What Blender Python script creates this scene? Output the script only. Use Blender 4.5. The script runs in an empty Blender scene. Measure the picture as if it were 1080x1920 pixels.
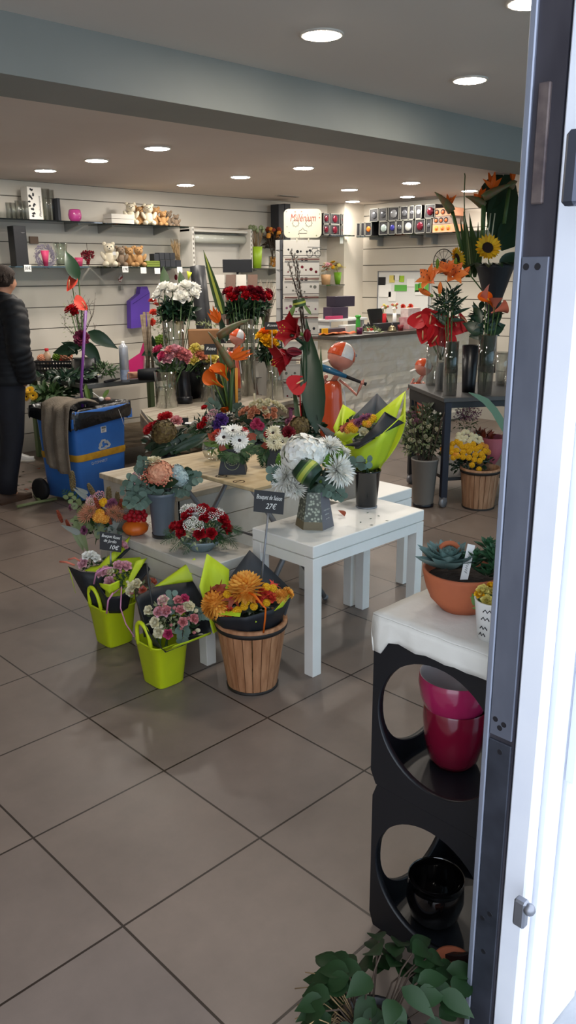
import bpy, math, random
from math import sin, cos, pi, sqrt, atan2, radians
from mathutils import Vector, Matrix, Quaternion
random.seed(11)
SC = bpy.context.scene
COL = SC.collection
V = Vector
# ------------------------------------------------------------------ camera
FPX = 1508.86
RM = Matrix(((0.71297421, -0.20255987, 0.67129522),
             (-0.70116383, -0.19764446, 0.68505909),
             (-0.0060877, -0.95911739, -0.28294306)))
CAM = V((0, 0, 1.57963))
RIGHT, UPC, TOC = RM.col[0].copy(), -RM.col[1], -RM.col[2]
UP = V((0, 0, 1))

def ray(px, py):
    return RM @ V(((px - 540) / FPX, (py - 960) / FPX, 1.0))
def at(px, py, d):
    return CAM + ray(px, py) * d
def atz(px, py, z):
    r = ray(px, py)
    return CAM + r * ((z - CAM.z) / r.z)
def aty(px, py, y):
    r = ray(px, py)
    return CAM + r * (y / r.y)
def atx(px, py, x):
    r = ray(px, py)
    return CAM + r * (x / r.x)
def dep(p):
    return (p - CAM).dot(RM.col[2])
def sz(px, d):
    return px * d / FPX

cd = bpy.data.cameras.new('camera')
cam = bpy.data.objects.new('camera', cd)
COL.objects.link(cam)
cd.sensor_fit = 'VERTICAL'
cd.sensor_height = 36.0
cd.lens = FPX / 1920 * 36.0
cd.clip_start = 0.02
cam.matrix_world = Matrix.Translation(CAM) @ Matrix((RIGHT, UPC, TOC)).transposed().to_4x4()
SC.camera = cam

# ------------------------------------------------------------------ materials
def lin(h):
    if isinstance(h, str):
        h = h.lstrip('#')
        c = [int(h[i:i + 2], 16) / 255 for i in (0, 2, 4)]
    else:
        c = list(h)
    return tuple((x / 12.92 if x <= 0.04045 else ((x + 0.055) / 1.055) ** 2.4) for x in c)

def M(name, col, rough=0.6, metal=0.0, col2=None, scale=8.0, island=None, bump=0.0, bscale=40.0,
      spec=0.5, emit=None, estr=0.0, coat=0.0, alpha=None, stretch=None, detail=3.0, lo=0.35, hi=0.65):
    m = bpy.data.materials.new(name)
    m.use_nodes = True
    nt = m.node_tree
    N, L = nt.nodes, nt.links
    b = N['Principled BSDF']
    c = lin(col)
    b.inputs['Base Color'].default_value = (*c, 1)
    b.inputs['Roughness'].default_value = rough
    b.inputs['Metallic'].default_value = metal
    b.inputs['Specular IOR Level'].default_value = spec
    if coat:
        b.inputs['Coat Weight'].default_value = coat
        b.inputs['Coat Roughness'].default_value = 0.08
    if emit:
        b.inputs['Emission Color'].default_value = (*lin(emit), 1)
        b.inputs['Emission Strength'].default_value = estr
    tc = None
    if col2 or bump:
        tc = N.new('ShaderNodeTexCoord')
        mp = N.new('ShaderNodeMapping')
        L.new(tc.outputs['Object'], mp.inputs['Vector'])
        if stretch:
            mp.inputs['Scale'].default_value = stretch
    src = None
    if col2:
        n = N.new('ShaderNodeTexNoise')
        n.inputs['Scale'].default_value = scale
        n.inputs['Detail'].default_value = detail
        L.new(mp.outputs[0], n.inputs['Vector'])
        r = N.new('ShaderNodeValToRGB')
        r.color_ramp.elements[0].position = lo
        r.color_ramp.elements[1].position = hi
        r.color_ramp.elements[0].color = (*c, 1)
        r.color_ramp.elements[1].color = (*lin(col2), 1)
        L.new(n.outputs['Fac'], r.inputs['Fac'])
        src = r.outputs['Color']
    if island:
        g = N.new('ShaderNodeNewGeometry')
        mx = N.new('ShaderNodeMix')
        mx.data_type = 'RGBA'
        L.new(g.outputs['Random Per Island'], mx.inputs[0])
        if src:
            L.new(src, mx.inputs[6])
        else:
            mx.inputs[6].default_value = (*c, 1)
        mx.inputs[7].default_value = (*lin(island), 1)
        src = mx.outputs[2]
    if src:
        L.new(src, b.inputs['Base Color'])
    if bump:
        n2 = N.new('ShaderNodeTexNoise')
        n2.inputs['Scale'].default_value = bscale
        n2.inputs['Detail'].default_value = 4
        L.new(mp.outputs[0], n2.inputs['Vector'])
        bp = N.new('ShaderNodeBump')
        bp.inputs['Strength'].default_value = bump
        bp.inputs['Distance'].default_value = 0.01
        L.new(n2.outputs['Fac'], bp.inputs['Height'])
        L.new(bp.outputs[0], b.inputs['Normal'])
    return m

def glass_mat(name, tint='eef4f2', amount=0.16, rough=0.03):
    m = bpy.data.materials.new(name)
    m.use_nodes = True
    N, L = m.node_tree.nodes, m.node_tree.links
    N.remove(N['Principled BSDF'])
    out = [n for n in N if n.type == 'OUTPUT_MATERIAL'][0]
    t = N.new('ShaderNodeBsdfTransparent')
    t.inputs[0].default_value = (*lin(tint), 1)
    g = N.new('ShaderNodeBsdfGlossy')
    g.inputs['Roughness'].default_value = rough
    fr = N.new('ShaderNodeLayerWeight')
    fr.inputs[0].default_value = 0.35
    ma = N.new('ShaderNodeMath'); ma.operation = 'MULTIPLY_ADD'
    ma.inputs[1].default_value = 0.75
    ma.inputs[2].default_value = amount * 0.35
    L.new(fr.outputs['Facing'], ma.inputs[0])
    mx = N.new('ShaderNodeMixShader')
    L.new(ma.outputs[0], mx.inputs[0])
    L.new(t.outputs[0], mx.inputs[1]); L.new(g.outputs[0], mx.inputs[2])
    L.new(mx.outputs[0], out.inputs[0])
    return m

# ------------------------------------------------------------------ mesh builder
class MB:
    def __init__(s):
        s.v, s.f, s.m, s.s = [], [], [], []
    def face(s, idx, mi=0, sm=True):
        s.f.append(tuple(idx)); s.m.append(mi); s.s.append(sm)
    def box(s, lo, hi, mi=0, rot=None, org=None):
        b = len(s.v)
        for z in (lo[2], hi[2]):
            for y in (lo[1], hi[1]):
                for x in (lo[0], hi[0]):
                    p = V((x, y, z))
                    if rot is not None:
                        p = rot @ p
                    if org is not None:
                        p = p + V(org)
                    s.v.append(p)
        for q in ((0, 2, 3, 1), (4, 5, 7, 6), (0, 1, 5, 4), (2, 6, 7, 3), (0, 4, 6, 2), (1, 3, 7, 5)):
            s.face([b + i for i in q], mi, False)
        return s
    def bbox(s, lo, hi, r=0.004, mi=0, rot=None, org=None):
        """box with chamfered edges"""
        b0 = len(s.v)
        lo, hi = V(lo), V(hi)
        c, h = (lo + hi) / 2, (hi - lo) / 2
        r = min(r, min(h) * 0.9)
        idx = {}
        def put(p):
            q = c + p
            if rot is not None: q = rot @ q
            if org is not None: q = q + V(org)
            s.v.append(q); return len(s.v) - 1
        for sx in (-1, 1):
            for sy in (-1, 1):
                for sz_ in (-1, 1):
                    k = (sx, sy, sz_)
                    idx[k] = [put(V((sx * h.x, sy * (h.y - r), sz_ * (h.z - r)))),
                              put(V((sx * (h.x - r), sy * h.y, sz_ * (h.z - r)))),
                              put(V((sx * (h.x - r), sy * (h.y - r), sz_ * h.z)))]
        def add(l):
            pts = [s.v[i] for i in l]
            n = (pts[1] - pts[0]).cross(pts[2] - pts[0])
            cen = sum(pts, V()) / len(pts)
            cc = c.copy()
            if rot is not None: cc = rot @ cc
            if org is not None: cc = cc + V(org)
            if n.dot(cen - cc) < 0: l = l[::-1]
            s.face(l, mi, False)
        for sg in (-1, 1):
            add([idx[(sg, a, d)][0] for a, d in ((-1, -1), (1, -1), (1, 1), (-1, 1))])
            add([idx[(a, sg, d)][1] for a, d in ((-1, -1), (1, -1), (1, 1), (-1, 1))])
            add([idx[(a, d, sg)][2] for a, d in ((-1, -1), (1, -1), (1, 1), (-1, 1))])
        for a in (-1, 1):
            for d in (-1, 1):
                add([idx[(-1, a, d)][1], idx[(1, a, d)][1], idx[(1, a, d)][2], idx[(-1, a, d)][2]])
                add([idx[(a, -1, d)][0], idx[(a, 1, d)][0], idx[(a, 1, d)][2], idx[(a, -1, d)][2]])
                add([idx[(a, d, -1)][0], idx[(a, d, 1)][0], idx[(a, d, 1)][1], idx[(a, d, -1)][1]])
        for k in idx:
            add(list(idx[k]))
        return s
    def tube(s, path, r, seg=8, mi=0, cap=True):
        path = [V(p) for p in path]
        n = len(path)
        rr = r if isinstance(r, (list, tuple)) else [r] * n
        b = len(s.v)
        up = None
        for i, p in enumerate(path):
            t = (path[min(i + 1, n - 1)] - path[max(i - 1, 0)])
            t = t.normalized() if t.length > 1e-9 else V((0, 0, 1))
            if up is None:
                up = V((0, 0, 1)) if abs(t.z) < 0.9 else V((1, 0, 0))
            a = t.cross(up)
            a = a.normalized() if a.length > 1e-6 else t.orthogonal().normalized()
            c = a.cross(t).normalized()
            up = c
            for k in range(seg):
                q = 2 * pi * k / seg
                s.v.append(p + (a * cos(q) + c * sin(q)) * rr[i])
        for i in range(n - 1):
            for k in range(seg):
                k2 = (k + 1) % seg
                s.face((b + i * seg + k, b + (i + 1) * seg + k, b + (i + 1) * seg + k2, b + i * seg + k2), mi)
        if cap:
            s.face([b + k for k in range(seg)], mi, False)
            s.face([b + (n - 1) * seg + k for k in range(seg)][::-1], mi, False)
        return s
    def lathe(s, prof, org=(0, 0, 0), seg=24, mi=0, sq=None, rot=None, mis=None, twist=0.0):
        """prof: list of (r, z). sq: superellipse exponent / (rx, ry, n)"""
        b = len(s.v)
        org = V(org)
        for r, z in prof:
            for k in range(seg):
                q = 2 * pi * k / seg + twist
                x, y = cos(q), sin(q)
                if sq:
                    ex = 2.0 / sq[2]
                    x = math.copysign(abs(x) ** ex, x) * sq[0]
                    y = math.copysign(abs(y) ** ex, y) * sq[1]
                p = V((x * r, y * r, z))
                if rot is not None: p = rot @ p
                s.v.append(org + p)
        for i in range(len(prof) - 1):
            for k in range(seg):
                k2 = (k + 1) % seg
                s.face((b + i * seg + k, b + i * seg + k2, b + (i + 1) * seg + k2, b + (i + 1) * seg + k),
                       mis[i] if mis else mi)
        return s
    def disc(s, c, r, n=(0, 0, 1), seg=24, mi=0, th=0.0):
        n = V(n).normalized(); a = n.orthogonal().normalized(); d = n.cross(a)
        b = len(s.v)
        for k in range(seg):
            s.v.append(V(c) + (a * cos(2 * pi * k / seg) + d * sin(2 * pi * k / seg)) * r)
        s.face([b + k for k in range(seg)], mi, False)
        if th:
            b2 = len(s.v)
            for k in range(seg):
                s.v.append(s.v[b + k] - n * th)
            s.face([b2 + k for k in range(seg)][::-1], mi, False)
            for k in range(seg):
                k2 = (k + 1) % seg
                s.face((b + k2, b + k, b2 + k, b2 + k2), mi, True)
        return s
    def ball(s, c, r, seg=12, ring=8, mi=0, rot=None):
        rx = r if isinstance(r, (tuple, list)) else (r, r, r)
        b = len(s.v); c = V(c)
        for i in range(ring + 1):
            th = pi * i / ring
            for k in range(seg):
                q = 2 * pi * k / seg
                p = V((sin(th) * cos(q) * rx[0], sin(th) * sin(q) * rx[1], -cos(th) * rx[2]))
                if rot is not None: p = rot @ p
                s.v.append(c + p)
        for i in range(ring):
            for k in range(seg):
                k2 = (k + 1) % seg
                s.face((b + i * seg + k, b + i * seg + k2, b + (i + 1) * seg + k2, b + (i + 1) * seg + k), mi)
        return s
    def grid(s, pts, mi=0, sm=True):
        """pts[i][j] -> surface"""
        b = len(s.v); n, m = len(pts), len(pts[0])
        for row in pts:
            for p in row: s.v.append(V(p))
        for i in range(n - 1):
            for j in range(m - 1):
                s.face((b + i * m + j, b + i * m + j + 1, b + (i + 1) * m + j + 1, b + (i + 1) * m + j), mi, sm)
        return s
    def leaf(s, base, d, nrm, L, W, droop=0.3, fold=0.15, nu=5, mi=0, shape='leaf'):
        """leaf blade from base along d; nrm approx upward normal"""
        d = V(d).normalized(); n = V(nrm) - d * V(nrm).dot(d)
        n = n.normalized() if n.length > 1e-5 else d.orthogonal().normalized()
        w = d.cross(n)
        rows = []
        for i in range(nu + 1):
            t = i / nu
            a = droop * t
            p = V(base) + d * (L * t * cos(a * 0.6)) - n * (L * t * sin(a) * 0.7)
            if shape == 'leaf': ww = sin(pi * min(1, t ** 0.75 + 0.02)) * W / 2
            elif shape == 'round': ww = sqrt(max(0, 1 - (2 * t - 1) ** 2)) * W / 2
            elif shape == 'blade': ww = (min(1, t * 6 + 0.45)) * (1 - t ** 2.2) * W / 2
            elif shape == 'strap': ww = min(1, 0.5 + 2 * t) * min(1, (1 - t) * 4) * W / 2
            else: ww = W / 2
            ww = max(ww, W * 0.012)
            rows.append([p - w * ww + n * ww * fold * 2, p, p + w * ww + n * ww * fold * 2])
        return s.grid(rows, mi)
    def petal(s, az, L, W, a0, a1, cup=0.3, r0=0.02, z0=0.0, nu=4, nv=4, mi=0, tip=0.5, ruf=0.0, org=None, rot=None, wide=0.6, blunt=0.0):
        """petal rising from near the axis; a0/a1 = angle from +Z at base/tip (rad); blunt rounds the free end"""
        ca, sa = cos(az), sin(az)
        K = 12; cl = [(r0, z0)]
        for i in range(K):
            a = a0 + (a1 - a0) * (i + .5) / K
            cl.append((cl[-1][0] + sin(a) * L / K, cl[-1][1] + cos(a) * L / K))
        rows = []
        for i in range(nu + 1):
            t = 1 - (1 - i / nu) ** 1.35
            ww = sin(pi * min(1.0, wide * t + 0.12)) * W / 2
            if t > tip: ww *= max(blunt, sqrt(max(0.0, 1 - ((t - tip) / (1.0001 - tip)) ** 2)) * 0.94 + 0.06)
            row = []
            for j in range(nv + 1):
                u = 2 * j / nv - 1
                te = t * (1 - .22 * blunt * u * u) * K
                k = min(K - 1, int(te)); f = te - k
                r = cl[k][0] + (cl[k + 1][0] - cl[k][0]) * f; z = cl[k][1] + (cl[k + 1][1] - cl[k][1]) * f
                a = a0 + (a1 - a0) * t
                off = cup * ww * (u * u)
                rr = r - cos(a) * off
                zz = z + sin(a) * off + ruf * sin(j * 2.4 + i + az * 3) * L * t
                x, y = rr, u * ww
                p = V((x * ca - y * sa, x * sa + y * ca, zz))
                if rot is not None: p = rot @ p
                if org is not None: p = p + org
                row.append(p)
            rows.append(row)
        return s.grid(rows, mi)
    def mesh(s, name, mats, off=None):
        me = bpy.data.meshes.new(name)
        vs = [tuple(p - off) for p in s.v] if off is not None else [tuple(p) for p in s.v]
        me.from_pydata(vs, [], s.f)
        for m in mats: me.materials.append(m)
        me.polygons.foreach_set('material_index', s.m)
        me.polygons.foreach_set('use_smooth', s.s)
        me.update()
        return me

def W(o):
    p = V((0, 0, 0))
    while o is not None:
        p = p + o.location; o = o.parent
    return p

def aslist(m):
    return list(m) if isinstance(m, (list, tuple)) else [m]

def part(mb, name, mats, parent, origin=None):
    """world-authored mesh as a child of parent (or structure / single thing when parent is None)"""
    pw = W(parent) if parent is not None else V((0, 0, 0))
    org = V(origin) if origin is not None else (pw if parent is not None else V((0, 0, 0)))
    o = bpy.data.objects.new(name, mb.mesh(name, aslist(mats), org))
    COL.objects.link(o)
    o.location = org - pw
    if parent is not None: o.parent = parent
    return o

def thing(name, label, cat, loc, group=None):
    o = bpy.data.objects.new(name, None)
    COL.objects.link(o)
    o.empty_display_size = 0.05
    o.location = V(loc)
    o['label'] = label; o['category'] = cat
    if group: o['group'] = group
    return o

def solo(mb, name, mats, label, cat, origin, group=None):
    o = part(mb, name, mats, None, origin)
    o['label'] = label; o['category'] = cat
    if group: o['group'] = group
    return o

def struct(mb, name, mats):
    o = part(mb, name, mats, None)
    o['kind'] = 'structure'
    return o

def inst(me, name, parent, loc, n=None, size=1.0, spin=None, quat=None, scale=None):
    o = bpy.data.objects.new(name, me)
    COL.objects.link(o)
    pw = W(parent) if parent is not None else V((0, 0, 0))
    o.location = V(loc) - pw
    if parent is not None: o.parent = parent
    o.rotation_mode = 'QUATERNION'
    if quat is None:
        q = V(n if n is not None else UP).normalized().to_track_quat('Z', 'Y')
        q = q @ Quaternion((0, 0, 1), spin if spin is not None else random.uniform(0, 2 * pi))
    else: q = quat
    o.rotation_quaternion = q
    o.scale = scale if scale else (size, size, size)
    return o

def text(body, name, m, parent, loc, right, up, size, label=None, extrude=0.0004, shear=0.0, width=None, align='CENTER'):
    cu = bpy.data.curves.new(name, 'FONT')
    cu.body = body; cu.size = size; cu.align_x = align; cu.align_y = 'CENTER'
    cu.extrude = extrude; cu.shear = shear
    cu.materials.append(m)
    t = bpy.data.objects.new(name, cu)
    COL.objects.link(t)
    r = V(right).normalized(); u = (V(up) - r * V(up).dot(r)).normalized()
    n = r.cross(u)
    t.rotation_mode = 'QUATERNION'
    t.rotation_quaternion = Matrix((r, u, n)).transposed().to_quaternion()
    pw = W(parent) if parent is not None else V((0, 0, 0))
    t.location = V(loc) + n * 0.0006 - pw
    if parent is not None: t.parent = parent
    bpy.context.view_layer.update()
    me = bpy.data.meshes.new_from_object(t.evaluated_get(bpy.context.evaluated_depsgraph_get()))
    o = bpy.data.objects.new(name, me); COL.objects.link(o)
    o.rotation_mode = 'QUATERNION'; o.rotation_quaternion = t.rotation_quaternion.copy()
    o.location = t.location.copy()
    if parent is not None: o.parent = parent
    if width and t.dimensions.x > 1e-6: o.scale.x = width / t.dimensions.x
    bpy.data.objects.remove(t); bpy.data.curves.remove(cu)
    return o

def scribble(m, parent, loc, right, up, h, w):
    """small unreadable line of print or handwriting"""
    r = V(right).normalized(); u = (V(up) - r * V(up).dot(r)).normalized(); n = r.cross(u); k = max(6, int(w / h * 3))
    mb = MB(); mb.tube([V(loc) + n * .0008 + r * (w * (i / k - .5)) + u * (h * .5 * (1 if i % 2 else -1) * random.uniform(.4, 1)) for i in range(k + 1)], h * .09, 4)
    return part(mb, 'lettering', m, parent)

def ruled(mb, A, B, nu=5, bulge=0.0, bdir=None, mi=0, sm=True):
    """surface between two polylines of equal length"""
    rows = []
    for i in range(nu + 1):
        t = i / nu
        row = []
        for a, b in zip(A, B):
            p = V(a).lerp(V(b), t)
            if bulge: p = p + V(bdir) * (bulge * 4 * t * (1 - t))
            row.append(p)
        rows.append(row)
    return mb.grid(rows, mi, sm)

def sheet(name, mats, parent, A, B, bulge=0.0, bdir=None, thick=0.0015, nu=5, dens=4):
    """two-sided paper sheet: mats[0] on one face, mats[1] on the other"""
    def dense(P):
        out = []
        for i in range(len(P) - 1):
            for k in range(dens):
                out.append(V(P[i]).lerp(V(P[i + 1]), k / dens))
        out.append(V(P[-1])); return out
    mb = MB(); ruled(mb, dense(A), dense(B), nu, bulge, bdir)
    o = part(mb, name, mats, parent)
    md = o.modifiers.new('thickness', 'SOLIDIFY')
    md.thickness = thick; md.material_offset = 1 if len(aslist(mats)) > 1 else 0
    return o
# ------------------------------------------------------------------ flora palette
LEAF = M('leaf green', '27401f', 0.5, island='3d5a2c')
LEAFD = M('dark glossy leaf', '142a1a', 0.35, island='22402a')
LEAFL = M('fresh leaf', '4c6b2c', 0.5, island='6e8a3c')
EUCA = M('eucalyptus leaf', '4b6053', 0.6, island='71897a')
FERNM = M('fern green', '1d3a1c', 0.6, island='2f5226')
STEM = M('stem green', '4a6a30', 0.5, island='35522a')
TWIG = M('twig brown', '3a2c20', 0.8)
DRY = M('dry grass straw', 'a58a62', 0.85, island='7d6647')
VARIEG = M('variegated leaf', '4c6238', 0.5, island='c9cfa4')
YST = M('leaf stripe yellow', 'b7bd4c', 0.45)
OLIVE = M('olive leaf', '6a7848', 0.55, island='8a9468')
AUT = M('autumn leaf brown red', '6e2f1c', 0.6, island='a8431f')
DKC = M('flower eye dark', '2a1a18', 0.85)
YEL_C = M('flower eye yellow', 'c9b53a', 0.8)
def PC(name, a, b): return M(name, a, 0.55, island=b, spec=0.3)
WHITE = PC('petal white', 'fdfcf7', 'f0eee2')
IVORY = PC('petal ivory', 'efe9cf', 'ddd2a6')
PINK = PC('petal pink', 'e09a98', 'cf7c80')
PALEP = PC('petal pale pink', 'e6b5bd', 'd398a6')
HOTP = PC('petal hot pink', 'cc4a74', 'b0325a')
RED = PC('petal red', 'b3121f', '8c0d1b')
BRED = PC('petal bright red', 'd0232a', 'b3141f')
DRED = PC('petal dark red', '7d0f22', '5c0a1a')
YELLOW = PC('petal yellow', 'efc326', 'd99c14')
PYEL = PC('petal pale yellow', 'e8dc86', 'dccb6a')
ORANGE = PC('petal orange', 'ef7a1c', 'd95a10')
LILYO = PC('petal lily orange', 'ec8c42', 'd8682e')
AMBER = PC('petal amber', 'f6bb56', 'dc8a2a')
PEACH = PC('petal peach', 'e5a987', 'd28c6c')
SALMON = PC('petal salmon', 'd9826a', 'c76a56')
CORAL = PC('petal coral', 'e0503c', 'c23a2c')
PURPLE = PC('petal purple', '5a3a8c', '402668')
MAUVE = PC('petal mauve', '9a5a78', '74405c')
BROWNG = PC('petal antique green', '7a6a42', '5c4a34')
LIMEF = PC('petal lime', '7d9a3a', '5c7a26')
BLUEW = PC('petal ice blue', 'c2d2d0', '98aeb0')
SPAD = M('spadix cream', 'e2b98a', 0.6)

BRACT = M('bract green red', '57683f', .5, col2='7a5a3c', scale=30)
GA = pi * (3 - sqrt(5))
def k_rose(seed=0):
    rnd = random.Random(seed); mb = MB()
    layers = [(3, .30, .30, .10, -.25, .012), (4, .36, .40, .16, -.12, .045), (5, .42, .46, .34, .10, .07),
              (5, .46, .52, .55, .45, .09), (6, .48, .54, .80, .95, .10), (5, .46, .56, 1.05, 1.45, .11)]
    for li, (n, L, Wd, a0, a1, r0) in enumerate(layers):
        for k in range(n):
            mb.petal(2 * pi * (k + rnd.uniform(-.1, .1)) / n + li * 0.7, L * rnd.uniform(.95, 1.05), Wd, a0, a1, 0.5, r0, -0.16 + 0.012 * (5 - li), 6, 6, 0, 0.6, blunt=.72, wide=.62)
    for k in range(5):
        mb.leaf(V((0, 0, -.2)), V((cos(k * 1.257), sin(k * 1.257), -.1)), UP, .28, .1, .3, .1, 3, 1)
    return mb
def k_bud():
    mb = MB()
    for k in range(5):
        mb.petal(k * 1.257, .95, .55, .45, -.5, .5, .06, -.45, 5, 4, 0, .5)
    for k in range(3):
        mb.petal(k * 2.1 + .4, .85, .5, .35, -.4, .5, .02, -.4, 5, 4, 0, .5)
    mb.ball((0, 0, -.42), (.16, .16, .14), 8, 6, 1)
    return mb
def k_mum(n=150, L=.40, Wd=.125, flat=1.0, curl=-.75, spread=pi * .62):
    mb = MB()
    for i in range(n):
        t = (i + .5) / n
        th = spread * sqrt(t)
        az = i * GA
        d = V((sin(th) * cos(az), sin(th) * sin(az), cos(th) * flat))
        q = d.to_track_quat('Z', 'Y').to_matrix()
        mb.petal(random.uniform(-.2, .2) + pi * .5, L * (.7 + .3 * t), Wd, -.1, curl, .5, 0, 0, 4, 2, 0, .6, blunt=.5, org=d * (.5 - L * .62), rot=Matrix.Rotation(0, 3, 'Z') @ q @ Matrix.Rotation(az, 3, 'Z').inverted())
    mb.ball((0, 0, 0), (.3, .3, .28 * flat), 10, 8, 0)
    return mb
def k_spider():
    mb = MB(); rnd = random.Random(3)
    for ring, (n, L, a0, a1) in enumerate(((14, .20, .1, .2), (20, .30, .45, .4), (26, .40, .75, .7), (32, .48, 1.05, 1.05), (34, .52, 1.35, 1.4), (26, .50, 1.6, 1.85))):
        for k in range(n):
            da = rnd.uniform(-.12, .12)
            mb.petal(2 * pi * (k + rnd.random() * .5) / n, L * rnd.uniform(.88, 1.08), .075, a0 + da, a1 - .25 + da, .9, .03, 0, 4, 2, 0, .8, wide=.8)
    mb.ball((0, 0, .02), .06, 8, 6, 1)
    return mb
def k_gerb():
    mb = MB(); rnd = random.Random(5)
    for ring, (n, L, a) in enumerate(((20, .46, 1.45), (18, .42, 1.25), (16, .26, 1.0))):
        for k in range(n):
            mb.petal(2 * pi * (k + .5 * ring + rnd.uniform(-.1, .1)) / n, L, .13 - .02 * ring, a - .1, a + .15, .25, .06, 0.01 * ring, 4, 2, 0, .72, wide=.8, blunt=.4)
    mb.ball((0, 0, .02), (.11, .11, .045), 12, 6, 1)
    return mb
def k_sun():
    mb = MB(); rnd = random.Random(7)
    for ring in range(3):
        for k in range(18):
            mb.petal(2 * pi * (k + .33 * ring + rnd.uniform(-.15, .15)) / 18, .30 + .02 * ring, .12, 1.35 - .2 * ring, 1.6 - .25 * ring, .25, .2, .012 * ring, 3, 2, 0, .5, wide=.75)
    mb.ball((0, 0, .02), (.23, .23, .06), 18, 8, 1)
    for i in range(90):
        r = .21 * sqrt((i + .5) / 90); a = i * GA
        mb.ball((r * cos(a), r * sin(a), .06 * sqrt(max(0, 1 - (r / .24) ** 2)) + .015), .012, 4, 3, 1)
    mb.disc((0, 0, -.03), .25, (0, 0, -1), 18, 2)
    return mb
def k_pom():
    mb = MB(); n = 60
    mb.ball((0, 0, 0), (.42, .42, .36), 12, 8, 0)
    for i in range(n):
        z = 1 - 1.6 * (i + .5) / n; r = sqrt(max(0, 1 - z * z)); a = i * GA
        mb.ball((.42 * r * cos(a), .42 * r * sin(a), .38 * z), .085, 5, 4, 0)
    return mb
def k_hyd():
    mb = MB(); n = 95
    mb.ball((0, 0, 0), (.41, .41, .34), 12, 8, 1)
    for i in range(n):
        z = 1 - 1.45 * (i + .5) / n; r = sqrt(max(0, 1 - z * z)); a = i * GA
        d = V((r * cos(a), r * sin(a), z * .85))
        q = (d + V((random.uniform(-.25, .25), random.uniform(-.25, .25), random.uniform(-.2, .2)))).to_track_quat('Z', 'Y').to_matrix()
        c = d * random.uniform(.42, .47)
        for k in range(4):
            mb.petal(k * pi / 2 + i, .105, .12, 1.25, 1.7, .15, .004, 0, 3, 2, 0, .5, org=c, rot=q, blunt=.7)
    return mb
def k_carn():
    mb = MB(); rnd = random.Random(9)
    for li, (n, L, a0) in enumerate(((6, .34, .15), (8, .42, .45), (9, .48, .8), (10, .5, 1.15), (10, .48, 1.5))):
        for k in range(n):
            mb.petal(2 * pi * (k + rnd.random() * .6) / n, L, .30, a0 * .7, a0 + .25, .15, .02, -.08, 5, 6, 0, .85, ruf=.07, blunt=.85)
    return mb
def k_lily():
    mb = MB()
    for k in range(6):
        mb.petal(k * pi / 3, .72, .38 if k % 2 else .30, .45, 1.55, .3, .03, -.28, 7, 4, 0, .5, wide=.8, blunt=.25)
    for k in range(6):
        a = k * pi / 3 + .3
        e = V((.16 * cos(a), .16 * sin(a), .32))
        mb.tube([(0, 0, -.2), e * .6, e], .008, 5, 0)
        mb.ball(e, (.035, .02, .015), 6, 4, 1)
    return mb
def k_amar():
    mb = MB()
    for k in range(6):
        mb.petal(k * pi / 3 + (.1 if k % 2 else 0), .82, .60, .32, 1.2, .28, .05, -.42, 7, 5, 0, .5, wide=.78, blunt=.35)
    for k in range(6):
        a = k * pi / 3
        e = V((.12 * cos(a), .12 * sin(a) - .05, .32))
        mb.tube([(0, 0, -.35), e * .6, e], .009, 5, 1)
        mb.ball(e, .022, 6, 4, 2)
    mb.tube([(0, 0, -.7), (0, 0, -.4)], [.05, .07], 8, 3)
    return mb
def k_anth():
    mb = MB(); rows = []
    for i in range(11):
        t = i / 10
        y = -.5 + t
        w = .5 * (sin(pi * min(1, (t * .93 + .07) ** .62))) ** .8
        row = []
        for j in range(9):
            u = -1 + j / 4
            notch = .14 * (1 - abs(u)) ** 2 * (max(0, t - .75) * 4)
            row.append(V((u * w, y - notch, .10 * u * u - .05 * (t - .4) ** 2 * 4 + .03 * abs(sin(u * 3.1)))))
        rows.append(row)
    mb.grid(rows, 0)
    mb.tube([(0, .28, .02), (0, .14, .12), (0, -.05, .22), (0, -.16, .28)], [.035, .04, .036, .02], 8, 1)
    return mb
def k_calla():
    mb = MB(); rows = []
    for i in range(9):
        t = i / 8; row = []
        for j in range(17):
            q = -2.6 + 5.2 * j / 16
            r = .05 + .36 * t ** 2.2 * (1.0 + .3 * cos(q))
            z = -.55 + .9 * t + .25 * t * t * cos(q)
            row.append(V((r * cos(q), r * sin(q), z)))
        rows.append(row)
    mb.grid(rows, 0)
    mb.tube([(0, 0, -.4), (0, 0, .2)], [.03, .03], 6, 1)
    return mb
def k_tulip():
    mb = MB()
    for k in range(6):
        mb.petal(k * pi / 3, 1.05, .6, .5, -.42, .45, .04, -.5, 6, 4, 0, .55)
    return mb
def k_pin():
    mb = MB(); n = 90
    mb.ball((0, 0, 0), (.2, .2, .2), 8, 6, 1)
    for i in range(n):
        z = 1 - 1.1 * (i + .5) / n; r = sqrt(max(0, 1 - z * z)); a = i * GA
        d = V((r * cos(a), r * sin(a), z))
        mb.tube([d * .12, d * .36, d * .46 + V((0, 0, .06))], [.022, .016, .006], 4, 0, False)
    return mb
def k_fill():
    mb = MB(); n = 55
    for i in range(n):
        z = 1 - 1.2 * (i + .5) / n; r = sqrt(max(0, 1 - z * z)); a = i * GA
        d = V((r * cos(a), r * sin(a), z * .7)) * random.uniform(.36, .5)
        mb.ball(d, random.uniform(.04, .06), 5, 4, 0)
        if i % 3 == 0: mb.tube([V((0, 0, -.4)), d], .01, 4, 1, False)
    return mb
def k_spike():
    mb = MB()
    mb.tube([(0, 0, -.5), (0, 0, -.2), (0, 0, .2), (0, 0, .5)], [.07, .11, .10, .03], 8, 0)
    for i in range(80):
        t = i / 80; r = .12 * (sin(pi * (t * .8 + .12)) ** .6); a = i * GA
        mb.ball((r * cos(a), r * sin(a), -.48 + .96 * t), (.04, .04, .045), 5, 4, 0)
    return mb
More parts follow.
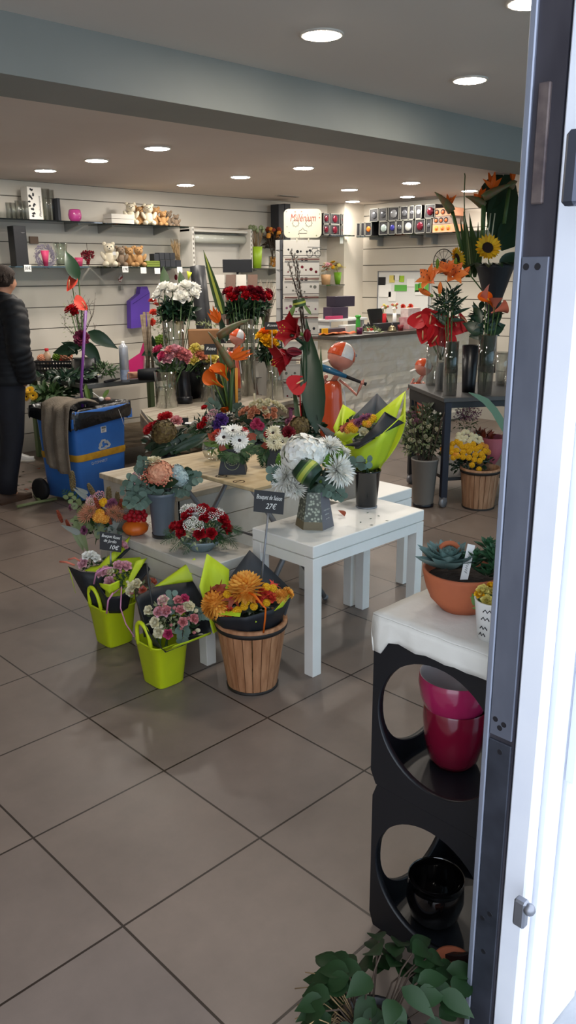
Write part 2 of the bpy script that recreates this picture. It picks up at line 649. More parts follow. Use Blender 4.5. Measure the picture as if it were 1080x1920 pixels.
def k_berry():
    mb = MB()
    mb.ball((0, 0, 0), .5, 10, 8, 0)
    mb.ball((0, 0, .48), .07, 5, 4, 1)
    return mb
def k_maple():
    mb = MB()
    pts = []
    for k in range(5):
        a = pi / 2 + (k - 2) * .95
        L = (.42, .58, .66, .58, .42)[k]
        for da, f in ((-.30, .45), (-.16, .72), (0, 1), (.16, .72), (.30, .45)):
            pts.append(V((cos(a + da) * L * f, sin(a + da) * L * f - .15, .12 * sin(k * 2 + da * 5) - .1 * f)))
    b = len(mb.v); mb.v.append(V((0, -.15, 0))); mb.v += pts; mb.v.append(V((0, -.6, -.05)))
    for i in range(len(pts) - 1): mb.face((b, b + 1 + i + 1, b + 1 + i), 0, True)
    mb.face((b, b + 1, b + len(pts) + 1)); mb.face((b, b + len(pts) + 1, b + len(pts)))
    return mb
KINDS = dict(rose=(k_rose, 2), bud=(k_bud, 2), mum=(k_mum, 1), spider=(k_spider, 2), gerbera=(k_gerb, 2), sunflower=(k_sun, 3),
             pompon=(k_pom, 1), hydrangea=(k_hyd, 2), carnation=(k_carn, 1), lily=(k_lily, 2), amaryllis=(k_amar, 4), anthurium=(k_anth, 2),
             calla=(k_calla, 2), tulip=(k_tulip, 1), pincushion=(k_pin, 2), filler=(k_fill, 2), spike=(k_spike, 1), berry=(k_berry, 2), maple=(k_maple, 1))
SECOND = dict(rose=[LEAF], bud=[LEAFL], spider=[YEL_C], gerbera=[DKC], sunflower=[DKC, LEAF], hydrangea=[LEAFL], lily=[DKC],
              amaryllis=[BRED, YEL_C, LEAFL], anthurium=[SPAD], calla=[YEL_C], pincushion=[LEAF], filler=[LEAFL], berry=[TWIG])
PARTNAME = dict(mum='chrysanthemum', spider='chrysanthemum', pompon='pompon_flower', filler='filler_flower', pincushion='pincushion_flower',
                spike='flower_spike', bud='flower_bud', tulip='flower_bud', maple='autumn_leaf', carnation='carnation')
_fm = {}
def fmesh(kind, m):
    key = (kind, m.name)
    if key not in _fm:
        proto = ('P', kind)
        if proto not in _fm:
            _fm[proto] = KINDS[kind][0]()
        _fm[key] = _fm[proto].mesh(kind + ' ' + m.name, [m] + ([m] if kind == 'hydrangea' else SECOND.get(kind, [])))
    return _fm[key]

class Arr:
    """flower arrangement helper: dome centred on pixel (cx,cy), radius rp pixels, at camera depth d"""
    def __init__(s, root, cx, cy, rp, d, up=.45):
        s.root, s.cx, s.cy, s.rp, s.d, s.up = root, cx, cy, rp, d, up
    def pt(s, px, py, k=.75):
        lx, ly = (px - s.cx) / s.rp, (s.cy - py) / s.rp
        l2 = lx * lx + ly * ly
        tz = sqrt(max(.04, 1 - l2))
        n = RIGHT * lx + UPC * ly + TOC * tz + UP * s.up
        return at(px, py, s.d - tz * sz(s.rp, s.d) * k), n.normalized()
    def fl(s, kind, m, px, py, spx, n=None, k=.75, name=None, zs=1.0, label=None):
        p, nn = s.pt(px, py, k)
        size = sz(spx, dep(p))
        o = inst(fmesh(kind, m), name or PARTNAME.get(kind, kind), s.root, p, n if n is not None else nn, size)
        if zs != 1.0: o.scale.z *= zs
        if label: o['label'] = label
        return o
    def many(s, kind, m, lst, spx, **kw):
        for px, py in lst: s.fl(kind, m, px, py, spx * random.uniform(.92, 1.08), **kw)

def axes3(q):
    return RIGHT, UPC, TOC
def clump(root, name, m, px, py, rx, ry, d, n, L, Wd, shape='leaf', depth=None, inner=.35, up=.3, droop=.5, fold=.15, nu=4):
    """leaf mass filling an ellipsoid given in pixels at depth d; leaf size in metres"""
    mb = MB(); c = at(px, py, d)
    a, b = sz(rx, d), sz(ry, d); e = sz(depth, d) if depth else a * .8
    H = V((RIGHT.x, RIGHT.y, 0)).normalized(); F = V((-H.y, H.x, 0))
    for i in range(n):
        z = random.uniform(-1, 1); q = random.uniform(0, 2 * pi); r = sqrt(1 - z * z)
        u = V((r * cos(q), r * sin(q), z)); k = random.uniform(inner, .95)
        p = c + H * (u.x * a * k) + F * (u.y * e * k) + UP * (u.z * b * k)
        d0 = H * u.x + F * u.y + UP * (u.z + up) + V([random.uniform(-.7, .7) for _ in range(3)])
        nn = V([random.uniform(-.8, .8) for _ in range(3)]) + UP * .6 + TOC * .5
        s = random.uniform(.7, 1.2)
        mb.leaf(p - d0.normalized() * L * .4, d0, nn, L * s, Wd * s, droop * random.uniform(.4, 1.3), fold, nu, 0, shape)
    return part(mb, name, m, root)

def blades(root, name, m, lst, d, wpx, shape='blade', droop=.2, fold=.15, nu=7, nrm=None):
    """single leaf blades from (x0,y0) to (x1,y1) in pixels, optional depth offsets"""
    out = []
    for it in lst:
        x0, y0, x1, y1 = it[:4]; w = it[4] if len(it) > 4 else wpx; dd = it[5] if len(it) > 5 else 0
        p0, p1 = at(x0, y0, d), at(x1, y1, d + dd)
        mb = MB(); mb.leaf(p0, p1 - p0, nrm or TOC, (p1 - p0).length, sz(w, d), droop, fold, nu, 0, shape)
        out.append(part(mb, name, m, root))
    return out

def euca(root, lst, d, rpx, n=7, m=None, name='eucalyptus_sprig'):
    """eucalyptus sprigs: stem with round paired leaves"""
    for x0, y0, x1, y1 in lst:
        p0, p1 = at(x0, y0, d), at(x1, y1, d - sz(random.uniform(0, 25), d))
        mb = MB(); mid = (p0 + p1) / 2 + UP * sz(4, d)
        mb.tube([p0, mid, p1], .0015, 5, 1)
        dr = (p1 - p0).normalized(); sd = dr.cross(TOC).normalized()
        for i in range(n):
            t = .15 + .85 * i / (n - 1); p = p0.lerp(p1, t); r = sz(rpx, d) * (1.1 - .35 * t) * random.uniform(.8, 1.15)
            for sg in (-1, 1):
                q = sd * sg + dr * random.uniform(.1, .7) + TOC * random.uniform(-.3, .6) + UP * random.uniform(-.4, .2)
                mb.leaf(p, q, TOC + V([random.uniform(-.5, .5) for _ in range(3)]), r * 2, r * 1.9, .2, .06, 6, 0, 'round')
        part(mb, name, [m or EUCA, TWIG], root)

def ferns(root, lst, d, wpx, m=None, name='fern_frond', np_=16, droop=.35, thin=False):
    for x0, y0, x1, y1 in lst:
        p0, p1 = at(x0, y0, d), at(x1, y1, d - sz(random.uniform(-5, 22), d))
        mb = MB(); L = (p1 - p0).length; pts = []
        for i in range(np_ + 1):
            t = i / np_
            pts.append(p0.lerp(p1, t) + UP * (L * droop * .6 * t * (1 - t) * 1.6))
        mb.tube(pts, .0012, 4, 0)
        for i in range(1, np_):
            t = i / np_; dr = (pts[i + 1] - pts[i - 1]).normalized(); sd = dr.cross(TOC + UP * .5).normalized()
            w = sz(wpx, d) * (sin(pi * min(1, t * .85 + .12)) ** .7)
            for sg in (-1, 1):
                mb.leaf(pts[i], sd * sg + dr * .6 + V([random.uniform(-.15, .15) for _ in range(3)]), UP + TOC, w, w * (.1 if thin else .3), .3, .08, 3)
        part(mb, name, m or FERNM, root)

def stems(root, lst, m=STEM, r=.0028, name='stem'):
    for p0, p1 in lst:
        mid = (V(p0) + V(p1)) / 2 + V([random.uniform(-.008, .008) for _ in range(3)])
        mb = MB(); mb.tube([p0, mid, p1], r, 6)
        part(mb, name, m, root)

def strelitzia(root, d, head, bract, stem_to, flames, tip_px=9):
    """bird of paradise: green beak bract + orange sepals + stem, all pixel points at depth d"""
    p0, p1 = at(*bract[0], d), at(*bract[1], d - .03)
    mb = MB()
    pts = [p0.lerp(p1, t) + UP * (.012 * sin(pi * t)) for t in (0, .15, .4, .7, 1)]
    mb.tube(pts, [sz(7, d), sz(8.5, d), sz(7, d), sz(4, d), sz(.8, d)], 8)
    part(mb, 'bract', BRACT, root)
    for fx, fy in flames:
        a, b = at(*head, d), at(fx, fy, d + random.uniform(-.05, .03))
        for k in range(1):
            mb = MB(); mb.leaf(a, b - a, TOC + V([random.uniform(-.4, .4) for _ in range(3)]), (b - a).length, sz(tip_px, d), .12, .3, 6, 0, 'leaf')
            part(mb, 'sepal', ORANGE, root)
    if stem_to:
        mb = MB(); q = at(*stem_to, d); mb.tube([q, q.lerp(p0, .5) + UP * .004, p0], sz(3.6, d), 7)
        part(mb, 'stem', STEM, root)
# ------------------------------------------------------------------ room setting
X0, X1, Y0, Y1 = -1.0, 7.9, 0.61, 7.0
ZC, ZF = 2.38, 2.51
TILE = 0.47
def floor_mat():
    m = bpy.data.materials.new('taupe floor tiles'); m.use_nodes = True
    N, L = m.node_tree.nodes, m.node_tree.links
    b = N['Principled BSDF']
    tc = N.new('ShaderNodeTexCoord')
    mp = N.new('ShaderNodeMapping'); mp.inputs['Location'].default_value = (-1.32774 / TILE, -2.89132 / TILE, 0)
    mp.inputs['Scale'].default_value = (1 / TILE, 1 / TILE, 1)
    L.new(tc.outputs['Object'], mp.inputs[0])
    br = N.new('ShaderNodeTexBrick')
    br.offset = 0; br.squash = 1
    br.inputs['Scale'].default_value = 1.0
    br.inputs['Brick Width'].default_value = 1.0; br.inputs['Row Height'].default_value = 1.0
    br.inputs['Mortar Size'].default_value = 0.0075; br.inputs['Mortar Smooth'].default_value = 0.15
    br.inputs['Bias'].default_value = 0
    br.inputs['Color1'].default_value = (*lin('7a6e67'), 1); br.inputs['Color2'].default_value = (*lin('807268'), 1)
    br.inputs['Mortar'].default_value = (*lin('2c221c'), 1)
    L.new(mp.outputs[0], br.inputs['Vector'])
    n = N.new('ShaderNodeTexNoise'); n.inputs['Scale'].default_value = 3.2; n.inputs['Detail'].default_value = 8; n.inputs['Roughness'].default_value = .65
    L.new(tc.outputs['Object'], n.inputs['Vector'])
    r = N.new('ShaderNodeValToRGB')
    r.color_ramp.elements[0].position = .3; r.color_ramp.elements[0].color = (.80, .79, .78, 1)
    r.color_ramp.elements[1].position = .72; r.color_ramp.elements[1].color = (1.1, 1.08, 1.06, 1)
    L.new(n.outputs['Fac'], r.inputs[0])
    mx = N.new('ShaderNodeMix'); mx.data_type = 'RGBA'; mx.blend_type = 'MULTIPLY'; mx.inputs[0].default_value = 1
    L.new(br.outputs['Color'], mx.inputs[6]); L.new(r.outputs[0], mx.inputs[7])
    L.new(mx.outputs[2], b.inputs['Base Color'])
    b.inputs['Specular IOR Level'].default_value = .45
    rr = N.new('ShaderNodeMapRange'); rr.inputs[3].default_value = .30; rr.inputs[4].default_value = .5
    L.new(n.outputs['Fac'], rr.inputs[0]); L.new(rr.outputs[0], b.inputs['Roughness'])
    bp = N.new('ShaderNodeBump'); bp.inputs['Strength'].default_value = .5; bp.inputs['Distance'].default_value = .004; bp.invert = True
    L.new(br.outputs['Fac'], bp.inputs['Height']); L.new(bp.outputs[0], b.inputs['Normal'])
    return m
WALLW = M('slat wall off white', 'd6d0c4', .55, col2='cec8bb', scale=1.5)
CEIL = M('ceiling paint warm', 'e2d6cc', .75, col2='dccfc5', scale=1.2)
CEILF = M('front ceiling paint', 'd6cfc7', .8)
BEAMM = M('beam paint grey blue', '8d8f8a', .6, col2='868984', scale=2)
PLASTER = M('plaster cream', 'd8d0c2', .7)
fl = MB(); fl.box((X0, Y0 - .005, -.06), (X1, Y1, 0)); struct(fl, 'floor', floor_mat())
pv = MB(); pv.box((-4, -4, -.09), (9, Y0 - .005, -.03)); struct(pv, 'pavement', M('pavement concrete', 'b9bbbf', .9, col2='a2a5aa', scale=6, bump=.3, bscale=60))
c = MB(); c.box((X0, 3.44, ZC), (X1, Y1, ZC + .1)); struct(c, 'ceiling', CEIL)
c = MB(); c.box((X0, Y0 - .1, ZF), (X1, 3.1, ZF + .1)); struct(c, 'ceiling_front', CEILF)
c = MB(); c.box((X0, 3.1, 2.30), (X1, 3.48, ZF + .1)); struct(c, 'ceiling_beam', BEAMM)
GZ = [1.493 + k * .189 for k in range(-8, 6)]
def slats(axis, lo, hi, pos, sgn):
    """slat wall: boards with shadow grooves between them, on a dark backing"""
    mb = MB(); zs = [-.02] + [g for g in GZ if 0 < g < ZC] + [ZC]
    for a, b in zip(zs[:-1], zs[1:]):
        l, h = sorted((pos, pos + .02))
        if axis == 'x': mb.box((lo, l, a + .004), (hi, h, b - .004), 0)
        else: mb.box((l, lo, a + .004), (h, hi, b - .004), 0)
    l, h = sorted((pos + sgn * .014, pos + sgn * .12))
    if axis == 'x': mb.box((lo, l, -.02), (hi, h, ZC + .05), 1)
    else: mb.box((l, lo, -.02), (h, hi, ZC + .05), 1)
    return mb
GROOVE = M('slat groove shadow aluminium', '6b655c', .5)
struct(slats('x', X0, X1 + .02, Y1, 1), 'wall_back', [WALLW, GROOVE])
struct(slats('y', Y0, Y1, X1, 1), 'wall_right', [WALLW, GROOVE])
w = MB(); w.box((X0 - .1, Y0 - .1, -.02), (X0, Y1, ZF + .1)); struct(w, 'wall_left', PLASTER)
w = MB(); w.box((7.55, 6.72, 0), (7.9, 7.0, ZC)); struct(w, 'trim_1', PLASTER)
# shop front: white frame to the right of the doorway, glass, header
WHT = M('white door paint', 'e2e5ec', .5, col2='d8dce6', scale=4)
f = MB()
f.bbox((1.226, .600, -.03), (1.262, .645, ZF), .003)
f.bbox((1.266, .588, -.03), (1.300, .645, ZF), .004)
f.bbox((1.304, .600, -.03), (1.348, .645, ZF), .003)
f.bbox((1.352, .590, -.03), (1.50, .645, ZF), .004)
f.bbox((1.350, .580, .62), (1.372, .60, 1.75), .002)
f.bbox((1.50, .595, -.03), (7.9, .65, .16), .004)
f.bbox((1.50, .595, 2.38), (7.9, .65, ZF), .004)
for x in (3.1, 4.7, 6.3): f.bbox((x, .595, .16), (x + .08, .65, 2.38), .004)
for p in f.v:
    if p.x < 1.49: p.x -= .009 * p.z
FRAME1 = struct(f, 'window_frame_1', WHT)
g = MB(); g.box((1.50, .622, .16), (7.9, .63, 2.38)); struct(g, 'window_1', glass_mat('shop window glass', 'c9d6da', .25))
# dark metal door jamb with plates
JM = M('weathered jamb metal', '4c4a52', .5, .5, col2='34323a', scale=9, stretch=(1, 1, .35))
JE = M('jamb aluminium edge', '8d93a3', .4, .55)
JP = M('jamb lower plate', '6f7482', .45, .55, col2='636876', scale=14, stretch=(1, 1, .4))
JX = 1.226
jamb = thing('door_jamb', 'dark weathered metal door jamb with lock plates beside the white shop front frame', 'door jamb', (JX, .68, -.03))
m = MB(); m.box((JX, .647, -.03), (JX + .05, .702, ZF)); part(m, 'jamb_body', JM, jamb)
m = MB(); m.bbox((JX - .006, .698, -.03), (JX + .012, .710, ZF), .002); part(m, 'edge_strip', JE, jamb)
SCR = M('screw dark', '3a3a40', .4, .8)
def plate(z0, z1, mt, screws, nm='lock_plate'):
    m = MB(); m.bbox((JX - .004, .650, z0), (JX + .003, .697, z1), .0015); p = part(m, nm, mt, jamb)
    for y, z in screws:
        m = MB(); m.disc((JX - .0045, y, z), .0055, (-1, 0, 0), 12, 0, .002); part(m, 'screw', SCR, p)
zz = lambda py, px=960: atx(px, py, JX).z
ZP = [zz(482, 985), zz(1380, 925), zz(1700, 905)]
plate(ZP[1] + .01, ZP[0], JP, [(.668, ZP[0] - .015), (.688, ZP[0] - .015), (.668, ZP[1] + .04), (.686, ZP[1] + .045), (.676, ZP[1] + .03)])
plate(-.02, ZP[1], M('jamb base plate', '3f434e', .5, .5, col2='2c2f38', scale=10), [(.672, ZP[1] - .02), (.668, ZP[2]), (.684, ZP[2] - .02), (.676, ZP[2] - .1)])
m = MB(); m.bbox((JX - .006, .668, zz(300) - .07), (JX + .003, .688, zz(300) + .1), .002); part(m, 'latch_keeper', M('rusty keeper', '6b5f5c', .6, .4, col2='4c4245', scale=30), jamb)
jamb.rotation_euler = (0, -.009, 0)
# white frame latch
lp = aty(973, 1708, .588)
l = MB()
l.bbox((lp.x - .010, .572, lp.z - .030), (lp.x + .010, .596, lp.z + .030), .004)
l.ball((lp.x, .568, lp.z + .016), (.012, .012, .012), 10, 8)
part(l, 'latch', M('latch metal', '8c8f98', .35, .8), FRAME1)
lp = aty(1080, 315, .585)
l = MB()
l.bbox((lp.x - .012, .575, lp.z - .05), (lp.x + .012, .60, lp.z + .05), .006); l.tube([(lp.x, .58, lp.z + .03), (lp.x, .545, lp.z + .03), (lp.x + .08, .545, lp.z + .03)], .009, 8)
part(l, 'door_handle', M('handle dark metal', '4e525e', .4, .7), FRAME1)

# ------------------------------------------------------------------ ceiling lamps
GLOW = M('lamp diffuser', 'fff6e8', .5, emit='fff6ea', estr=110)
GLOW2 = M('front lamp diffuser', 'fff6e8', .5, emit='fff2e2', estr=85)
RIMM = M('lamp rim white', 'd8d2c8', .4)
def lamp(px, py, z, where, glow=GLOW, r=.078, xy=None):
    p = atz(px, py, z) if xy is None else V((xy[0], xy[1], z))
    t = thing('ceiling_light', 'round recessed ceiling spotlight, ' + where, 'ceiling light', (p.x, p.y, z), 'round recessed ceiling lights')
    m = MB(); m.lathe([(r + .012, 0), (r + .012, -.006), (r, -.008), (r, -.002)], (p.x, p.y, z), 28); part(m, 'rim', RIMM, t)
    m = MB(); m.lathe([(r, z - .004), (r * .96, z - .0075), (r * .8, z - .010), (r * .45, z - .012), (0, z - .0125)], (p.x, p.y, 0), 28); part(m, 'diffuser', glow, t)
for px, py, z, wh in ((603, 64, ZF, 'first on the front ceiling before the grey beam'), (881, 149, ZF, 'second on the front ceiling, nearest the door jamb')):
    lamp(px, py, z, wh, GLOW2)
lamp(0, 0, ZF, 'just past the top edge, above the door jamb', GLOW2, xy=(2.92, 1.72))
for px, py, wh in ((295, 277, 'largest one directly behind the grey beam'), (181, 300, 'above the pink vase shelf'), (85, 319, 'closest to the back wall above the glass tumblers'),
                   (451, 331, 'above the dark red roses'), (348, 346, 'above the teddy bear shelf by the back wall'), (569, 314, 'above the card rack header'),
                   (655, 355, 'upper of the pair over the pillar corner'), (661, 377, 'lower of the pair over the pillar corner'),
                   (771, 342, 'above the bauble boxes, larger of two'), (764, 368, 'above the bauble boxes, closest to the right wall'), (880, 357, 'behind the bird of paradise flowers')):
    lamp(px, py, ZC, wh)
# slotted vent grille set in the rear ceiling
m = MB(); gp = atz(540, 367, ZC); m.bbox((gp.x - .16, gp.y - .04, ZC - .006), (gp.x + .16, gp.y + .04, ZC), .002)
for k in range(5): m.box((gp.x - .14, gp.y - .03 + k * .013, ZC - .009), (gp.x + .14, gp.y - .026 + k * .013, ZC - .005), 1)
solo(m, 'ceiling_vent', [RIMM, GROOVE], 'small slotted vent grille in the rear ceiling', 'vent', gp)

# ------------------------------------------------------------------ world and view
wd = bpy.data.worlds.new('overcast sky'); SC.world = wd; wd.use_nodes = True
bg = wd.node_tree.nodes['Background']
bg.inputs[0].default_value = (.80, .88, 1.0, 1); bg.inputs[1].default_value = 1.75
SC.view_settings.view_transform = 'Standard'
SC.view_settings.look = 'None'
SC.view_settings.exposure = 0.75
SC.view_settings.gamma = 1.0
SC.view_settings.use_curve_mapping = False
SC.cycles.max_bounces = 8
SC.cycles.transparent_max_bounces = 16
SC.cycles.sample_clamp_indirect = 6.0
SC.cycles.use_denoising = True
# ------------------------------------------------------------------ white tables
TW = M('white lacquer', 'f6f5f1', .35, col2='eeece6', scale=3)
TWD = M('whitewashed planks', 'd2cfc6', .55, col2='bfb9ac', scale=5)
def rotz(a): return Matrix.Rotation(a, 3, 'Z')
def table(label, x0, y0, x1, y1, z, top=.05, apron=.042, leg=.05, mt=TW, name='side_table', cat='table', group=None, gap=.004):
    t = thing(name, label, cat, ((x0 + x1) / 2, (y0 + y1) / 2, 0), group)
    m = MB(); m.bbox((x0, y0, z - top), (x1, y1, z), .003); part(m, 'tabletop', mt, t)
    m = MB(); a = z - top - gap
    m.box((x0 + leg, y0 + .002, a - apron), (x1 - leg, y0 + .02, a)); m.box((x0 + leg, y1 - .02, a - apron), (x1 - leg, y1 - .002, a))
    m.box((x0 + .002, y0 + leg, a - apron), (x0 + .02, y1 - leg, a)); m.box((x1 - .02, y0 + leg, a - apron), (x1 - .002, y1 - leg, a))
    m.box((x0 + .01, y0 + .01, a), (x1 - .01, y1 - .01, a + gap))
    part(m, 'apron', mt, t)
    for lx in (x0, x1 - leg):
        for ly in (y0, y1 - leg):
            m = MB(); m.bbox((lx, ly, 0), (lx + leg, ly + leg, a), .002); part(m, 'leg', mt, t)
    return t
ZA = .565
table('white rectangular table in front carrying the white chrysanthemum vase and the lime wrapped bouquet', 2.14, 2.045, 2.86, 2.40, ZA)
ZA2 = .52
table('slightly lower white table pushed behind the front white table', 2.80, 2.42, 3.27, 2.78, ZA2)
ZB = .44
table('low white bench holding the red rose bowl, grey vase and pumpkin', 1.90, 2.43, 2.22, 3.22, ZB, top=.045, apron=.085, mt=TWD, name='low_bench', cat='bench')
# plank-sided white bench behind (C)
ZCb = .5
cb = thing('plank_bench', 'white plank-sided bench behind the folding table, under the foliage arrangements', 'bench', (3.0, 3.6, 0))
m = MB(); m.bbox((2.36, 3.22, ZCb - .03), (3.55, 3.95, ZCb), .003); part(m, 'tabletop', M('worn plank top', 'd8cdb8', .6, col2='b9a888', scale=7, stretch=(1, 6, 1)), cb)
m = MB()
for k in range(3): m.box((2.38, 3.235, .06 + k * .137), (3.53, 3.25, .06 + k * .137 + .132))
for k in range(3): m.box((2.375, 3.235, .06 + k * .137), (2.39, 3.93, .06 + k * .137 + .132))
part(m, 'side_panel', TWD, cb)
for lx in (2.40, 3.47):
    for ly in (3.26, 3.87):
        m = MB(); m.box((lx, ly, 0), (lx + .045, ly + .045, ZCb - .03)); part(m, 'leg', TWD, cb)

# folding table with plywood top (D)
ZD = .70
PLY = M('raw plywood', 'd3bf98', .6, col2='bda57c', scale=4, stretch=(1, 7, 1), bump=.05)
GALV = M('grey painted steel', '8f9196', .45, .4)
dt = thing('folding_table', 'folding plywood table on crossed grey metal legs carrying the printed box bouquets', 'table', (2.5, 2.88, 0))
m = MB(); m.bbox((2.235, 2.49, ZD - .018), (2.78, 3.25, ZD), .003); part(m, 'tabletop', PLY, dt)
KN = M('knot hole dark', '4a3320', .8)
for px, py in ((448, 903), (415, 893)):
    p = atz(px, py, ZD); m = MB(); m.lathe([(.022, .0006), (.025, .0012), (.028, .0006)], p, 16); m.tube([p + V((-.02, 0, .001)), p + V((.02, .006, .001))], .0015, 5)
    part(m, 'burn_mark', KN, dt)
for yy in (2.56, 3.16):
    for xa, xb in ((2.29, 2.74), (2.74, 2.29)):
        m = MB(); o = .012 if xa < xb else -.012
        m.tube([(xa, yy + o, ZD - .018), (xb + (.04 if xb > xa else -.04), yy + o, .012)], .013, 8); lg = part(m, 'leg', GALV, dt)
        m = MB(); m.ball((xb + (.04 if xb > xa else -.04), yy + o, .014), .017, 8, 6); part(m, 'foot_cap', GALV, lg)
for pa, pb, r_ in (((2.29, 2.56, ZD - .03), (2.29, 3.16, ZD - .03), .009), ((2.74, 2.56, ZD - .03), (2.74, 3.16, ZD - .03), .009), ((2.515, 2.56, .35), (2.515, 3.16, .35), .007)):
    m = MB(); m.tube([pa, pb], r_, 6); part(m, 'crossbar', GALV, dt)

# raw wooden display table (E)
ZE = .56
OLDW = M('weathered wood', '9b8a74', .75, col2='75634e', scale=6, stretch=(1, 1, 5), bump=.2)
OLDT = M('weathered grey boards', 'b3aa9a', .7, col2='968b7a', scale=5, stretch=(1, 8, 1))
AE = radians(11.5); RE = rotz(AE); OE = V((3.17, 4.50, 0))
et = thing('display_table', 'long weathered wooden display table loaded with rose vases and black buckets', 'table', OE)
m = MB()
for k in range(5):
    y0_, y1_ = k * .152, k * .152 + .148; b = len(m.v)
    for z in (ZE - .03, ZE):
        for x, y in ((.82 * y0_, y0_), (1.75, y0_), (1.75, y1_), (.82 * y1_, y1_)): m.v.append(OE + RE @ V((x, y, z)))
    for q in ((3, 2, 1, 0), (4, 5, 6, 7), (0, 1, 5, 4), (1, 2, 6, 5), (2, 3, 7, 6), (3, 0, 4, 7)): m.face([b + i for i in q], 0, False)
part(m, 'tabletop', OLDT, et)
m = MB(); m.bbox((.012, .004, ZE - .14), (1.74, .026, ZE - .032), .003, rot=RE, org=OE); m.bbox((.0, -.01, ZE - .14), (.022, .95, ZE - .032), .003, rot=RE @ rotz(radians(-39)), org=OE + RE @ V((.01, .02, 0)))
part(m, 'apron', OLDW, et)
for lx, ly in ((.03, .03), (1.66, .03), (.60, .66), (1.66, .66)):
    m = MB(); m.bbox((lx, ly, 0), (lx + .065, ly + .065, ZE - .032), .003, rot=RE, org=OE); part(m, 'leg', OLDW, et)
m = MB(); m.bbox((.6, .1, .14), (1.7, .70, .165), .003, rot=RE, org=OE); part(m, 'lower_shelf', OLDW, et)
def E_(x, y): return OE + RE @ V((x, y, ZE))

# florist workbench along the back (W)
ZW = .75
wb = thing('workbench', 'dark topped florist workbench with green legs along the back slat wall', 'workbench', (4.3, 6.2, 0))
m = MB(); m.bbox((3.36, 5.72, ZW - .04), (4.75, 6.80, ZW), .004); part(m, 'worktop', M('zinc worktop', '6f7170', .35, .5, col2='4c4f4c', scale=5), wb)
GRL = M('green painted leg', '5b6f4a', .6)
for lx in (3.40, 4.65):
    for ly in (5.78, 6.70):
        m = MB(); m.bbox((lx, ly, 0), (lx + .055, ly + .055, ZW - .04), .003); part(m, 'leg', GRL, wb)
m = MB(); m.box((3.42, 5.8, .16), (4.65, 6.7, .185)); part(m, 'lower_shelf', OLDW, wb)

# ------------------------------------------------------------------ counter
CT = V((5.45, 5.08, 0))
STONE = M('cream split stone', 'faf4e8', .8, col2='efe4cc', scale=9, bump=.45, bscale=28, island='f2e9d6')
ct = thing('shop_counter', 'sales counter clad in cream split stone with a dark top', 'counter', CT)
m = MB(); m.bbox((5.55, 5.00, 1.0), (7.86, 5.62, 1.035), .004); part(m, 'countertop', M('dark counter top', '4b443e', .3), ct)
m = MB(); rows = 8
random.seed(5)
for r in range(rows):
    z0, z1 = .02 + r * .122, .02 + (r + 1) * .122 - .004
    x = 5.6 - random.uniform(0, .3)
    while x < 7.8:
        w_ = random.uniform(.38, .62); a, b = max(x, 5.6), min(x + w_ - .005, 7.8)
        if b - a > .03:
            n = 7; k = 3; rowsg = []
            for i in range(k + 1):
                rowsg.append([V((a + (b - a) * j / n, 5.08 - (0 if i in (0, k) or j in (0, n) else random.uniform(.008, .024)), z0 + (z1 - z0) * i / k)) for j in range(n + 1)])
            m.grid(rowsg, 0, False)
        x += w_
m.box((5.6, 5.082, 0), (7.8, 5.55, 1.0))
part(m, 'stone_cladding', STONE, ct)
m = MB(); m.box((5.6, 5.07, 0), (7.8, 5.082, .02)); part(m, 'plinth', GROOVE, ct)

# ------------------------------------------------------------------ black table on casters at right (P)
ZP_ = .775
BLK = M('black painted wood', '26282c', .5, col2='1e2024', scale=8)
PO = V((4.55, 3.12, 0)); RP = rotz(radians(56))
pt_ = thing('plant_stand', 'dark grey table on casters holding the tall glass flower vases at right', 'table', PO)
DG = M('dark grey tabletop', '4a4a4a', .5)
m = MB(); m.bbox((0, -1.1, ZP_ - .03), (.75, .012, ZP_), .003, rot=RP, org=PO); part(m, 'tabletop', DG, pt_)
m = MB(); m.box((.01, -.02, ZP_ - .11), (.74, .0, ZP_ - .03), rot=RP, org=PO); m.box((.01, -1.08, ZP_ - .07), (.03, -.02, ZP_ - .03), rot=RP, org=PO); part(m, 'apron', BLK, pt_)
m = MB(); m.bbox((.03, -1.05, .19), (.72, -.03, .215), .003, rot=RP, org=PO); part(m, 'lower_shelf', BLK, pt_)
for lx, ly in ((.005, -.05), (.70, -.05), (.005, -1.08), (.70, -1.08)):
    m = MB(); m.bbox((lx, ly, .075), (lx + .045, ly + .045, ZP_ - .03), .002, rot=RP, org=PO); lg = part(m, 'leg', M('navy black leg', '1d2130', .5) if (lx, ly) == (.005, -.05) else BLK, pt_)
    c_ = PO + RP @ V((lx + .022, ly + .022, 0))
    m = MB(); m.lathe([(0, -.014), (.034, -.014), (.036, 0), (.034, .014), (0, .014)], c_ + V((0, 0, .036)), 16, rot=Matrix.Rotation(pi / 2, 3, 'X')); m.box((-.018, -.02, .04), (.018, .02, .078), org=c_)
    part(m, 'caster', GALV, lg)

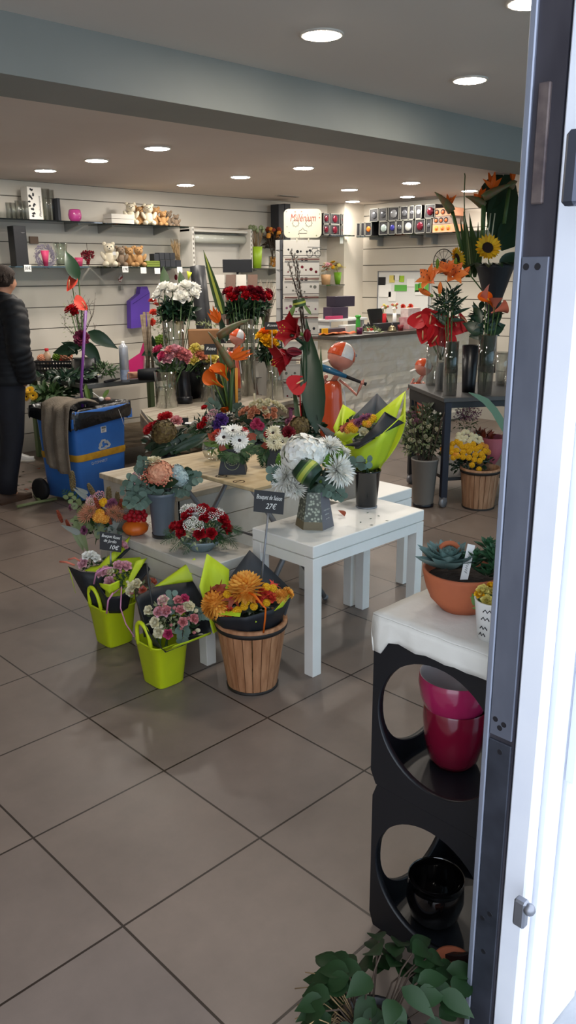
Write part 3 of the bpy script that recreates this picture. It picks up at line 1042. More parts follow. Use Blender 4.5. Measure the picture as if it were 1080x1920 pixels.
# ------------------------------------------------------------------ black cube shelf in the foreground
CB0 = V((1.31, .712, 0)); CW, CH = .34, .41
BLC = M('black lacquer board', '0d1016', .42)
cu = thing('cube_shelf', 'stack of two black cube shelves with round cut-outs by the doorway', 'shelf', (1.31 + CW / 2, .725 + CW / 2, 0))
def holed(x, y0, y1, z0, z1, r, th):
    """vertical panel (normal x) with a round hole"""
    mb = MB(); n = 48; cy, cz = (y0 + y1) / 2, (z0 + z1) / 2
    for xx, fl_ in ((x, True), (x + th, False)):
        inner, outer = [], []
        for k in range(n):
            q = 2 * pi * k / n; c_, s_ = cos(q), sin(q)
            inner.append(V((xx, cy + r * c_, cz + r * s_)))
            hy, hz = (y1 - y0) / 2, (z1 - z0) / 2
            hz = (z1 - cz) if s_ > 0 else (cz - z0); f_ = min(hy / max(abs(c_), 1e-6), hz / max(abs(s_), 1e-6))
            outer.append(V((xx, cy + f_ * c_, cz + f_ * s_)))
        b = len(mb.v); mb.v += inner + outer
        for k in range(n):
            k2 = (k + 1) % n; q = (b + k, b + k2, b + n + k2, b + n + k)
            mb.face(q if fl_ else q[::-1], 0, False)
    for k in range(n):
        k2 = (k + 1) % n
        mb.face((k, 2 * n + k, 2 * n + k2, k2), 0, True)
        mb.face((n + k, n + k2, 3 * n + k2, 3 * n + k), 0, False)
    return mb
for lev in range(2):
    z0 = lev * (CH + .002); e = .0 if lev == 0 else .006
    y0, y1 = CB0.y, CB0.y + CW
    m = holed(CB0.x - e * .3, y0, y1 + e, z0, z0 + CH, .157, .016); part(m, 'side_panel', BLC, cu)
    m = holed(CB0.x + CW - .016, y0, y1 + e, z0, z0 + CH, .157, .016); part(m, 'side_panel', BLC, cu)
    m = MB(); m.box((CB0.x + .016, y0, z0), (CB0.x + CW - .016, y1, z0 + .016)); part(m, 'bottom_board', BLC, cu)
    m = MB(); m.box((CB0.x + .016, y0, z0 + CH - .016), (CB0.x + CW - .016, y1, z0 + CH)); part(m, 'top_board', BLC, cu)
    m = holed(0, CB0.x + .016, CB0.x + CW - .016, z0 + .016, z0 + CH - .016, .150, .014)
    m.v = [V((p.y, y1 - .014 + e + p.x, p.z)) for p in m.v]; m.f = [q[::-1] for q in m.f]
    part(m, 'end_panel', BLC, cu)
CUZ = 2 * CH + .002
# wrapped white slab on top
cl = MB(); random.seed(3)
Xa, Xb, Ya, Yb = 1.304, 1.67, .712, 1.060
ZT = CUZ + .024
n = 14
top = [[V((Xa + (Xb - Xa) * i / n, Ya + (Yb - Ya) * j / n, ZT + random.uniform(-.0012, .0012))) for j in range(n + 1)] for i in range(n + 1)]
cl.grid(top)
def skirt(P, out, h0):
    rows = [P]
    for k in range(1, 5):
        t = k / 4
        rows.append([p + V(out) * (.004 * sin(j * 1.9 + k) * t + .002) - UP * (h0(j) * t) + V((0, 0, random.uniform(-.001, .001))) for j, p in enumerate(P)])
    cl.grid(rows)
ch = lambda j: (.052 + .004 * sin(j * 2.1)) if j < n - 1 else .088
skirt([top[0][j] for j in range(n + 1)], (-1, 0, 0), ch)
skirt([top[i][n] for i in range(n + 1)], (0, 1, 0), lambda i: .088 if i < 2 else .05)
skirt([top[n][j] for j in range(n + 1)], (1, 0, 0), ch); skirt([top[i][0] for i in range(n + 1)], (0, -1, 0), ch)
clo = solo(cl, 'table_cover', M('creased white cover', 'dcdad3', .6, col2='cfccc4', scale=6, bump=.35, bscale=22), 'creased white cover wrapped over the black cube shelf', 'cover', (1.49, .91, CUZ))
md = clo.modifiers.new('thickness', 'SOLIDIFY'); md.thickness = .004

# ------------------------------------------------------------------ pots inside the cubes
def bowl_pot(name, label, mo, mi_, c, r, h, prof=None, seg=40):
    t = thing(name, label, 'pot', c)
    P = prof or [(0, 0), (.62, 0), (.78, .12), (.93, .45), (1.0, .78), (.985, .98), (.97, 1.0)]
    m = MB(); m.lathe([(a * r, b * h) for a, b in P], c, seg); part(m, 'outside', mo, t)
    m = MB(); q = [(.97, 1.0), (.94, .99), (.95, .78), (.88, .45), (.7, .1), (0, .06)]
    m.lathe([(a * r, b * h) for a, b in q], c, seg); part(m, 'inside', mi_, t)
    return t
MAG = M('magenta glaze', '9d2451', .16, coat=.5)
MAGD = M('dark red glaze', '6e1028', .16, coat=.5)
PINW = M('pale inner glaze', 'c9bcbc', .35)
pc = V((1.495, .952, CH + .018))
bowl_pot('plant_pot', 'dark red glossy pot, lower one of the two stacked in the upper cube', MAGD, MAGD, pc, .078, .16)
bowl_pot('plant_pot', 'magenta glossy pot with pale inside, resting on the dark red pot', MAG, PINW, pc + V((-.003, .003, .135)), .088, .105)
bowl_pot('plant_pot', 'second dark red pot behind the magenta pot in the upper cube', MAGD, MAGD, V((1.585, .79, CH + .018)), .055, .15)
bowl_pot('plant_pot', 'black shiny round bowl in the lower cube', M('black glaze', '0c0a0c', .08, coat=1), M('black glaze inside', '08080a', .1, coat=1), V((1.425, .935, .016)), .072, .125,
         [(0, 0), (.6, 0), (.85, .15), (1, .5), (.97, .8), (.86, .97), (.84, 1)])
# ================================================================== foreground: cover top and doorway plants
random.seed(21)
TERRA = M('terracotta', 'b0603c', .75, col2='9c5234', scale=10, bump=.1)
SOIL = M('potting soil', '2b2019', .95, bump=.8, bscale=90)
WPOT = M('white glazed pot', 'e9e9e6', .3)
BLACKP = M('black plastic', '15171c', .32, col2='1a1d24')
INK = M('black ink', '15151a', .7)
CHALK = M('chalk marker white', 'f2f2ee', .8)
SLATE = M('chalkboard black', '14161a', .55)
ZTC = CUZ + .026
# terracotta succulent bowl
c = atz(866, 1140, ZTC); c.x += .0
tb = thing('terracotta_bowl', 'terracotta bowl planted with succulents on the creased white cover', 'planter', c)
m = MB(); r = .092
m.lathe([(0, 0), (.045, 0), (.052, .006), (.074, .030), (.075, .034), (.083, .052), (.088, .070), (r, .088), (r, .096), (.086, .096), (.080, .07), (0, .066)], c, 40)
part(m, 'bowl', TERRA, tb)
m = MB(); m.lathe([(0, .082), (.04, .080), (.084, .074)], c, 28); part(m, 'soil', SOIL, tb)
def echeveria(root, cc, r, mt, n=34, name='succulent'):
    m = MB()
    for i in range(n):
        t = (i + .5) / n; az = i * GA; el = 1.25 - 1.05 * t
        L = r * (.35 + .75 * t)
        d = V((cos(az) * cos(el), sin(az) * cos(el), sin(el)))
        b = V(cc) + d * (r * .12) - UP * (.012 * t)
        nn = V((-cos(az) * sin(el), -sin(az) * sin(el), cos(el)))
        m.leaf(b, d, nn, L, r * (.28 + .28 * t), -.35, .35, 5, 0, 'leaf')
    return part(m, name, mt, root)
SUC = M('blue green succulent', '6f8a88', .45, island='587672', col2='7f9690', scale=30)
SUC2 = M('green succulent', '3f6a48', .45, island='2f5a3c')
p = at(838, 1066, dep(c) - .01); p.z = ZTC + .098
echeveria(tb, p, .078, SUC, 46)
p2 = c + (at(905, 1060, dep(c)) - at(866, 1060, dep(c))); p2.z = ZTC + .10
for k in range(14):
    q = p2 + V((random.uniform(-.035, .035), random.uniform(-.035, .035), random.uniform(-.005, .045)))
    echeveria(tb, q, .034, SUC2, 16, 'succulent_rosette')
m = MB(); q = c + (at(841, 1030, dep(c)) - at(866, 1030, dep(c))) + V((.02, .02, 0)); q.z = ZTC + .125
m.tube([q + (RIGHT * cos(a) + UP * sin(a)) * .022 for a in [pi * k / 10 for k in range(11)]], .006, 8)
part(m, 'clay_ring', TERRA, tb)
tg = thing('plant_label', 'white printed plant label stuck among the succulents in the terracotta bowl', 'label', at(872, 1090, dep(c) - .03))
a, b = at(869, 1090, dep(c) - .05), at(884, 1021, dep(c) - .045)
ax = (b - a).normalized(); sx = RIGHT - ax * RIGHT.dot(ax); sx.normalize(); nz = sx.cross(ax)
m = MB(); m.box((-.0085, 0, -.0006), (.0085, (b - a).length, .0006), rot=Matrix((sx, ax, nz)).transposed(), org=a); part(m, 'card', M('label card', 'eef0f0', .5), tg)
scribble(INK, tg, a.lerp(b, .5) + nz * .001, ax, -sx, .007, .045)
# white pot with small yellow roses at the jamb
c = atz(922, 1196, ZTC)
wp = thing('flower_pot', 'white pot of small yellow roses half hidden by the door jamb', 'flower pot', c)
m = MB(); m.lathe([(0, 0), (.030, 0), (.040, .085), (.041, .088), (.037, .088), (.036, .07), (0, .07)], c, 28); part(m, 'pot', WPOT, wp)
m = MB()
for k, z in enumerate((.014, .03, .052, .07)):
    a0 = 2.75 + k * .12
    pts = [c + V((cos(a0 + .12 * j) * (.0312 + z * .118), sin(a0 + .12 * j) * (.0312 + z * .118), z + (.006 if j % 2 else 0))) for j in range(5)]
    m.tube(pts, .0012, 4)
part(m, 'printed_marks', INK, wp)
A = Arr(wp, 918, 1125, 34, dep(c) - .01)
A.many('rose', PYEL, [(905, 1106), (913, 1126), (926, 1110), (938, 1124)], 24)
A.many('rose', YELLOW, [(899, 1113), (921, 1098)], 20)
clump(wp, 'foliage', LEAFL, 918, 1132, 34, 26, dep(c), 40, .028, .016)

# leafy plant at the door foot
c = V((1.02, .80, 0))
gp = thing('potted_plant', 'bushy dark green leafy plant with dry stems on the floor in the doorway', 'plant', c)
m = MB(); m.lathe([(0, 0), (.06, 0), (.075, .08), (.08, .08), (.08, .095), (.072, .095), (.07, .08), (0, .07)], c, 32); part(m, 'pot', BLACKP, gp)
m = MB(); m.lathe([(0, .086), (.071, .080)], c, 24); part(m, 'soil', SOIL, gp)
PL = M('plant leaf mid green', '0f220f', .55, island='1c3817', spec=.3)
cc = c + V((.045, .0, 0))
for i in range(95):
    az = random.uniform(0, 2 * pi); rr = sqrt(random.uniform(.01, 1)) * .15
    e = cc + V((cos(az) * rr, sin(az) * rr, .235 - rr * .75 + random.uniform(-.07, .03)))
    b = c + V((cos(az) * .03, sin(az) * .03, .085)); mid = b.lerp(e, .6) + UP * .03
    m = MB(); d = V((cos(az), sin(az), random.uniform(-.5, .2))) + V((random.uniform(-.5, .5), random.uniform(-.5, .5), 0))
    m.leaf(e, d, UP + TOC * .4, random.uniform(.055, .085), random.uniform(.036, .05), .6, .14, 6, 0, 'leaf'); lf = part(m, 'leaf', PL, gp)
    if i % 3 == 0:
        m = MB(); m.tube([b, mid, e], .0018, 5); part(m, 'stem', TWIG, lf)
m = MB(); random.seed(4)
for i in range(70):
    az = random.uniform(1.6, 5.0); b = c + V((cos(az) * .04, sin(az) * .04, .09)); rr = random.uniform(.10, .2)
    e = c + V((cos(az) * rr, sin(az) * rr, random.uniform(.02, .13))); m.tube([b, b.lerp(e, .5) + UP * .05, e], .0014, 4)
o = part(m, 'dry_stems', DRY, gp); o['kind'] = 'stuff'
c = atz(846, 1850, 0)
tp = thing('plant_pot', 'small terracotta pot beside the lower black cube behind the leafy plant', 'pot', c)
m = MB(); m.lathe([(0, 0), (.030, 0), (.040, .06), (.044, .06), (.044, .075), (.037, .075), (.034, .05), (0, .05)], c, 28); part(m, 'outside', TERRA, tp)

# ================================================================== wooden bucket with the orange bouquet
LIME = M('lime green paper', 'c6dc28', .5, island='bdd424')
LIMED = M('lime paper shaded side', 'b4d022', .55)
CHAR = M('charcoal paper', '43464c', .6)
BLKP = M('black paper', '1c1f25', .55)
CEDAR = M('cedar staves', 'b98660', .7, col2='94623f', scale=5, stretch=(9, 9, .9), bump=.12)
BAND = M('dark rim band', '1d1714', .6)
def staved_bucket(label, c, r0, r1, h, name='wooden_bucket', seed=0, mt=CEDAR):
    t = thing(name, label, 'bucket', c)
    n = 22; rnd = random.Random(seed)
    m = MB()
    for k in range(n):
        a0, a1 = 2 * pi * k / n + .012, 2 * pi * (k + 1) / n - .012
        pts = []
        j = rnd.uniform(-.0012, .0012)
        for (ra, rb, z) in ((r0, r0 - .012, 0), (r1, r1 - .012, h)):
            pts.append([c + V((rr * cos(q), rr * sin(q), z)) for rr in (ra + j, rb) for q in (a0, a1)])
        b = len(m.v)
        for row in pts: m.v += row
        for q in ((0, 1, 5, 4), (3, 2, 6, 7), (2, 0, 4, 6), (1, 3, 7, 5), (4, 5, 7, 6)): m.face([b + i for i in q], 0, False)
    part(m, 'staves', mt, t)
    rm = lambda z: r0 + (r1 - r0) * z / h
    m = MB(); m.lathe([(rm(0) + .004, 0), (rm(.012) + .005, .012), (rm(.012) - .01, .012)], c, 40); part(m, 'bottom_band', BAND, t)
    m = MB(); m.lathe([(rm(h - .03) + .002, h - .03), (rm(h - .03) + .005, h - .028), (rm(h) + .005, h - .012), (rm(h) + .002, h - .010)], c, 40); part(m, 'top_band', BAND, t)
    m = MB(); m.lathe([(rm(h) + .003, h - .010), (rm(h) + .003, h + .003), (rm(h) - .013, h + .003), (rm(h - .03) - .013, h - .03)], c, 40); part(m, 'rim', mt, t)
    m = MB(); m.lathe([(0, .02), (r0 - .006, .02)], c, 30); part(m, 'base', BAND, t)
    return t
bc = V((1.935, 2.185, 0)); bd = dep(bc)
staved_bucket('cedar stave bucket on the floor beside the front white table leg, holding the orange bouquet', bc, .098, .14, .285, seed=2)
d = dep(bc + V((0, 0, .3)))
ob = thing('wrapped_bouquet', 'orange chrysanthemum bouquet in charcoal and lime paper standing in the cedar bucket', 'bouquet', bc + V((0, 0, .03)))
def pts(lst, d): return [at(x, y, d + (z if z else 0)) for x, y, z in lst]
f_ = d - .0
# paper: front band, back peak, left lime peak
sheet('wrapping_paper', [BLKP, CHAR], ob, pts([(414, 1186, .0), (434, 1196, -.055), (466, 1202, -.075), (500, 1196, -.055), (520, 1182, .0)], d),
      pts([(376, 1130, -.03), (402, 1157, -.12), (460, 1158, -.17), (512, 1143, -.13), (547, 1112, -.03)], d), bulge=.006, bdir=TOC)
sheet('wrapping_paper', [CHAR, BLKP], ob, pts([(410, 1185, .0), (440, 1180, .06), (475, 1178, .07), (510, 1178, .06), (530, 1172, .0)], d),
      pts([(396, 1120, .06), (432, 1080, .15), (468, 1031, .17), (515, 1075, .15), (549, 1108, .04)], d), bulge=-.01, bdir=TOC)
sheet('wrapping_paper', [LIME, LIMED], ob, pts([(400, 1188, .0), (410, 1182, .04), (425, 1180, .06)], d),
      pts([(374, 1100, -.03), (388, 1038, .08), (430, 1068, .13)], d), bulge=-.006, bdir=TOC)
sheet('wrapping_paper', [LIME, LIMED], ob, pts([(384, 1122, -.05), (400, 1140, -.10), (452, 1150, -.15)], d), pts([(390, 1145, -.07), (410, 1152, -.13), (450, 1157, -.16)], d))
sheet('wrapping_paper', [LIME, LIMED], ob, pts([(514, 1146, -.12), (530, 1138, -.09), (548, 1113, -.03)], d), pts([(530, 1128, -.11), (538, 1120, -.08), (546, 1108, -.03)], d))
A = Arr(ob, 462, 1135, 85, d)
A.fl('mum', AMBER, 461, 1101, 62); A.fl('mum', AMBER, 404, 1134, 52); A.fl('mum', AMBER, 527, 1118, 26, name='carnation')
A.many('carnation', AMBER, [(520, 1116), (540, 1112)], 26)
A.many('rose', CORAL, [(494, 1110), (508, 1119), (428, 1146), (484, 1122)], 24)
A.many('pompon', YELLOW, [(426, 1114), (458, 1137), (476, 1137), (499, 1101), (512, 1103), (446, 1144), (461, 1128), (442, 1148), (500, 1130)], 17)
for x, y, s_, mt in ((398, 1110, 40, AUT), (408, 1100, 36, AUT), (444, 1115, 34, RED), (434, 1125, 40, AUT), (517, 1094, 30, CORAL), (500, 1125, 26, AUT), (392, 1122, 26, RED), (418, 1104, 30, AUT), (474, 1118, 26, AUT)):
    A.fl('maple', mt, x, y, s_)
clump(ob, 'foliage', LEAFD, 460, 1138, 70, 28, d, 80, .045, .026)
m = MB(); m.tube(pts([(461, 1108, -.14), (478, 1117, -.17), (493, 1136, -.185)], d), [.004, .005, .004], 6); m.tube(pts([(493, 1136, -.185), (498, 1140, -.18), (497, 1160, -.165), (494, 1186, -.13)], d), .0035, 6)
part(m, 'raffia_tie', ORANGE, ob)
m = MB()
for k in range(6): m.tube([bc + V((.02 * cos(k), .02 * sin(k), .035)), bc + V((.03 * cos(k * 2), .03 * sin(k * 2), .26))], .003, 5)
part(m, 'stem_bundle', STEM, ob)
m = MB(); q = at(480, 1166, d - .163); m.lathe([(.0, 0), (.004, 0), (.004, .0008), (0, .0008)], q, 3, rot=TOC.to_track_quat('Z', 'Y').to_matrix()); part(m, 'sticker', LIME, ob)

def price_sign(label, stick0, stick1, quad, d, lines, name='price_sign'):
    """black chalk sign on a stick; quad = pixel corners (tl, tr, br, bl)"""
    t = thing(name, label, 'sign', at(*stick0, d))
    tl, tr, br, bl = [at(x, y, d - .01) for x, y in quad]
    rt = (tr - tl); up_ = (tl - bl); n = rt.cross(up_).normalized()
    m = MB(); b = len(m.v); m.v += [bl, br, tr, tl] + [p - n * .003 for p in (bl, br, tr, tl)]
    for q in ((0, 1, 2, 3), (7, 6, 5, 4), (0, 4, 5, 1), (1, 5, 6, 2), (2, 6, 7, 3), (3, 7, 4, 0)): m.face(q, 0, False)
    bo = part(m, 'board', SLATE, t)
    if stick1:
        m = MB(); m.tube([at(*stick0, d - .005), at(*stick1, d - .005)], .0042, 8); part(m, 'stick', GALV, t)
    for s_, u, v, size, w_ in lines:
        p = bl + rt * u + up_ * v + n * .0006
        text(s_, 'lettering', CHALK, bo, p, rt, up_, size * up_.length, shear=.25, width=w_ * rt.length)
    return t
price_sign('black chalk price sign on a grey stick above the orange bouquet, 27 euros', (490, 1092), (503, 960), ((477, 918), (534, 924), (531, 965), (475, 959)), d - .02,
           [('Bouquet de Saison', .5, .70, .30, .84), ('27€', .56, .30, .36, .36)])

# ================================================================== lime tote buckets and rose bouquets
LIMEB = M('lime plastic', 'd0e01e', .38, col2='c8d91c')
def tote(label, nb, d):
    """square tapered tote bucket; nb = near bottom corner"""
    t = thing('tote_bucket', label, 'bucket', nb + V((.062, .062, 0)))
    c = nb + V((.062, .062, 0))
    m = MB()
    prof = [(0, .004), (.058, 0), (.064, .006), (.084, .185), (.087, .187), (.087, .192), (.081, .192), (.062, .012), (0, .012)]
    m.lathe(prof, c, 40, sq=(1, 1, 5)); part(m, 'body', LIMEB, t)
    for sg in (-1, 1):
        path = []
        for k in range(13):
            a_ = pi * k / 12
            path.append(c + V((sg * (.082 + .012 * sin(a_)), .040 * cos(a_) * 1.1, .18 + .105 * sin(a_) ** .7)))
        m = MB(); b = len(m.v)
        m.tube(path, .0085, 8); part(m, 'handle', LIMEB, t)
    return t
b1 = atz(207, 1218, 0); b2 = atz(301, 1296, 0)
tote('lime plastic tote bucket holding the two pale pink rose bouquets', b1, 0)
tote('lime plastic tote bucket holding the mixed pink and cream rose bouquet', b2, 0)
# bouquet 2 (nearer): pink and cream roses in black / lime paper
c2 = b2 + V((.062, .062, 0)); d = dep(c2 + V((0, 0, .25)))
rb = thing('wrapped_bouquet', 'mixed pink and cream spray rose bouquet in black paper lined with lime', 'bouquet', c2 + V((0, 0, .03)))
sheet('wrapping_paper', [BLKP, CHAR], rb, pts([(270, 1190, 0), (285, 1210, -.05), (312, 1222, -.07), (340, 1212, -.04), (350, 1195, 0)], d),
      pts([(255, 1122, -.02), (275, 1180, -.10), (310, 1224, -.15), (352, 1206, -.13), (396, 1188, -.04)], d), bulge=.005, bdir=TOC)
sheet('wrapping_paper', [BLKP, CHAR], rb, pts([(270, 1195, 0), (290, 1190, .03), (315, 1188, .05), (340, 1190, .03), (350, 1195, 0)], d),
      pts([(255, 1120, -.01), (290, 1100, .08), (362, 1090, .13), (384, 1130, .08), (397, 1186, -.03)], d), bulge=-.012, bdir=TOC)
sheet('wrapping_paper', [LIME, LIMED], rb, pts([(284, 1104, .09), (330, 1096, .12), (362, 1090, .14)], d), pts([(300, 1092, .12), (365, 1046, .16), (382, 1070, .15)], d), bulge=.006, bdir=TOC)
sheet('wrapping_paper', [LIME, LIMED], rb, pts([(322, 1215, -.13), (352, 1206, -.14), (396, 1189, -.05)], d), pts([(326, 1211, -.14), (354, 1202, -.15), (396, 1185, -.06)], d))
A = Arr(rb, 322, 1148, 70, d, up=.6)
A.many('rose', PALEP, [(305, 1125), (311, 1147), (298, 1147)], 22)
A.many('rose', PINK, [(297, 1146), (343, 1166), (339, 1143), (311, 1144), (334, 1125), (365, 1160)], 20)
A.many('rose', HOTP, [(315, 1189), (346, 1122)], 20)
A.many('rose', IVORY, [(278, 1144), (306, 1126), (352, 1135), (355, 1137), (290, 1167), (297, 1186)], 22)
A.many('bud', PINK, [(321, 1172), (340, 1178), (366, 1160), (364, 1186), (308, 1134), (354, 1159), (327, 1140)], 14)
A.many('bud', IVORY, [(377, 1191), (303, 1175), (368, 1145), (371, 1182), (292, 1176)], 15)
clump(rb, 'foliage', VARIEG, 325, 1155, 58, 40, d, 170, .024, .011)
clump(rb, 'dark_foliage', LEAF, 325, 1160, 62, 40, d + .02, 90, .035, .018)
euca(rb, [(330, 1150, 322, 1112), (345, 1160, 342, 1198), (350, 1150, 388, 1150)], d - .05, 8, 5)
m = MB(); m.tube(pts([(275, 1056, -.06), (278, 1090, -.08), (287, 1140, -.10)], d), .0035, 6); part(m, 'cane', M('dark cane', '2e3030', .5), rb)
m = MB()
for k in range(6): m.tube([c2 + V((.015 * cos(k), .015 * sin(k), .035)), c2 + V((.03 * cos(k * 2), .03 * sin(k * 2), .22))], .003, 5)
part(m, 'stem_bundle', STEM, rb)
# bouquets in bucket 1
c1 = b1 + V((.062, .062, 0)); d = dep(c1 + V((0, 0, .25)))
pb = thing('wrapped_bouquet', 'pale pink rose bouquet in black and lime paper, nearer one in the first tote', 'bouquet', c1 + V((.02, -.02, .03)))
dd = d - .05
sheet('wrapping_paper', [BLKP, CHAR], pb, pts([(188, 1135, 0), (205, 1150, -.03), (225, 1150, -.03), (240, 1140, 0)], dd),
      pts([(180, 1090, -.05), (200, 1120, -.09), (225, 1118, -.1), (250, 1100, -.05)], dd), bulge=.005, bdir=TOC)
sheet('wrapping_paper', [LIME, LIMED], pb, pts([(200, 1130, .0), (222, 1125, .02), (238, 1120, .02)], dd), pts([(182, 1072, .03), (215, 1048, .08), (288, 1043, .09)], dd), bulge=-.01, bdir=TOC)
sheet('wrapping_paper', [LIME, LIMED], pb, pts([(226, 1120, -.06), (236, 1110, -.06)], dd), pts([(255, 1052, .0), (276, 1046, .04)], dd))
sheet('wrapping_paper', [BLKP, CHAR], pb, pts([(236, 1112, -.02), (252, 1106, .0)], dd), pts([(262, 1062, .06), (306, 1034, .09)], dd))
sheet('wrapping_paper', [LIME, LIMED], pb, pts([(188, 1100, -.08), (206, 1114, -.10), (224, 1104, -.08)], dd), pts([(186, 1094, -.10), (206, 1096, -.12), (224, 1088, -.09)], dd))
A = Arr(pb, 215, 1075, 42, dd, up=.6)
A.many('rose', PALEP, [(189, 1074), (222, 1060), (236, 1061), (205, 1091), (198, 1071)], 22)
A.many('rose', IVORY, [(206, 1071)], 18)
A.many('bud', PALEP, [(214, 1078), (226, 1072)], 12)
clump(pb, 'foliage', LEAF, 220, 1078, 36, 28, dd, 120, .022, .011)
m = MB(); m.tube(pts([(176, 1095, -.09), (180, 1075, -.12), (196, 1066, -.13), (210, 1064, -.12)], dd), .0035, 6); m.tube(pts([(200, 1150, -.10), (203, 1125, -.13), (212, 1112, -.14)], dd), .004, 6)
m.tube(pts([(214, 1112, -.14), (228, 1100, -.13), (226, 1140, -.12), (236, 1170, -.12), (252, 1194, -.12)], dd), .0028, 6)
part(m, 'pink_ribbon', M('pink ribbon', 'd98fb8', .35), pb)
sb = thing('wrapped_bouquet', 'white and pink rose bouquet behind the price sign, rear one in the first tote', 'bouquet', c1 + V((-.02, .03, .03)))
de = d + .02
sheet('wrapping_paper', [BLKP, CHAR], sb, pts([(165, 1130, 0), (180, 1140, -.03), (200, 1140, -.02)], de), pts([(128, 1062, -.03), (152, 1072, -.09), (196, 1075, -.08)], de), bulge=.008, bdir=TOC)
sheet('wrapping_paper', [LIME, LIMED], sb, pts([(128, 1063, -.032), (133, 1075, -.035)], de), pts([(140, 1105, -.03), (142, 1112, -.03)], de))
sheet('wrapping_paper', [LIME, LIMED], sb, pts([(158, 1070, -.07), (180, 1072, -.08), (205, 1060, -.05), (235, 1030, .02)], de), pts([(170, 1062, -.04), (186, 1060, -.05), (200, 1045, -.03), (245, 1004, .06)], de), bulge=.004, bdir=TOC)
sheet('wrapping_paper', [BLKP, LIME], sb, pts([(200, 1060, .0), (225, 1048, .03)], de), pts([(205, 1040, .03), (252, 1022, .07)], de))
A = Arr(sb, 168, 1052, 34, de, up=.6)
A.many('rose', PALEP, [(155, 1056), (232, 1022)], 22)
A.many('rose', WHITE, [(162, 1042), (180, 1046), (172, 1040)], 18)
clump(sb, 'foliage', LEAF, 170, 1055, 28, 20, de, 80, .02, .01)
m = MB(); m.tube(pts([(112, 1053, -.10), (125, 1054, -.11), (140, 1060, -.10)], de), .0045, 6); m.tube(pts([(128, 1049, -.09), (140, 1046, -.10), (150, 1052, -.09)], de), .004, 6)
part(m, 'orange_ribbon', SALMON, sb)
price_sign('black chalk price sign in the first tote bucket, 10 euros', (208, 1060), (207, 1034), ((187, 996), (229, 1003), (227, 1036), (187, 1030)), d - .06,
           [('Bouquet Roses', .5, .80, .24, .82), ('de Jardin', .46, .54, .24, .56), ('10€', .62, .22, .32, .40)])
# spray roses peeking between the totes
mb_ = thing('wrapped_bouquet', 'small cream and coral spray rose bunch between the two tote buckets', 'bouquet', c1 + V((.05, -.05, .03)))
A = Arr(mb_, 260, 1098, 30, d - .12, up=.6)
A.many('rose', IVORY, [(248, 1100), (256, 1094), (243, 1108)], 20); A.many('bud', PINK, [(247, 1112), (262, 1110), (266, 1102)], 13)
A.many('rose', SALMON, [(288, 1090), (268, 1106)], 16); A.many('bud', IVORY, [(240, 1092)], 12)
clump(mb_, 'foliage', OLIVE, 258, 1104, 26, 18, d - .11, 60, .02, .01)
# ================================================================== arrangements on the front white table
random.seed(33)
CLEARG = glass_mat('clear glass', 'fbfdfc', .12)
GLASSG = glass_mat('greenish vase glass', 'f2f7f3', .15)
WATER = glass_mat('vase water', 'eef2ea', .08)
CREAMC = M('cream calyx', 'd9d7c6', .5)
GREYC = M('grey ceramic', '5c6670', .35, col2='525b66', scale=4)
BOXB = M('anthracite card box', '2a2d33', .6)
DARKL = M('leaf dark wrap', '16301c', .35, island='1f3d26')
GOLD = M('box print pale green', 'a9b47c', .5)
LBL = M('small white tag', 'efefec', .5)

def tag_card(root, px, py, d, w=14, h=8, name='price_tag'):
    p = at(px, py, d); a, b = sz(w, d) / 2, sz(h, d) / 2
    m = MB(); m.box((-a, -b, -.0006), (a, b, .0006), rot=Matrix((RIGHT, (UPC * .5 + TOC * -.6 + RIGHT * .1).normalized(), RIGHT.cross((UPC * .5 - TOC * .6).normalized()))).transposed(), org=p)
    return part(m, name, LBL, root)

def gift_box(root, c, wb, wt, h, face, ang, mt=BOXB, name='box'):
    """tapered square card box standing on c; ang = rotation"""
    m = MB(); R_ = rotz(ang); b = len(m.v)
    for w_, z in ((wb, 0), (wt, h)):
        for sx, sy in ((-1, -1), (1, -1), (1, 1), (-1, 1)):
            m.v.append(c + R_ @ V((sx * w_ / 2, sy * w_ / 2, z)))
    for k in range(4): m.face((k, (k + 1) % 4, 4 + (k + 1) % 4, 4 + k), 0, False)
    m.face((3, 2, 1, 0), 0, False)
    return part(m, name, mt, root)

# --- white chrysanthemum arrangement in a hexagonal printed vase
c = atz(590, 985, ZA); d = dep(c)
wa = thing('flower_arrangement', 'white chrysanthemum and hydrangea arrangement in a printed hexagonal vase on the white table', 'flower arrangement', c)
def print_mat():
    m = M('printed vase card', '6c7266', .35)
    N, L = m.node_tree.nodes, m.node_tree.links; b = N['Principled BSDF']
    tc = N.new('ShaderNodeTexCoord'); v = N.new('ShaderNodeTexVoronoi'); v.inputs['Scale'].default_value = 75
    L.new(tc.outputs['Object'], v.inputs['Vector']); r = N.new('ShaderNodeValToRGB')
    e = r.color_ramp.elements; e[0].position = .18; e[0].color = (*lin('b9bfa9'), 1); e[1].position = .5; e[1].color = (*lin('4c5246'), 1)
    L.new(v.outputs['Distance'], r.inputs[0])
    sp = N.new('ShaderNodeSeparateXYZ'); L.new(tc.outputs['Object'], sp.inputs[0])
    rz = N.new('ShaderNodeValToRGB'); e = rz.color_ramp.elements; e[0].position = .032; e[0].color = (*lin('7a6c4a'), 1); e[1].position = .036; e[1].color = (1, 1, 1, 1)
    L.new(sp.outputs['Z'], rz.inputs[0])
    fz = N.new('ShaderNodeMath'); fz.operation = 'LESS_THAN'; fz.inputs[1].default_value = .034; L.new(sp.outputs['Z'], fz.inputs[0])
    mx = N.new('ShaderNodeMix'); mx.data_type = 'RGBA'; L.new(fz.outputs[0], mx.inputs[0]); L.new(r.outputs[0], mx.inputs[6]); mx.inputs[7].default_value = (*lin('6b5c3a'), 1)
    L.new(mx.outputs[2], b.inputs['Base Color']); return m
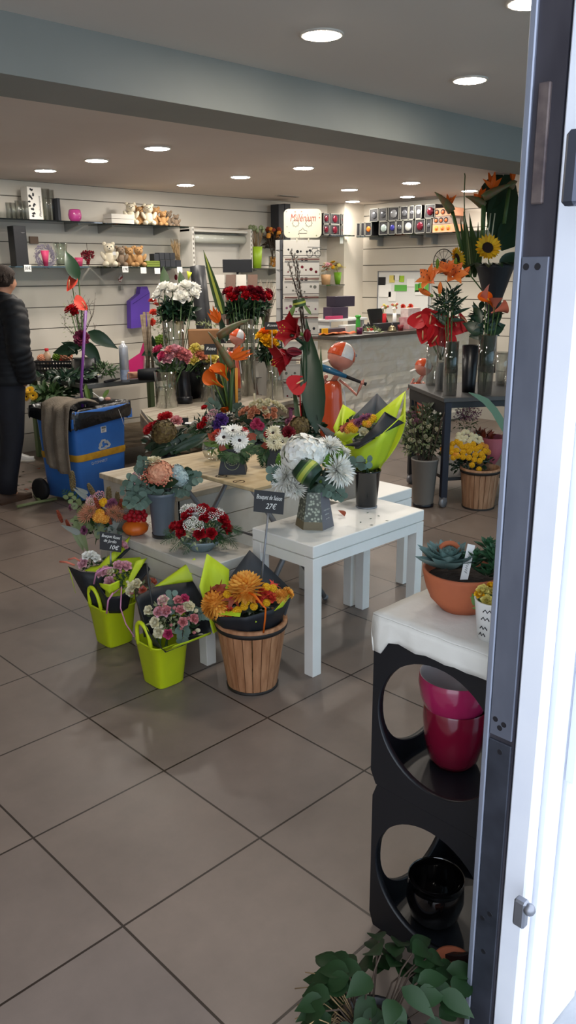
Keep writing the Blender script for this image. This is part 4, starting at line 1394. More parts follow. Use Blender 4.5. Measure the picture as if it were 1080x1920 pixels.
HV = .155; PRN = print_mat(); GRF = M('grey vase card', '6f6c72', .4)
tw = radians(8)
m = MB(); m.lathe([(.082, 0), (.055, HV)], c, 6, mi=0, twist=tw)
for i in range(len(m.s)): m.s[i] = False
fcen = [sum([m.v[i] for i in f], V()) / 4 for f in m.f]
best = max(range(6), key=lambda k: (fcen[k] - c).dot(RIGHT) + .6 * (fcen[k] - c).dot(TOC))
m.m[best] = 1
m.lathe([(0, .004), (.08, .004)], c, 6, twist=tw)
hv = part(m, 'vase', [PRN, GRF], wa)
pa = m.v[m.f[best][0]]; fq = [m.v[i] for i in m.f[best]]
frt = (fq[1] - fq[0]).normalized(); fup = ((fq[3] + fq[2]) / 2 - (fq[0] + fq[1]) / 2).normalized(); fn = frt.cross(fup)
for k, (s_, v_) in enumerate((('fleurs', .52), ('de saison', .40), ('enjoy', .28))):
    q = (fq[0] + fq[1]) / 2 + fup * (HV * v_) + fn * .001
    scribble(CHALK, hv, q, frt, fup, .007, (.042, .03, .024)[k])
A = Arr(wa, 585, 872, 72, d, up=.35)
A.fl('hydrangea', WHITE, 566, 851, 82); A.fl('hydrangea', WHITE, 590, 846, 56)
A.fl('spider', WHITE, 633, 882, 70); A.fl('spider', WHITE, 536, 894, 66, n=(-RIGHT * .5 + TOC + UP * .1)); A.fl('spider', WHITE, 551, 912, 54, n=(TOC * .7 - UP * .9 - RIGHT * .3))
A.fl('spider', WHITE, 618, 838, 50, n=UP + TOC * .4 + RIGHT * .2); A.fl('spider', WHITE, 642, 848, 34, n=UP + RIGHT * .6)
A.many('filler', IVORY, [(546, 870), (594, 862), (540, 880), (601, 856)], 20)
A.many('pompon', M('green button mum', '6f9a2a', .6, island='4f7a1e'), [(527, 866), (530, 858), (610, 857), (614, 866), (632, 850)], 24)
A.many('bud', LIMEF, [(549, 908), (601, 903), (636, 864), (527, 874)], 13)
m = MB()   # rolled striped aspidistra leaf
p, nn = A.pt(577, 884, .95); ax = (RIGHT * .75 - UPC * .62 + TOC * .15).normalized(); u_ = ax.cross(TOC).normalized(); w_ = u_.cross(ax)
rows = []
for i in range(17):
    q = -2.2 + 4.9 * i / 16; r_ = sz(24, d) * (1 + .03 * i / 16)
    rows.append([p + ax * (sz(21, d) * (2 * j / 10 - 1)) * (1 - .10 * abs(sin(q))) + (u_ * cos(q) + w_ * sin(q)) * r_ * (1 - .16 * (abs(2 * j / 10 - 1)) ** 3) for j in range(11)])
m.grid(rows, 0)
for fi in range(len(m.f)):
    j = fi % 10
    if j in (4, 5): m.m[fi] = 2
    elif j in (3, 6): m.m[fi] = 1
part(m, 'rolled_leaf', [LEAFD, LEAFL, YST], wa)
euca(wa, [(585, 905, 618, 920), (600, 900, 640, 930), (560, 900, 508, 888), (610, 880, 690, 866)], d - .06, 10, 5)
clump(wa, 'foliage', LEAFD, 585, 895, 58, 36, d, 110, .05, .028)
# --- small grey-white square pot behind
c = atz(652, 962, ZA2) ; c = V((2.865, 2.46, ZA2))
wpot = thing('square_pot', 'white square pot on the rear white table between the bouquets', 'pot', c)
m = MB(); R_ = rotz(.1); b = len(m.v)
for w_, z in ((.075, 0), (.095, .13), (.085, .13), (.07, .02)):
    for sx, sy in ((-1, -1), (1, -1), (1, 1), (-1, 1)): m.v.append(c + R_ @ V((sx * w_ / 2 * 1.25, sy * w_ / 2 * 1.25, z)))
for l in range(3):
    for k in range(4): m.face((l * 4 + k, l * 4 + (k + 1) % 4, l * 4 + 4 + (k + 1) % 4, l * 4 + 4 + k), 0, False)
m.face((12, 13, 14, 15), 0, False)
part(m, 'body', WPOT, wpot)
# --- lime wrapped bouquet in the black bucket
c = atz(687, 950, ZA); d = dep(c)
bk = thing('flower_bucket', 'glossy black tapered bucket on the white table holding the big lime wrapped bouquet', 'bucket', c)
m = MB(); m.lathe([(0, 0), (.044, 0), (.046, .004), (.060, .165), (.063, .168), (.063, .174), (.056, .172), (.044, .01), (0, .01)], c, 36); part(m, 'body', M('gloss black bucket', '0f1116', .18, coat=.4), bk)
m = MB(); m.lathe([(.046, -.0), (.049, .001), (.049, .006), (.046, .008)], c, 36); part(m, 'base_ring', GALV, bk)
lb = thing('wrapped_bouquet', 'large bouquet in lime and black paper standing in the glossy black bucket', 'bouquet', c + V((0, 0, .02)))
K = lambda *l: pts(l, d)
sheet('wrapping_paper', [LIME, LIMED], lb, K((660, 878, .0), (675, 884, -.05), (695, 884, -.06), (714, 878, -.0)), K((630, 838, .0), (672, 842, -.13), (715, 815, -.16), (758, 775, -.04)), bulge=.02, bdir=TOC - UP * .6)
sheet('wrapping_paper', [BLKP, CHAR], lb, K((642, 835, -.08), (672, 838, -.14), (712, 815, -.165), (758, 793, -.05)), K((640, 836, -.075), (676, 826, -.13), (700, 800, -.145), (721, 772, -.10)), bulge=.004, bdir=TOC)
sheet('wrapping_paper', [BLKP, CHAR], lb, K((722, 772, -.10), (730, 778, -.10)), K((757, 792, -.05), (759, 794, -.05)))
sheet('wrapping_paper', [LIME, LIMED], lb, K((626, 817, .0), (648, 830, -.08), (673, 814, -.11)), K((630, 808, .01), (648, 806, -.04), (673, 812, -.10)), bulge=.01, bdir=TOC)
sheet('wrapping_paper', [LIME, LIMED], lb, K((656, 872, .02), (672, 868, .06)), K((625, 802, .03), (643, 758, .10)), bulge=-.005, bdir=TOC)
sheet('wrapping_paper', [LIME, LIMED], lb, K((640, 806, .0), (648, 800, .05)), K((643, 758, .08), (668, 774, .09)))
sheet('wrapping_paper', [CHAR, BLKP], lb, K((668, 866, .05), (700, 864, .06)), K((662, 782, .10), (707, 737, .14)), bulge=-.01, bdir=TOC)
sheet('wrapping_paper', [CHAR, BLKP], lb, K((690, 864, .06), (712, 866, .04)), K((707, 737, .14), (732, 765, .12)), bulge=-.01, bdir=TOC)
sheet('wrapping_paper', [LIME, LIMED], lb, K((700, 864, .04), (714, 868, .0)), K((703, 778, .10), (760, 733, .08)), bulge=-.006, bdir=TOC)
sheet('wrapping_paper', [LIME, LIMED], lb, K((712, 866, .01), (716, 872, .0)), K((760, 733, .08), (760, 790, -.04)), bulge=.02, bdir=RIGHT)
sheet('wrapping_paper', [CHAR, BLKP], lb, K((655, 870, .0), (662, 860, .03)), K((594, 794, -.02), (628, 812, .03)), bulge=.004, bdir=TOC)
A = Arr(lb, 680, 800, 48, d - .02, up=.8)
A.many('pompon', YELLOW, [(684, 793), (695, 788), (658, 801), (699, 784), (664, 804)], 17); A.many('pompon', AMBER, [(690, 795), (652, 806)], 15)
A.many('carnation', MAUVE, [(672, 792), (682, 785), (692, 782)], 20); A.many('carnation', SALMON, [(646, 804), (668, 797)], 18); A.fl('rose', IVORY, 681, 810, 20)
for x, y in ((660, 792), (690, 780), (676, 788), (640, 800)): A.fl('maple', AUT, x, y, 26)
clump(lb, 'foliage', LEAF, 672, 806, 40, 22, d, 60, .04, .02)
euca(lb, [(650, 880, 668, 862), (690, 872, 668, 866)], d - .09, 6, 4)
m = MB()
for k in range(7): m.tube([c + V((.02 * cos(k), .02 * sin(k), .03)), c + V((.03 * cos(k * 2), .03 * sin(k * 2), .24))], .003, 5)
part(m, 'stem_bundle', STEM, lb)
# debris on the table
for i, (x, y) in enumerate(((693, 973), (712, 968), (700, 984), (676, 978), (722, 976), (688, 962))):
    p = atz(x, y, ZA + .0008); m = MB(); a_ = i * 1.3
    m.leaf(p, V((cos(a_), sin(a_), .02)), UP, .018, .008, .1, .05, 3); solo(m, 'fallen_leaf', LEAFD, 'tiny dark leaf scrap lying on the white table in front of the black bucket', 'leaf scrap', p, 'leaf scraps on the white table')
p = atz(646, 968, ZA + .001); m = MB(); m.leaf(p, -RIGHT * .2 + UPC * .3 - TOC * .2, UP, .05, .03, .4, .3, 5, 0, 'leaf')
solo(m, 'dry_leaf', AUT, 'curled brown dry leaf on the white table behind the printed vase', 'leaf', p)

# ================================================================== low white bench
# red rose bowl
c = atz(378, 1031, ZB); d = dep(c)
rbw = thing('flower_arrangement', 'red rose arrangement in a blue grey bowl on the low white bench', 'flower arrangement', c)
BLUEB = M('blue grey bowl', '7d8c90', .3, col2='66767c', scale=12)
m = MB(); m.lathe([(0, 0), (.036, 0), (.040, .006), (.072, .038), (.080, .052), (.077, .053), (.066, .038), (0, .02)], c, 36, sq=(1.15, .95, 2.2), rot=rotz(radians(-45))); part(m, 'bowl', BLUEB, rbw)
A = Arr(rbw, 377, 992, 60, d, up=.5)
A.many('rose', RED, [(380, 953), (384, 970), (350, 967), (337, 985), (340, 997), (374, 1001), (326, 988), (400, 962), (421, 978), (358, 960), (416, 970), (396, 1000), (426, 990)], 25)
A.many('filler', WHITE, [(361, 977), (400, 968), (347, 955), (360, 952), (372, 985), (410, 962), (354, 985), (377, 958)], 22)
clump(rbw, 'variegated_foliage', VARIEG, 376, 1000, 62, 34, d, 150, .026, .012)
clump(rbw, 'foliage', FERNM, 400, 998, 45, 30, d - .03, 90, .04, .012)
ferns(rbw, [(345, 1005, 300, 1020), (350, 1008, 318, 1035), (340, 1000, 305, 1000), (420, 1000, 446, 1030), (410, 1005, 425, 1030), (430, 990, 455, 1000), (360, 1010, 345, 1040)], d - .06, 13, thin=True)
tag_card(rbw, 361, 962, d - .09, 18, 6)
# grey vase arrangement
c = atz(307, 1005, ZB); d = dep(c)
gv = thing('flower_arrangement', 'eucalyptus and peach hydrangea arrangement in a tall grey vase on the low white bench', 'flower arrangement', c)
m = MB(); m.lathe([(0, 0), (.050, 0), (.052, .004), (.050, .02), (.053, .09), (.056, .15), (.066, .195), (.072, .21), (.069, .211), (.055, .17), (0, .16)], c, 36); part(m, 'vase', GREYC, gv)
m = MB(); m.lathe([(.0505, .002), (.0535, .003), (.0525, .018)], c, 36); part(m, 'glass_foot', M('dark glass foot', '14181c', .1, coat=.6), gv)
A = Arr(gv, 302, 892, 62, d, up=.5)
A.fl('hydrangea', PEACH, 298, 885, 52, zs=.8); A.fl('filler', PEACH, 312, 888, 44, zs=.8); A.fl('filler', SALMON, 284, 892, 40); A.fl('filler', SALMON, 300, 893, 44)
A.fl('hydrangea', BLUEW, 338, 895, 36); A.fl('hydrangea', BLUEW, 333, 882, 26)
A.fl('carnation', IVORY, 288, 868, 40, n=UP); A.many('filler', PALEP, [(256, 892), (255, 898)], 22)
euca(gv, [(300, 930, 240, 900), (295, 925, 232, 920), (290, 925, 255, 945), (310, 920, 300, 940), (320, 915, 352, 920), (330, 900, 372, 895), (270, 890, 268, 862), (262, 925, 240, 945)], d - .07, 9, 6)
clump(gv, 'eucalyptus_leaves', EUCA, 270, 918, 30, 18, d - .04, 26, .045, .042, 'round')
blades(gv, 'folded_leaf', DARKL, [(287, 908, 332, 902, 22, -.10), (275, 906, 296, 890, 24, -.08), (345, 880, 362, 890, 16, -.05)], d - .06, 22, 'strap', .1)
clump(gv, 'foliage', LEAFD, 302, 905, 48, 26, d, 60, .05, .03)
tag_card(gv, 286, 879, d - .10, 14, 7)
# pumpkin arrangement
c = atz(255, 1003, ZB); d = dep(c)
pk = thing('pumpkin_arrangement', 'small orange pumpkin topped with moss and red berries on the low white bench', 'pumpkin', c)
m = MB(); PUMP = M('pumpkin skin', 'dd6f1c', .45, col2='c95c14', scale=6)
rows = 12; seg = 40; b = 0
prof = [(sin(pi * i / rows), -cos(pi * i / rows)) for i in range(rows + 1)]
for i, (r_, z_) in enumerate(prof):
    for k in range(seg):
        q = 2 * pi * k / seg; rr = r_ * .060 * (1 + .05 * abs(sin(q * 4.5)) - .04)
        m.v.append(c + V((rr * cos(q), rr * sin(q), .036 + z_ * .036)))
for i in range(rows):
    for k in range(seg): m.face((i * seg + k, i * seg + (k + 1) % seg, (i + 1) * seg + (k + 1) % seg, (i + 1) * seg + k))
part(m, 'pumpkin', PUMP, pk)
clump(pk, 'moss', DRY, 255, 981, 27, 10, d, 160, .022, .003, 'blade')
A = Arr(pk, 255, 972, 24, d, up=.5)
A.many('berry', RED, [(243, 966), (252, 967), (262, 968), (272, 966), (247, 960), (258, 960), (268, 959), (243, 974), (260, 974), (270, 974), (252, 975), (236, 970)], 11)
# autumn arrangement in grey stone pot with silver leaves
c = atz(203, 1044, ZB); c = V((1.975, 3.13, ZB)); d = dep(c)
au = thing('flower_arrangement', 'autumn arrangement with peach pincushions and brown seed spikes in a grey stone pot', 'flower arrangement', c)
m = MB(); m.lathe([(0, 0), (.05, 0), (.06, .02), (.085, .10), (.088, .11), (.082, .11), (.07, .06), (0, .05)], c, 32); part(m, 'pot', M('grey stone pot', '86847c', .8, col2='737169', scale=14, bump=.3), au)
A = Arr(au, 190, 960, 62, d, up=.5)
A.many('pincushion', PEACH, [(162, 968), (170, 958), (222, 966), (212, 960)], 34)
A.many('pompon', AMBER, [(188, 964), (196, 972), (184, 970)], 22); A.many('pompon', YELLOW, [(194, 942), (232, 945), (246, 943), (187, 962)], 17)
A.many('carnation', MAUVE, [(205, 946), (212, 942), (136, 950), (158, 994)], 20); A.many('filler', PALEP, [(186, 930), (172, 940)], 24); A.fl('carnation', IVORY, 170, 942, 22)
for x0, y0, s_ in ((173, 922, 36), (204, 930, 38), (136, 902, 40), (183, 946, 30), (220, 938, 34), (112, 968, 26), (128, 985, 24), (226, 948, 28), (203, 972, 26)):
    A.fl('spike', BROWNG if s_ > 30 else AUT, x0, y0, s_, n=UP + RIGHT * random.uniform(-.5, .3) + TOC * .1)
euca(au, [(165, 990, 140, 975), (160, 960, 128, 930), (180, 985, 155, 978), (210, 975, 235, 985), (215, 960, 238, 940)], d - .05, 7, 4, OLIVE)
ferns(au, [(150, 960, 116, 918), (155, 950, 128, 925)], d - .02, 12, np_=9)
blades(au, 'silver_leaf', M('silver leaf', '8b9088', .5), [(150, 1000, 112, 984, 12), (165, 935, 135, 915, 10), (165, 925, 140, 913, 8), (205, 1000, 230, 960, 16), (215, 990, 205, 1030, 14)], d - .08, 12)
blades(au, 'olive_leaf', OLIVE, [(185, 1010, 180, 975, 14), (192, 1010, 190, 975, 14), (140, 985, 155, 1035, 18), (148, 990, 165, 1038, 16)], d - .07, 14)
clump(au, 'foliage', LEAF, 190, 980, 56, 36, d, 150, .04, .016); clump(au, 'grey_foliage', EUCA, 205, 990, 40, 24, d - .05, 60, .03, .016)

# ================================================================== folding plywood table: printed boxes
def ring(root, c0, n, r, w, m_, name):
    n = n.normalized(); a = n.orthogonal().normalized(); b_ = n.cross(a); mb = MB()
    mb.grid([[c0 + (a * cos(2 * pi * k / 40) + b_ * sin(2 * pi * k / 40)) * rr for k in range(41)] for rr in (r - w, r)])
    return part(mb, name, m_, root)
c = atz(437, 884, ZD); d = dep(c)
e1 = thing('flower_arrangement', 'white gerbera arrangement in a black box printed enjoy on the plywood table', 'flower arrangement', c)
ang = radians(-44.5)
bx = gift_box(e1, c, .128, .085, .115, None, ang)
R_ = rotz(ang); fn = (R_ @ V((0, -1, 0)))
nn = (fn + UP * ((.128 - .085) / 2 / .115)).normalized(); fu = (UP - nn * UP.dot(nn)).normalized(); fr = fu.cross(nn)
pc_ = c + fn * (.128 + .085) / 4 + UP * .0575 + nn * .001
ring(bx, pc_ - fu * .004, nn, .034, .0016, GOLD, 'printed_ring')
text('enjoy', 'lettering', GOLD, bx, pc_ + fu * .002, fr, fu, .027, width=.054)
m = MB(); m.tube([pc_ - fu * .016 + fr * x + fu * (x * x * 22) for x in (-.014, -.008, 0, .008, .014)], .0011, 4); part(m, 'printed_smile', GOLD, bx)
A = Arr(e1, 432, 825, 50, d, up=.25)
A.fl('gerbera', WHITE, 420, 820, 38); A.fl('gerbera', WHITE, 449, 826, 38, n=TOC + UP * .2 + RIGHT * .2); A.fl('gerbera', WHITE, 437, 808, 36, n=UP + TOC * .8); A.fl('gerbera', WHITE, 452, 809, 34, n=UP + TOC * .4 + RIGHT * .4); A.fl('gerbera', WHITE, 450, 838, 28, n=TOC)
A.many('carnation', CORAL, [(408, 812), (402, 818)], 20); A.many('rose', BRED, [(459, 808)], 16)
blades(e1, 'autumn_leaf', AUT, [(405, 825, 388, 812, 14), (460, 822, 482, 815, 14), (410, 838, 425, 842, 14), (470, 812, 480, 826, 12)], d - .08, 14, 'leaf')
clump(e1, 'foliage', LEAFL, 432, 832, 46, 20, d, 90, .04, .02)
ferns(e1, [(440, 850, 425, 862), (445, 850, 462, 868), (430, 848, 412, 862), (450, 845, 472, 855), (460, 840, 482, 845), (436, 850, 440, 870)], d - .1, 14)
tag_card(e1, 422, 800, d - .03, 16, 5)
c = atz(520, 873, ZD); d = dep(c)
e2 = thing('flower_arrangement', 'cream gerbera and dark red carnation arrangement in a black box behind the white chrysanthemums', 'flower arrangement', c)
gift_box(e2, c, .105, .07, .10, None, ang)
A = Arr(e2, 525, 820, 46, d, up=.3)
A.fl('gerbera', IVORY, 512, 812, 34, n=TOC + UP * .4 - RIGHT * .3); A.fl('gerbera', IVORY, 515, 829, 36, n=TOC * .8 + UP * .1 - RIGHT * .1); A.fl('gerbera', IVORY, 529, 828, 36, n=TOC + UP * .2 + RIGHT * .15)
A.fl('carnation', DRED, 541, 811, 30); A.fl('carnation', RED, 502, 814, 18)
blades(e2, 'autumn_leaf', AUT, [(505, 835, 488, 836, 14), (548, 826, 560, 824, 12), (540, 835, 552, 830, 12)], d - .06, 13, 'leaf')
clump(e2, 'foliage', OLIVE, 525, 835, 42, 20, d, 70, .04, .018)
ferns(e2, [(505, 840, 486, 868), (500, 835, 478, 850), (495, 845, 496, 880)], d - .05, 14)
tag_card(e2, 517, 800, d - .05, 16, 5)
# fish-bowl vase on the plywood table
c = atz(402, 862, ZD); d = dep(c)
fb = thing('glass_bowl_vase', 'round clear glass bowl vase on the plywood table beside the printed box', 'vase', c)
m = MB(); m.lathe([(0, .002), (.03, .002), (.05, .02), (.062, .055), (.056, .09), (.045, .108), (.043, .108), (.053, .09), (.059, .055), (.048, .022), (0, .006)], c, 36); part(m, 'bowl', CLEARG, fb)
A = Arr(fb, 402, 846, 20, d, up=.2); clump(fb, 'foliage', LEAFL, 404, 838, 20, 14, d, 30, .035, .012); A.fl('carnation', CORAL, 412, 832, 14)

# ================================================================== plank bench behind: foliage arrangements
def standing(label, px, py, z, r, h, mt=BLACKP, name='flower_arrangement', cat='flower arrangement', c=None):
    c = c or atz(px, py, z); t = thing(name, label, cat, c)
    m = MB(); m.lathe([(0, 0), (r * .8, 0), (r, h), (r * .93, h), (r * .75, .01), (0, .01)], c, 24); part(m, 'pot', mt, t)
    return t, c, dep(c)
a1, c, d = standing('antique hydrangea arrangement with red and pink carnations on the plank bench, beside the blue bin', 318, 868, ZCb, .05, .06)
A = Arr(a1, 312, 815, 52, d, up=.4)
A.fl('hydrangea', BROWNG, 308, 808, 48); A.fl('hydrangea', BROWNG, 300, 816, 34)
A.many('carnation', BRED, [(284, 801), (278, 806), (314, 780), (306, 783)], 24); A.fl('carnation', PINK, 331, 789, 26); A.fl('carnation', RED, 292, 796, 20)
blades(a1, 'long_leaf', LEAFD, [(320, 830, 268, 840, 16), (320, 840, 280, 855, 18), (310, 845, 360, 812, 18), (320, 850, 390, 810, 16), (330, 845, 385, 822, 14)], d - .09, 16, 'strap', .25)
blades(a1, 'grass_blade', OLIVE, [(300, 800, 272, 776, 4), (295, 800, 276, 784, 3), (345, 800, 352, 778, 3)], d, 4)
clump(a1, 'foliage', LEAFD, 312, 828, 54, 28, d, 130, .05, .025)
m = MB(); p = at(347, 790, d - .05); m.box((-.02, -.022, -.001), (.02, .022, .001), rot=Matrix((RIGHT, UPC, TOC)).transposed(), org=p); q = part(m, 'photo_tag', INK, a1)
tag_card(a1, 353, 793, d - .07, 12, 6)
a2, c, d = standing('purple carnation arrangement with small red flowers, behind the printed black box', 392, 850, ZCb, .05, .06)
A = Arr(a2, 402, 790, 42, d, up=.4)
A.fl('carnation', PURPLE, 415, 787, 30); A.fl('carnation', PURPLE, 408, 797, 24); A.many('rose', BRED, [(383, 764), (385, 786), (374, 799), (380, 796)], 14)
A.many('filler', PALEP, [(400, 774), (395, 782)], 18); clump(a2, 'berries_foliage', EUCA, 395, 785, 30, 22, d - .03, 50, .02, .01)
clump(a2, 'foliage', LEAFD, 395, 802, 48, 30, d, 140, .045, .018)
ferns(a2, [(380, 800, 350, 812), (385, 805, 355, 830), (390, 810, 370, 840)], d - .05, 12)
tag_card(a2, 393, 784, d - .06, 12, 7)
a3, c, d = standing('cream spray rose arrangement with pink flowers, behind the gerbera boxes', 482, 845, ZCb, .05, .07)
A = Arr(a3, 490, 778, 48, d, up=.4)
A.many('rose', IVORY, [(473, 759), (487, 753), (499, 758), (488, 763), (503, 752), (498, 771), (522, 760), (516, 756), (533, 769), (528, 763)], 15)
A.many('rose', PEACH, [(464, 767), (482, 771), (471, 773), (458, 770), (514, 769), (513, 779), (500, 779), (495, 766), (476, 766), (452, 774), (470, 780)], 15)
A.many('carnation', HOTP, [(481, 792), (488, 799), (477, 797)], 20)
blades(a3, 'long_leaf', LEAFD, [(500, 790, 455, 788, 20), (495, 800, 462, 810, 20), (505, 785, 475, 778, 22)], d - .06, 20, 'strap', .2)
euca(a3, [(480, 800, 470, 825), (490, 800, 480, 790), (485, 805, 500, 820)], d - .09, 7, 5)
clump(a3, 'foliage', LEAF, 492, 795, 48, 26, d, 130, .045, .02)
m = MB(); m.tube(pts([(478, 765, .0), (477, 738, .02)], d), sz(2, d), 6); part(m, 'white_cane', IVORY, a3)
a4, c, d = standing('brown antique hydrangea arrangement at the foot of the amaryllis', 566, 850, ZCb, .05, .07)
A = Arr(a4, 562, 800, 34, d, up=.4); A.fl('hydrangea', BROWNG, 562, 799, 40); A.fl('hydrangea', BROWNG, 556, 806, 26); A.fl('carnation', MAUVE, 540, 790, 14)
clump(a4, 'foliage', LEAFD, 566, 815, 40, 26, d, 80, .05, .022)
m = MB(); m.tube(pts([(535, 812, 0), (552, 780, .02)], d - .04), sz(3, d), 6); part(m, 'pink_cane', PINK, a4)

# bird of paradise arrangement (stands on the plank bench)
s1, c, d = standing('tall bird of paradise arrangement with orange callas and striped leaves, centre of the display', 432, 842, ZCb, .06, .08)
strelitzia(s1, d, (409, 606), ((409, 632), (468, 599)), (428, 770), [(388, 586), (392, 578), (398, 572), (405, 576), (396, 592), (412, 582)])
strelitzia(s1, d - .06, (434, 672), ((436, 690), (390, 622)), (432, 770), [(458, 648), (470, 655), (476, 663), (466, 672), (452, 645), (446, 655)])
blades(s1, 'striped_leaf', LEAF, [(418, 590, 379, 462, 18), (424, 768, 418, 640, 16), (436, 768, 438, 660, 16)], d + .02, 18)
blades(s1, 'leaf_stripe', YST, [(417, 588, 381, 466, 6), (426, 768, 421, 642, 5)], d + .012, 5)
blades(s1, 'long_leaf', LEAFD, [(416, 770, 408, 690, 14), (430, 770, 428, 680, 12), (442, 770, 432, 665, 13), (412, 770, 402, 705, 12), (425, 640, 408, 582, 14)], d, 12)
A = Arr(s1, 420, 720, 40, d, up=.3)
A.fl('calla', ORANGE, 417, 699, 34, n=UP * .8 - RIGHT * .6 + TOC * .3); A.fl('calla', ORANGE, 403, 716, 36, n=UP * .5 - RIGHT * .8 + TOC * .4); A.fl('rose', ORANGE, 422, 767, 20)
stems(s1, [(at(415, 706, d - .04), at(428, 770, d)), (at(404, 722, d - .04), at(426, 770, d))], LEAFL, .004)
m = MB(); p0, p1 = at(444, 775, d), at(443, 690, d); m.tube([p0, p1], sz(3.5, d), 4); part(m, 'orange_slat', AMBER, s1)
clump(s1, 'foliage', LEAFD, 425, 785, 42, 26, d, 90, .05, .022)
euca(s1, [(440, 775, 452, 762), (410, 770, 392, 755)], d - .05, 7, 4)
# amaryllis arrangement
am, c, d = standing('red amaryllis arrangement with a big green leaf, pussy willow and red anthurium', 580, 850, ZCb, .06, .1)
A = Arr(am, 555, 650, 60, d, up=.0)
A.fl('amaryllis', RED, 543, 619, 58, n=-RIGHT * .8 + TOC * .8 + UP * .1); A.fl('amaryllis', RED, 526, 672, 56, n=-RIGHT * .9 + TOC * .5 - UP * .45)
A.fl('tulip', DRED, 551, 660, 32, n=-RIGHT * .9 + TOC * .4); A.fl('tulip', DRED, 576, 629, 24, n=UP + TOC * .2)
stems(am, [(at(570, 640, d - .03), at(571, 810, d))], LEAFD, .018, 'amaryllis_stem'); stems(am, [(at(578, 640, d + .02), at(580, 810, d + .02))], LEAFD, .013, 'amaryllis_stem')
stems(am, [(at(545, 628, d - .1), at(569, 645, d - .03)), (at(552, 662, d - .1), at(570, 650, d - .03))], LEAFD, .011, 'amaryllis_stem')
blades(am, 'big_leaf', LEAFD, [(594, 812, 574, 592, 46, .02)], d - .03, 46, 'leaf', .1); blades(am, 'narrow_leaf', LEAF, [(602, 760, 602, 645, 10), (560, 800, 548, 700, 10)], d, 10)
p, n_ = A.pt(559, 719); A.fl('anthurium', BRED, 559, 719, 40, n=TOC + RIGHT * .2 + UP * .1); stems(am, [(at(562, 722, d - .02), at(566, 800, d))], BRED, .004)
ws = [((567, 615), (562, 558), (553, 500), (545, 470)), ((570, 615), (564, 560), (560, 505), (551, 478)), ((566, 615), (560, 560), (548, 520), (541, 492)), ((572, 620), (566, 560), (558, 520), (556, 482)), ((568, 640), (566, 600), (562, 556), (550, 524))]
for st in ws:
    P_ = [at(x, y, d + random.uniform(-.02, .03)) for x, y in st]; m = MB(); m.tube(P_, .003, 5); b_ = part(m, 'willow_branch', TWIG, am)
    m = MB()
    for i in range(14):
        t = .2 + .8 * i / 13; k = min(2, int(t * 3)); q = P_[k].lerp(P_[k + 1], t * 3 - k); s_ = RIGHT * (1 if i % 2 else -1)
        m.ball(q + s_ * .007 + UP * .004, (.005, .005, .010), 6, 5)
    part(m, 'catkins', M('catkin grey', 'b5ada0', .9) if 'catkin grey' not in bpy.data.materials else bpy.data.materials['catkin grey'], b_)['kind'] = 'stuff'
m = MB(); p = at(561, 568, d); m.lathe([(.040, -.022), (.042, 0), (.038, .024)], p, 16, rot=rotz(0) @ Matrix.Rotation(.25, 3, TOC)); part(m, 'ribbon_band', LEAF, am)
m = MB(); m.lathe([(.0425, -.006), (.043, .0), (.0415, .006)], p, 16, rot=Matrix.Rotation(.25, 3, TOC)); part(m, 'ribbon_stripe', YST, am)
blades(am, 'ribbon_tail', LEAFL, [(552, 574, 540, 600, 9), (570, 572, 584, 590, 6)], d - .02, 9, 'strap')
stems(am, [(at(566, 606, d), at(574, 800, d))], TWIG, .006, 'willow_stem')
clump(am, 'foliage', DARKL, 590, 800, 26, 22, d, 30, .06, .03)
A.fl('carnation', MAUVE, 546, 765, 14); A.fl('spike', MAUVE, 545, 778, 24, n=UP)
# ================================================================== plant stand at right
random.seed(55)
def glass_tube(root, c, r0, r1, h, seg=24, foot=.006, name='glass'):
    m = MB(); m.lathe([(0, foot), (r0 * .96, foot), (r0, 0), (r1, h), (r1 - .003, h), (r0 - .003, foot + .004), (0, foot + .004)], c, seg)
    return part(m, name, CLEARG, root)
def vase(label, px, py, z, wtop, wbot, ytop, name='glass_vase', cat='vase', mt=None, water=.0, dz=None):
    c = atz(px, py, z); d = dep(c)
    # height from the pixel row of the rim above the same base point
    h = .05
    for k in range(400):
        q = c + V((0, 0, h)); v = RM.transposed() @ (q - CAM)
        if 960 + FPX * v.y / v.z <= ytop: break
        h += .0025
    t = thing(name, label, cat, c)
    if mt is None: glass_tube(t, c, sz(wbot, d) / 2, sz(wtop, d) / 2, h)
    else:
        m = MB(); a, b = sz(wbot, d) / 2, sz(wtop, d) / 2
        m.lathe([(0, .003), (a * .97, .003), (a, 0), (a + (b - a) * .18, h * .18), (a + (b - a) * .18, h * .19), (b, h), (b * .95, h), (a * .9, .02), (0, .02)], c, 28); part(m, 'body', mt, t)
    if water:
        m = MB(); a, b = sz(wbot, d) / 2 - .004, sz(wbot + (wtop - wbot) * water, d) / 2 - .004
        m.lathe([(0, .012), (a, .012), (b, h * water), (0, h * water)], c, 24); part(m, 'water', WATER, t)
    return t, c, d, h
def leafwrap(root, c, r, z0, z1, n=4, mt=DARKL):
    m = MB()
    for k in range(n):
        a0 = 2 * pi * k / n
        m.grid([[c + V((cos(a0 + .5 * j) * (r - .001 * k), sin(a0 + .5 * j) * (r - .001 * k), z)) for j in range(5)] for z in (z0, (z0 + z1) / 2, z1)])
    part(m, 'leaf_lining', mt, root)
    
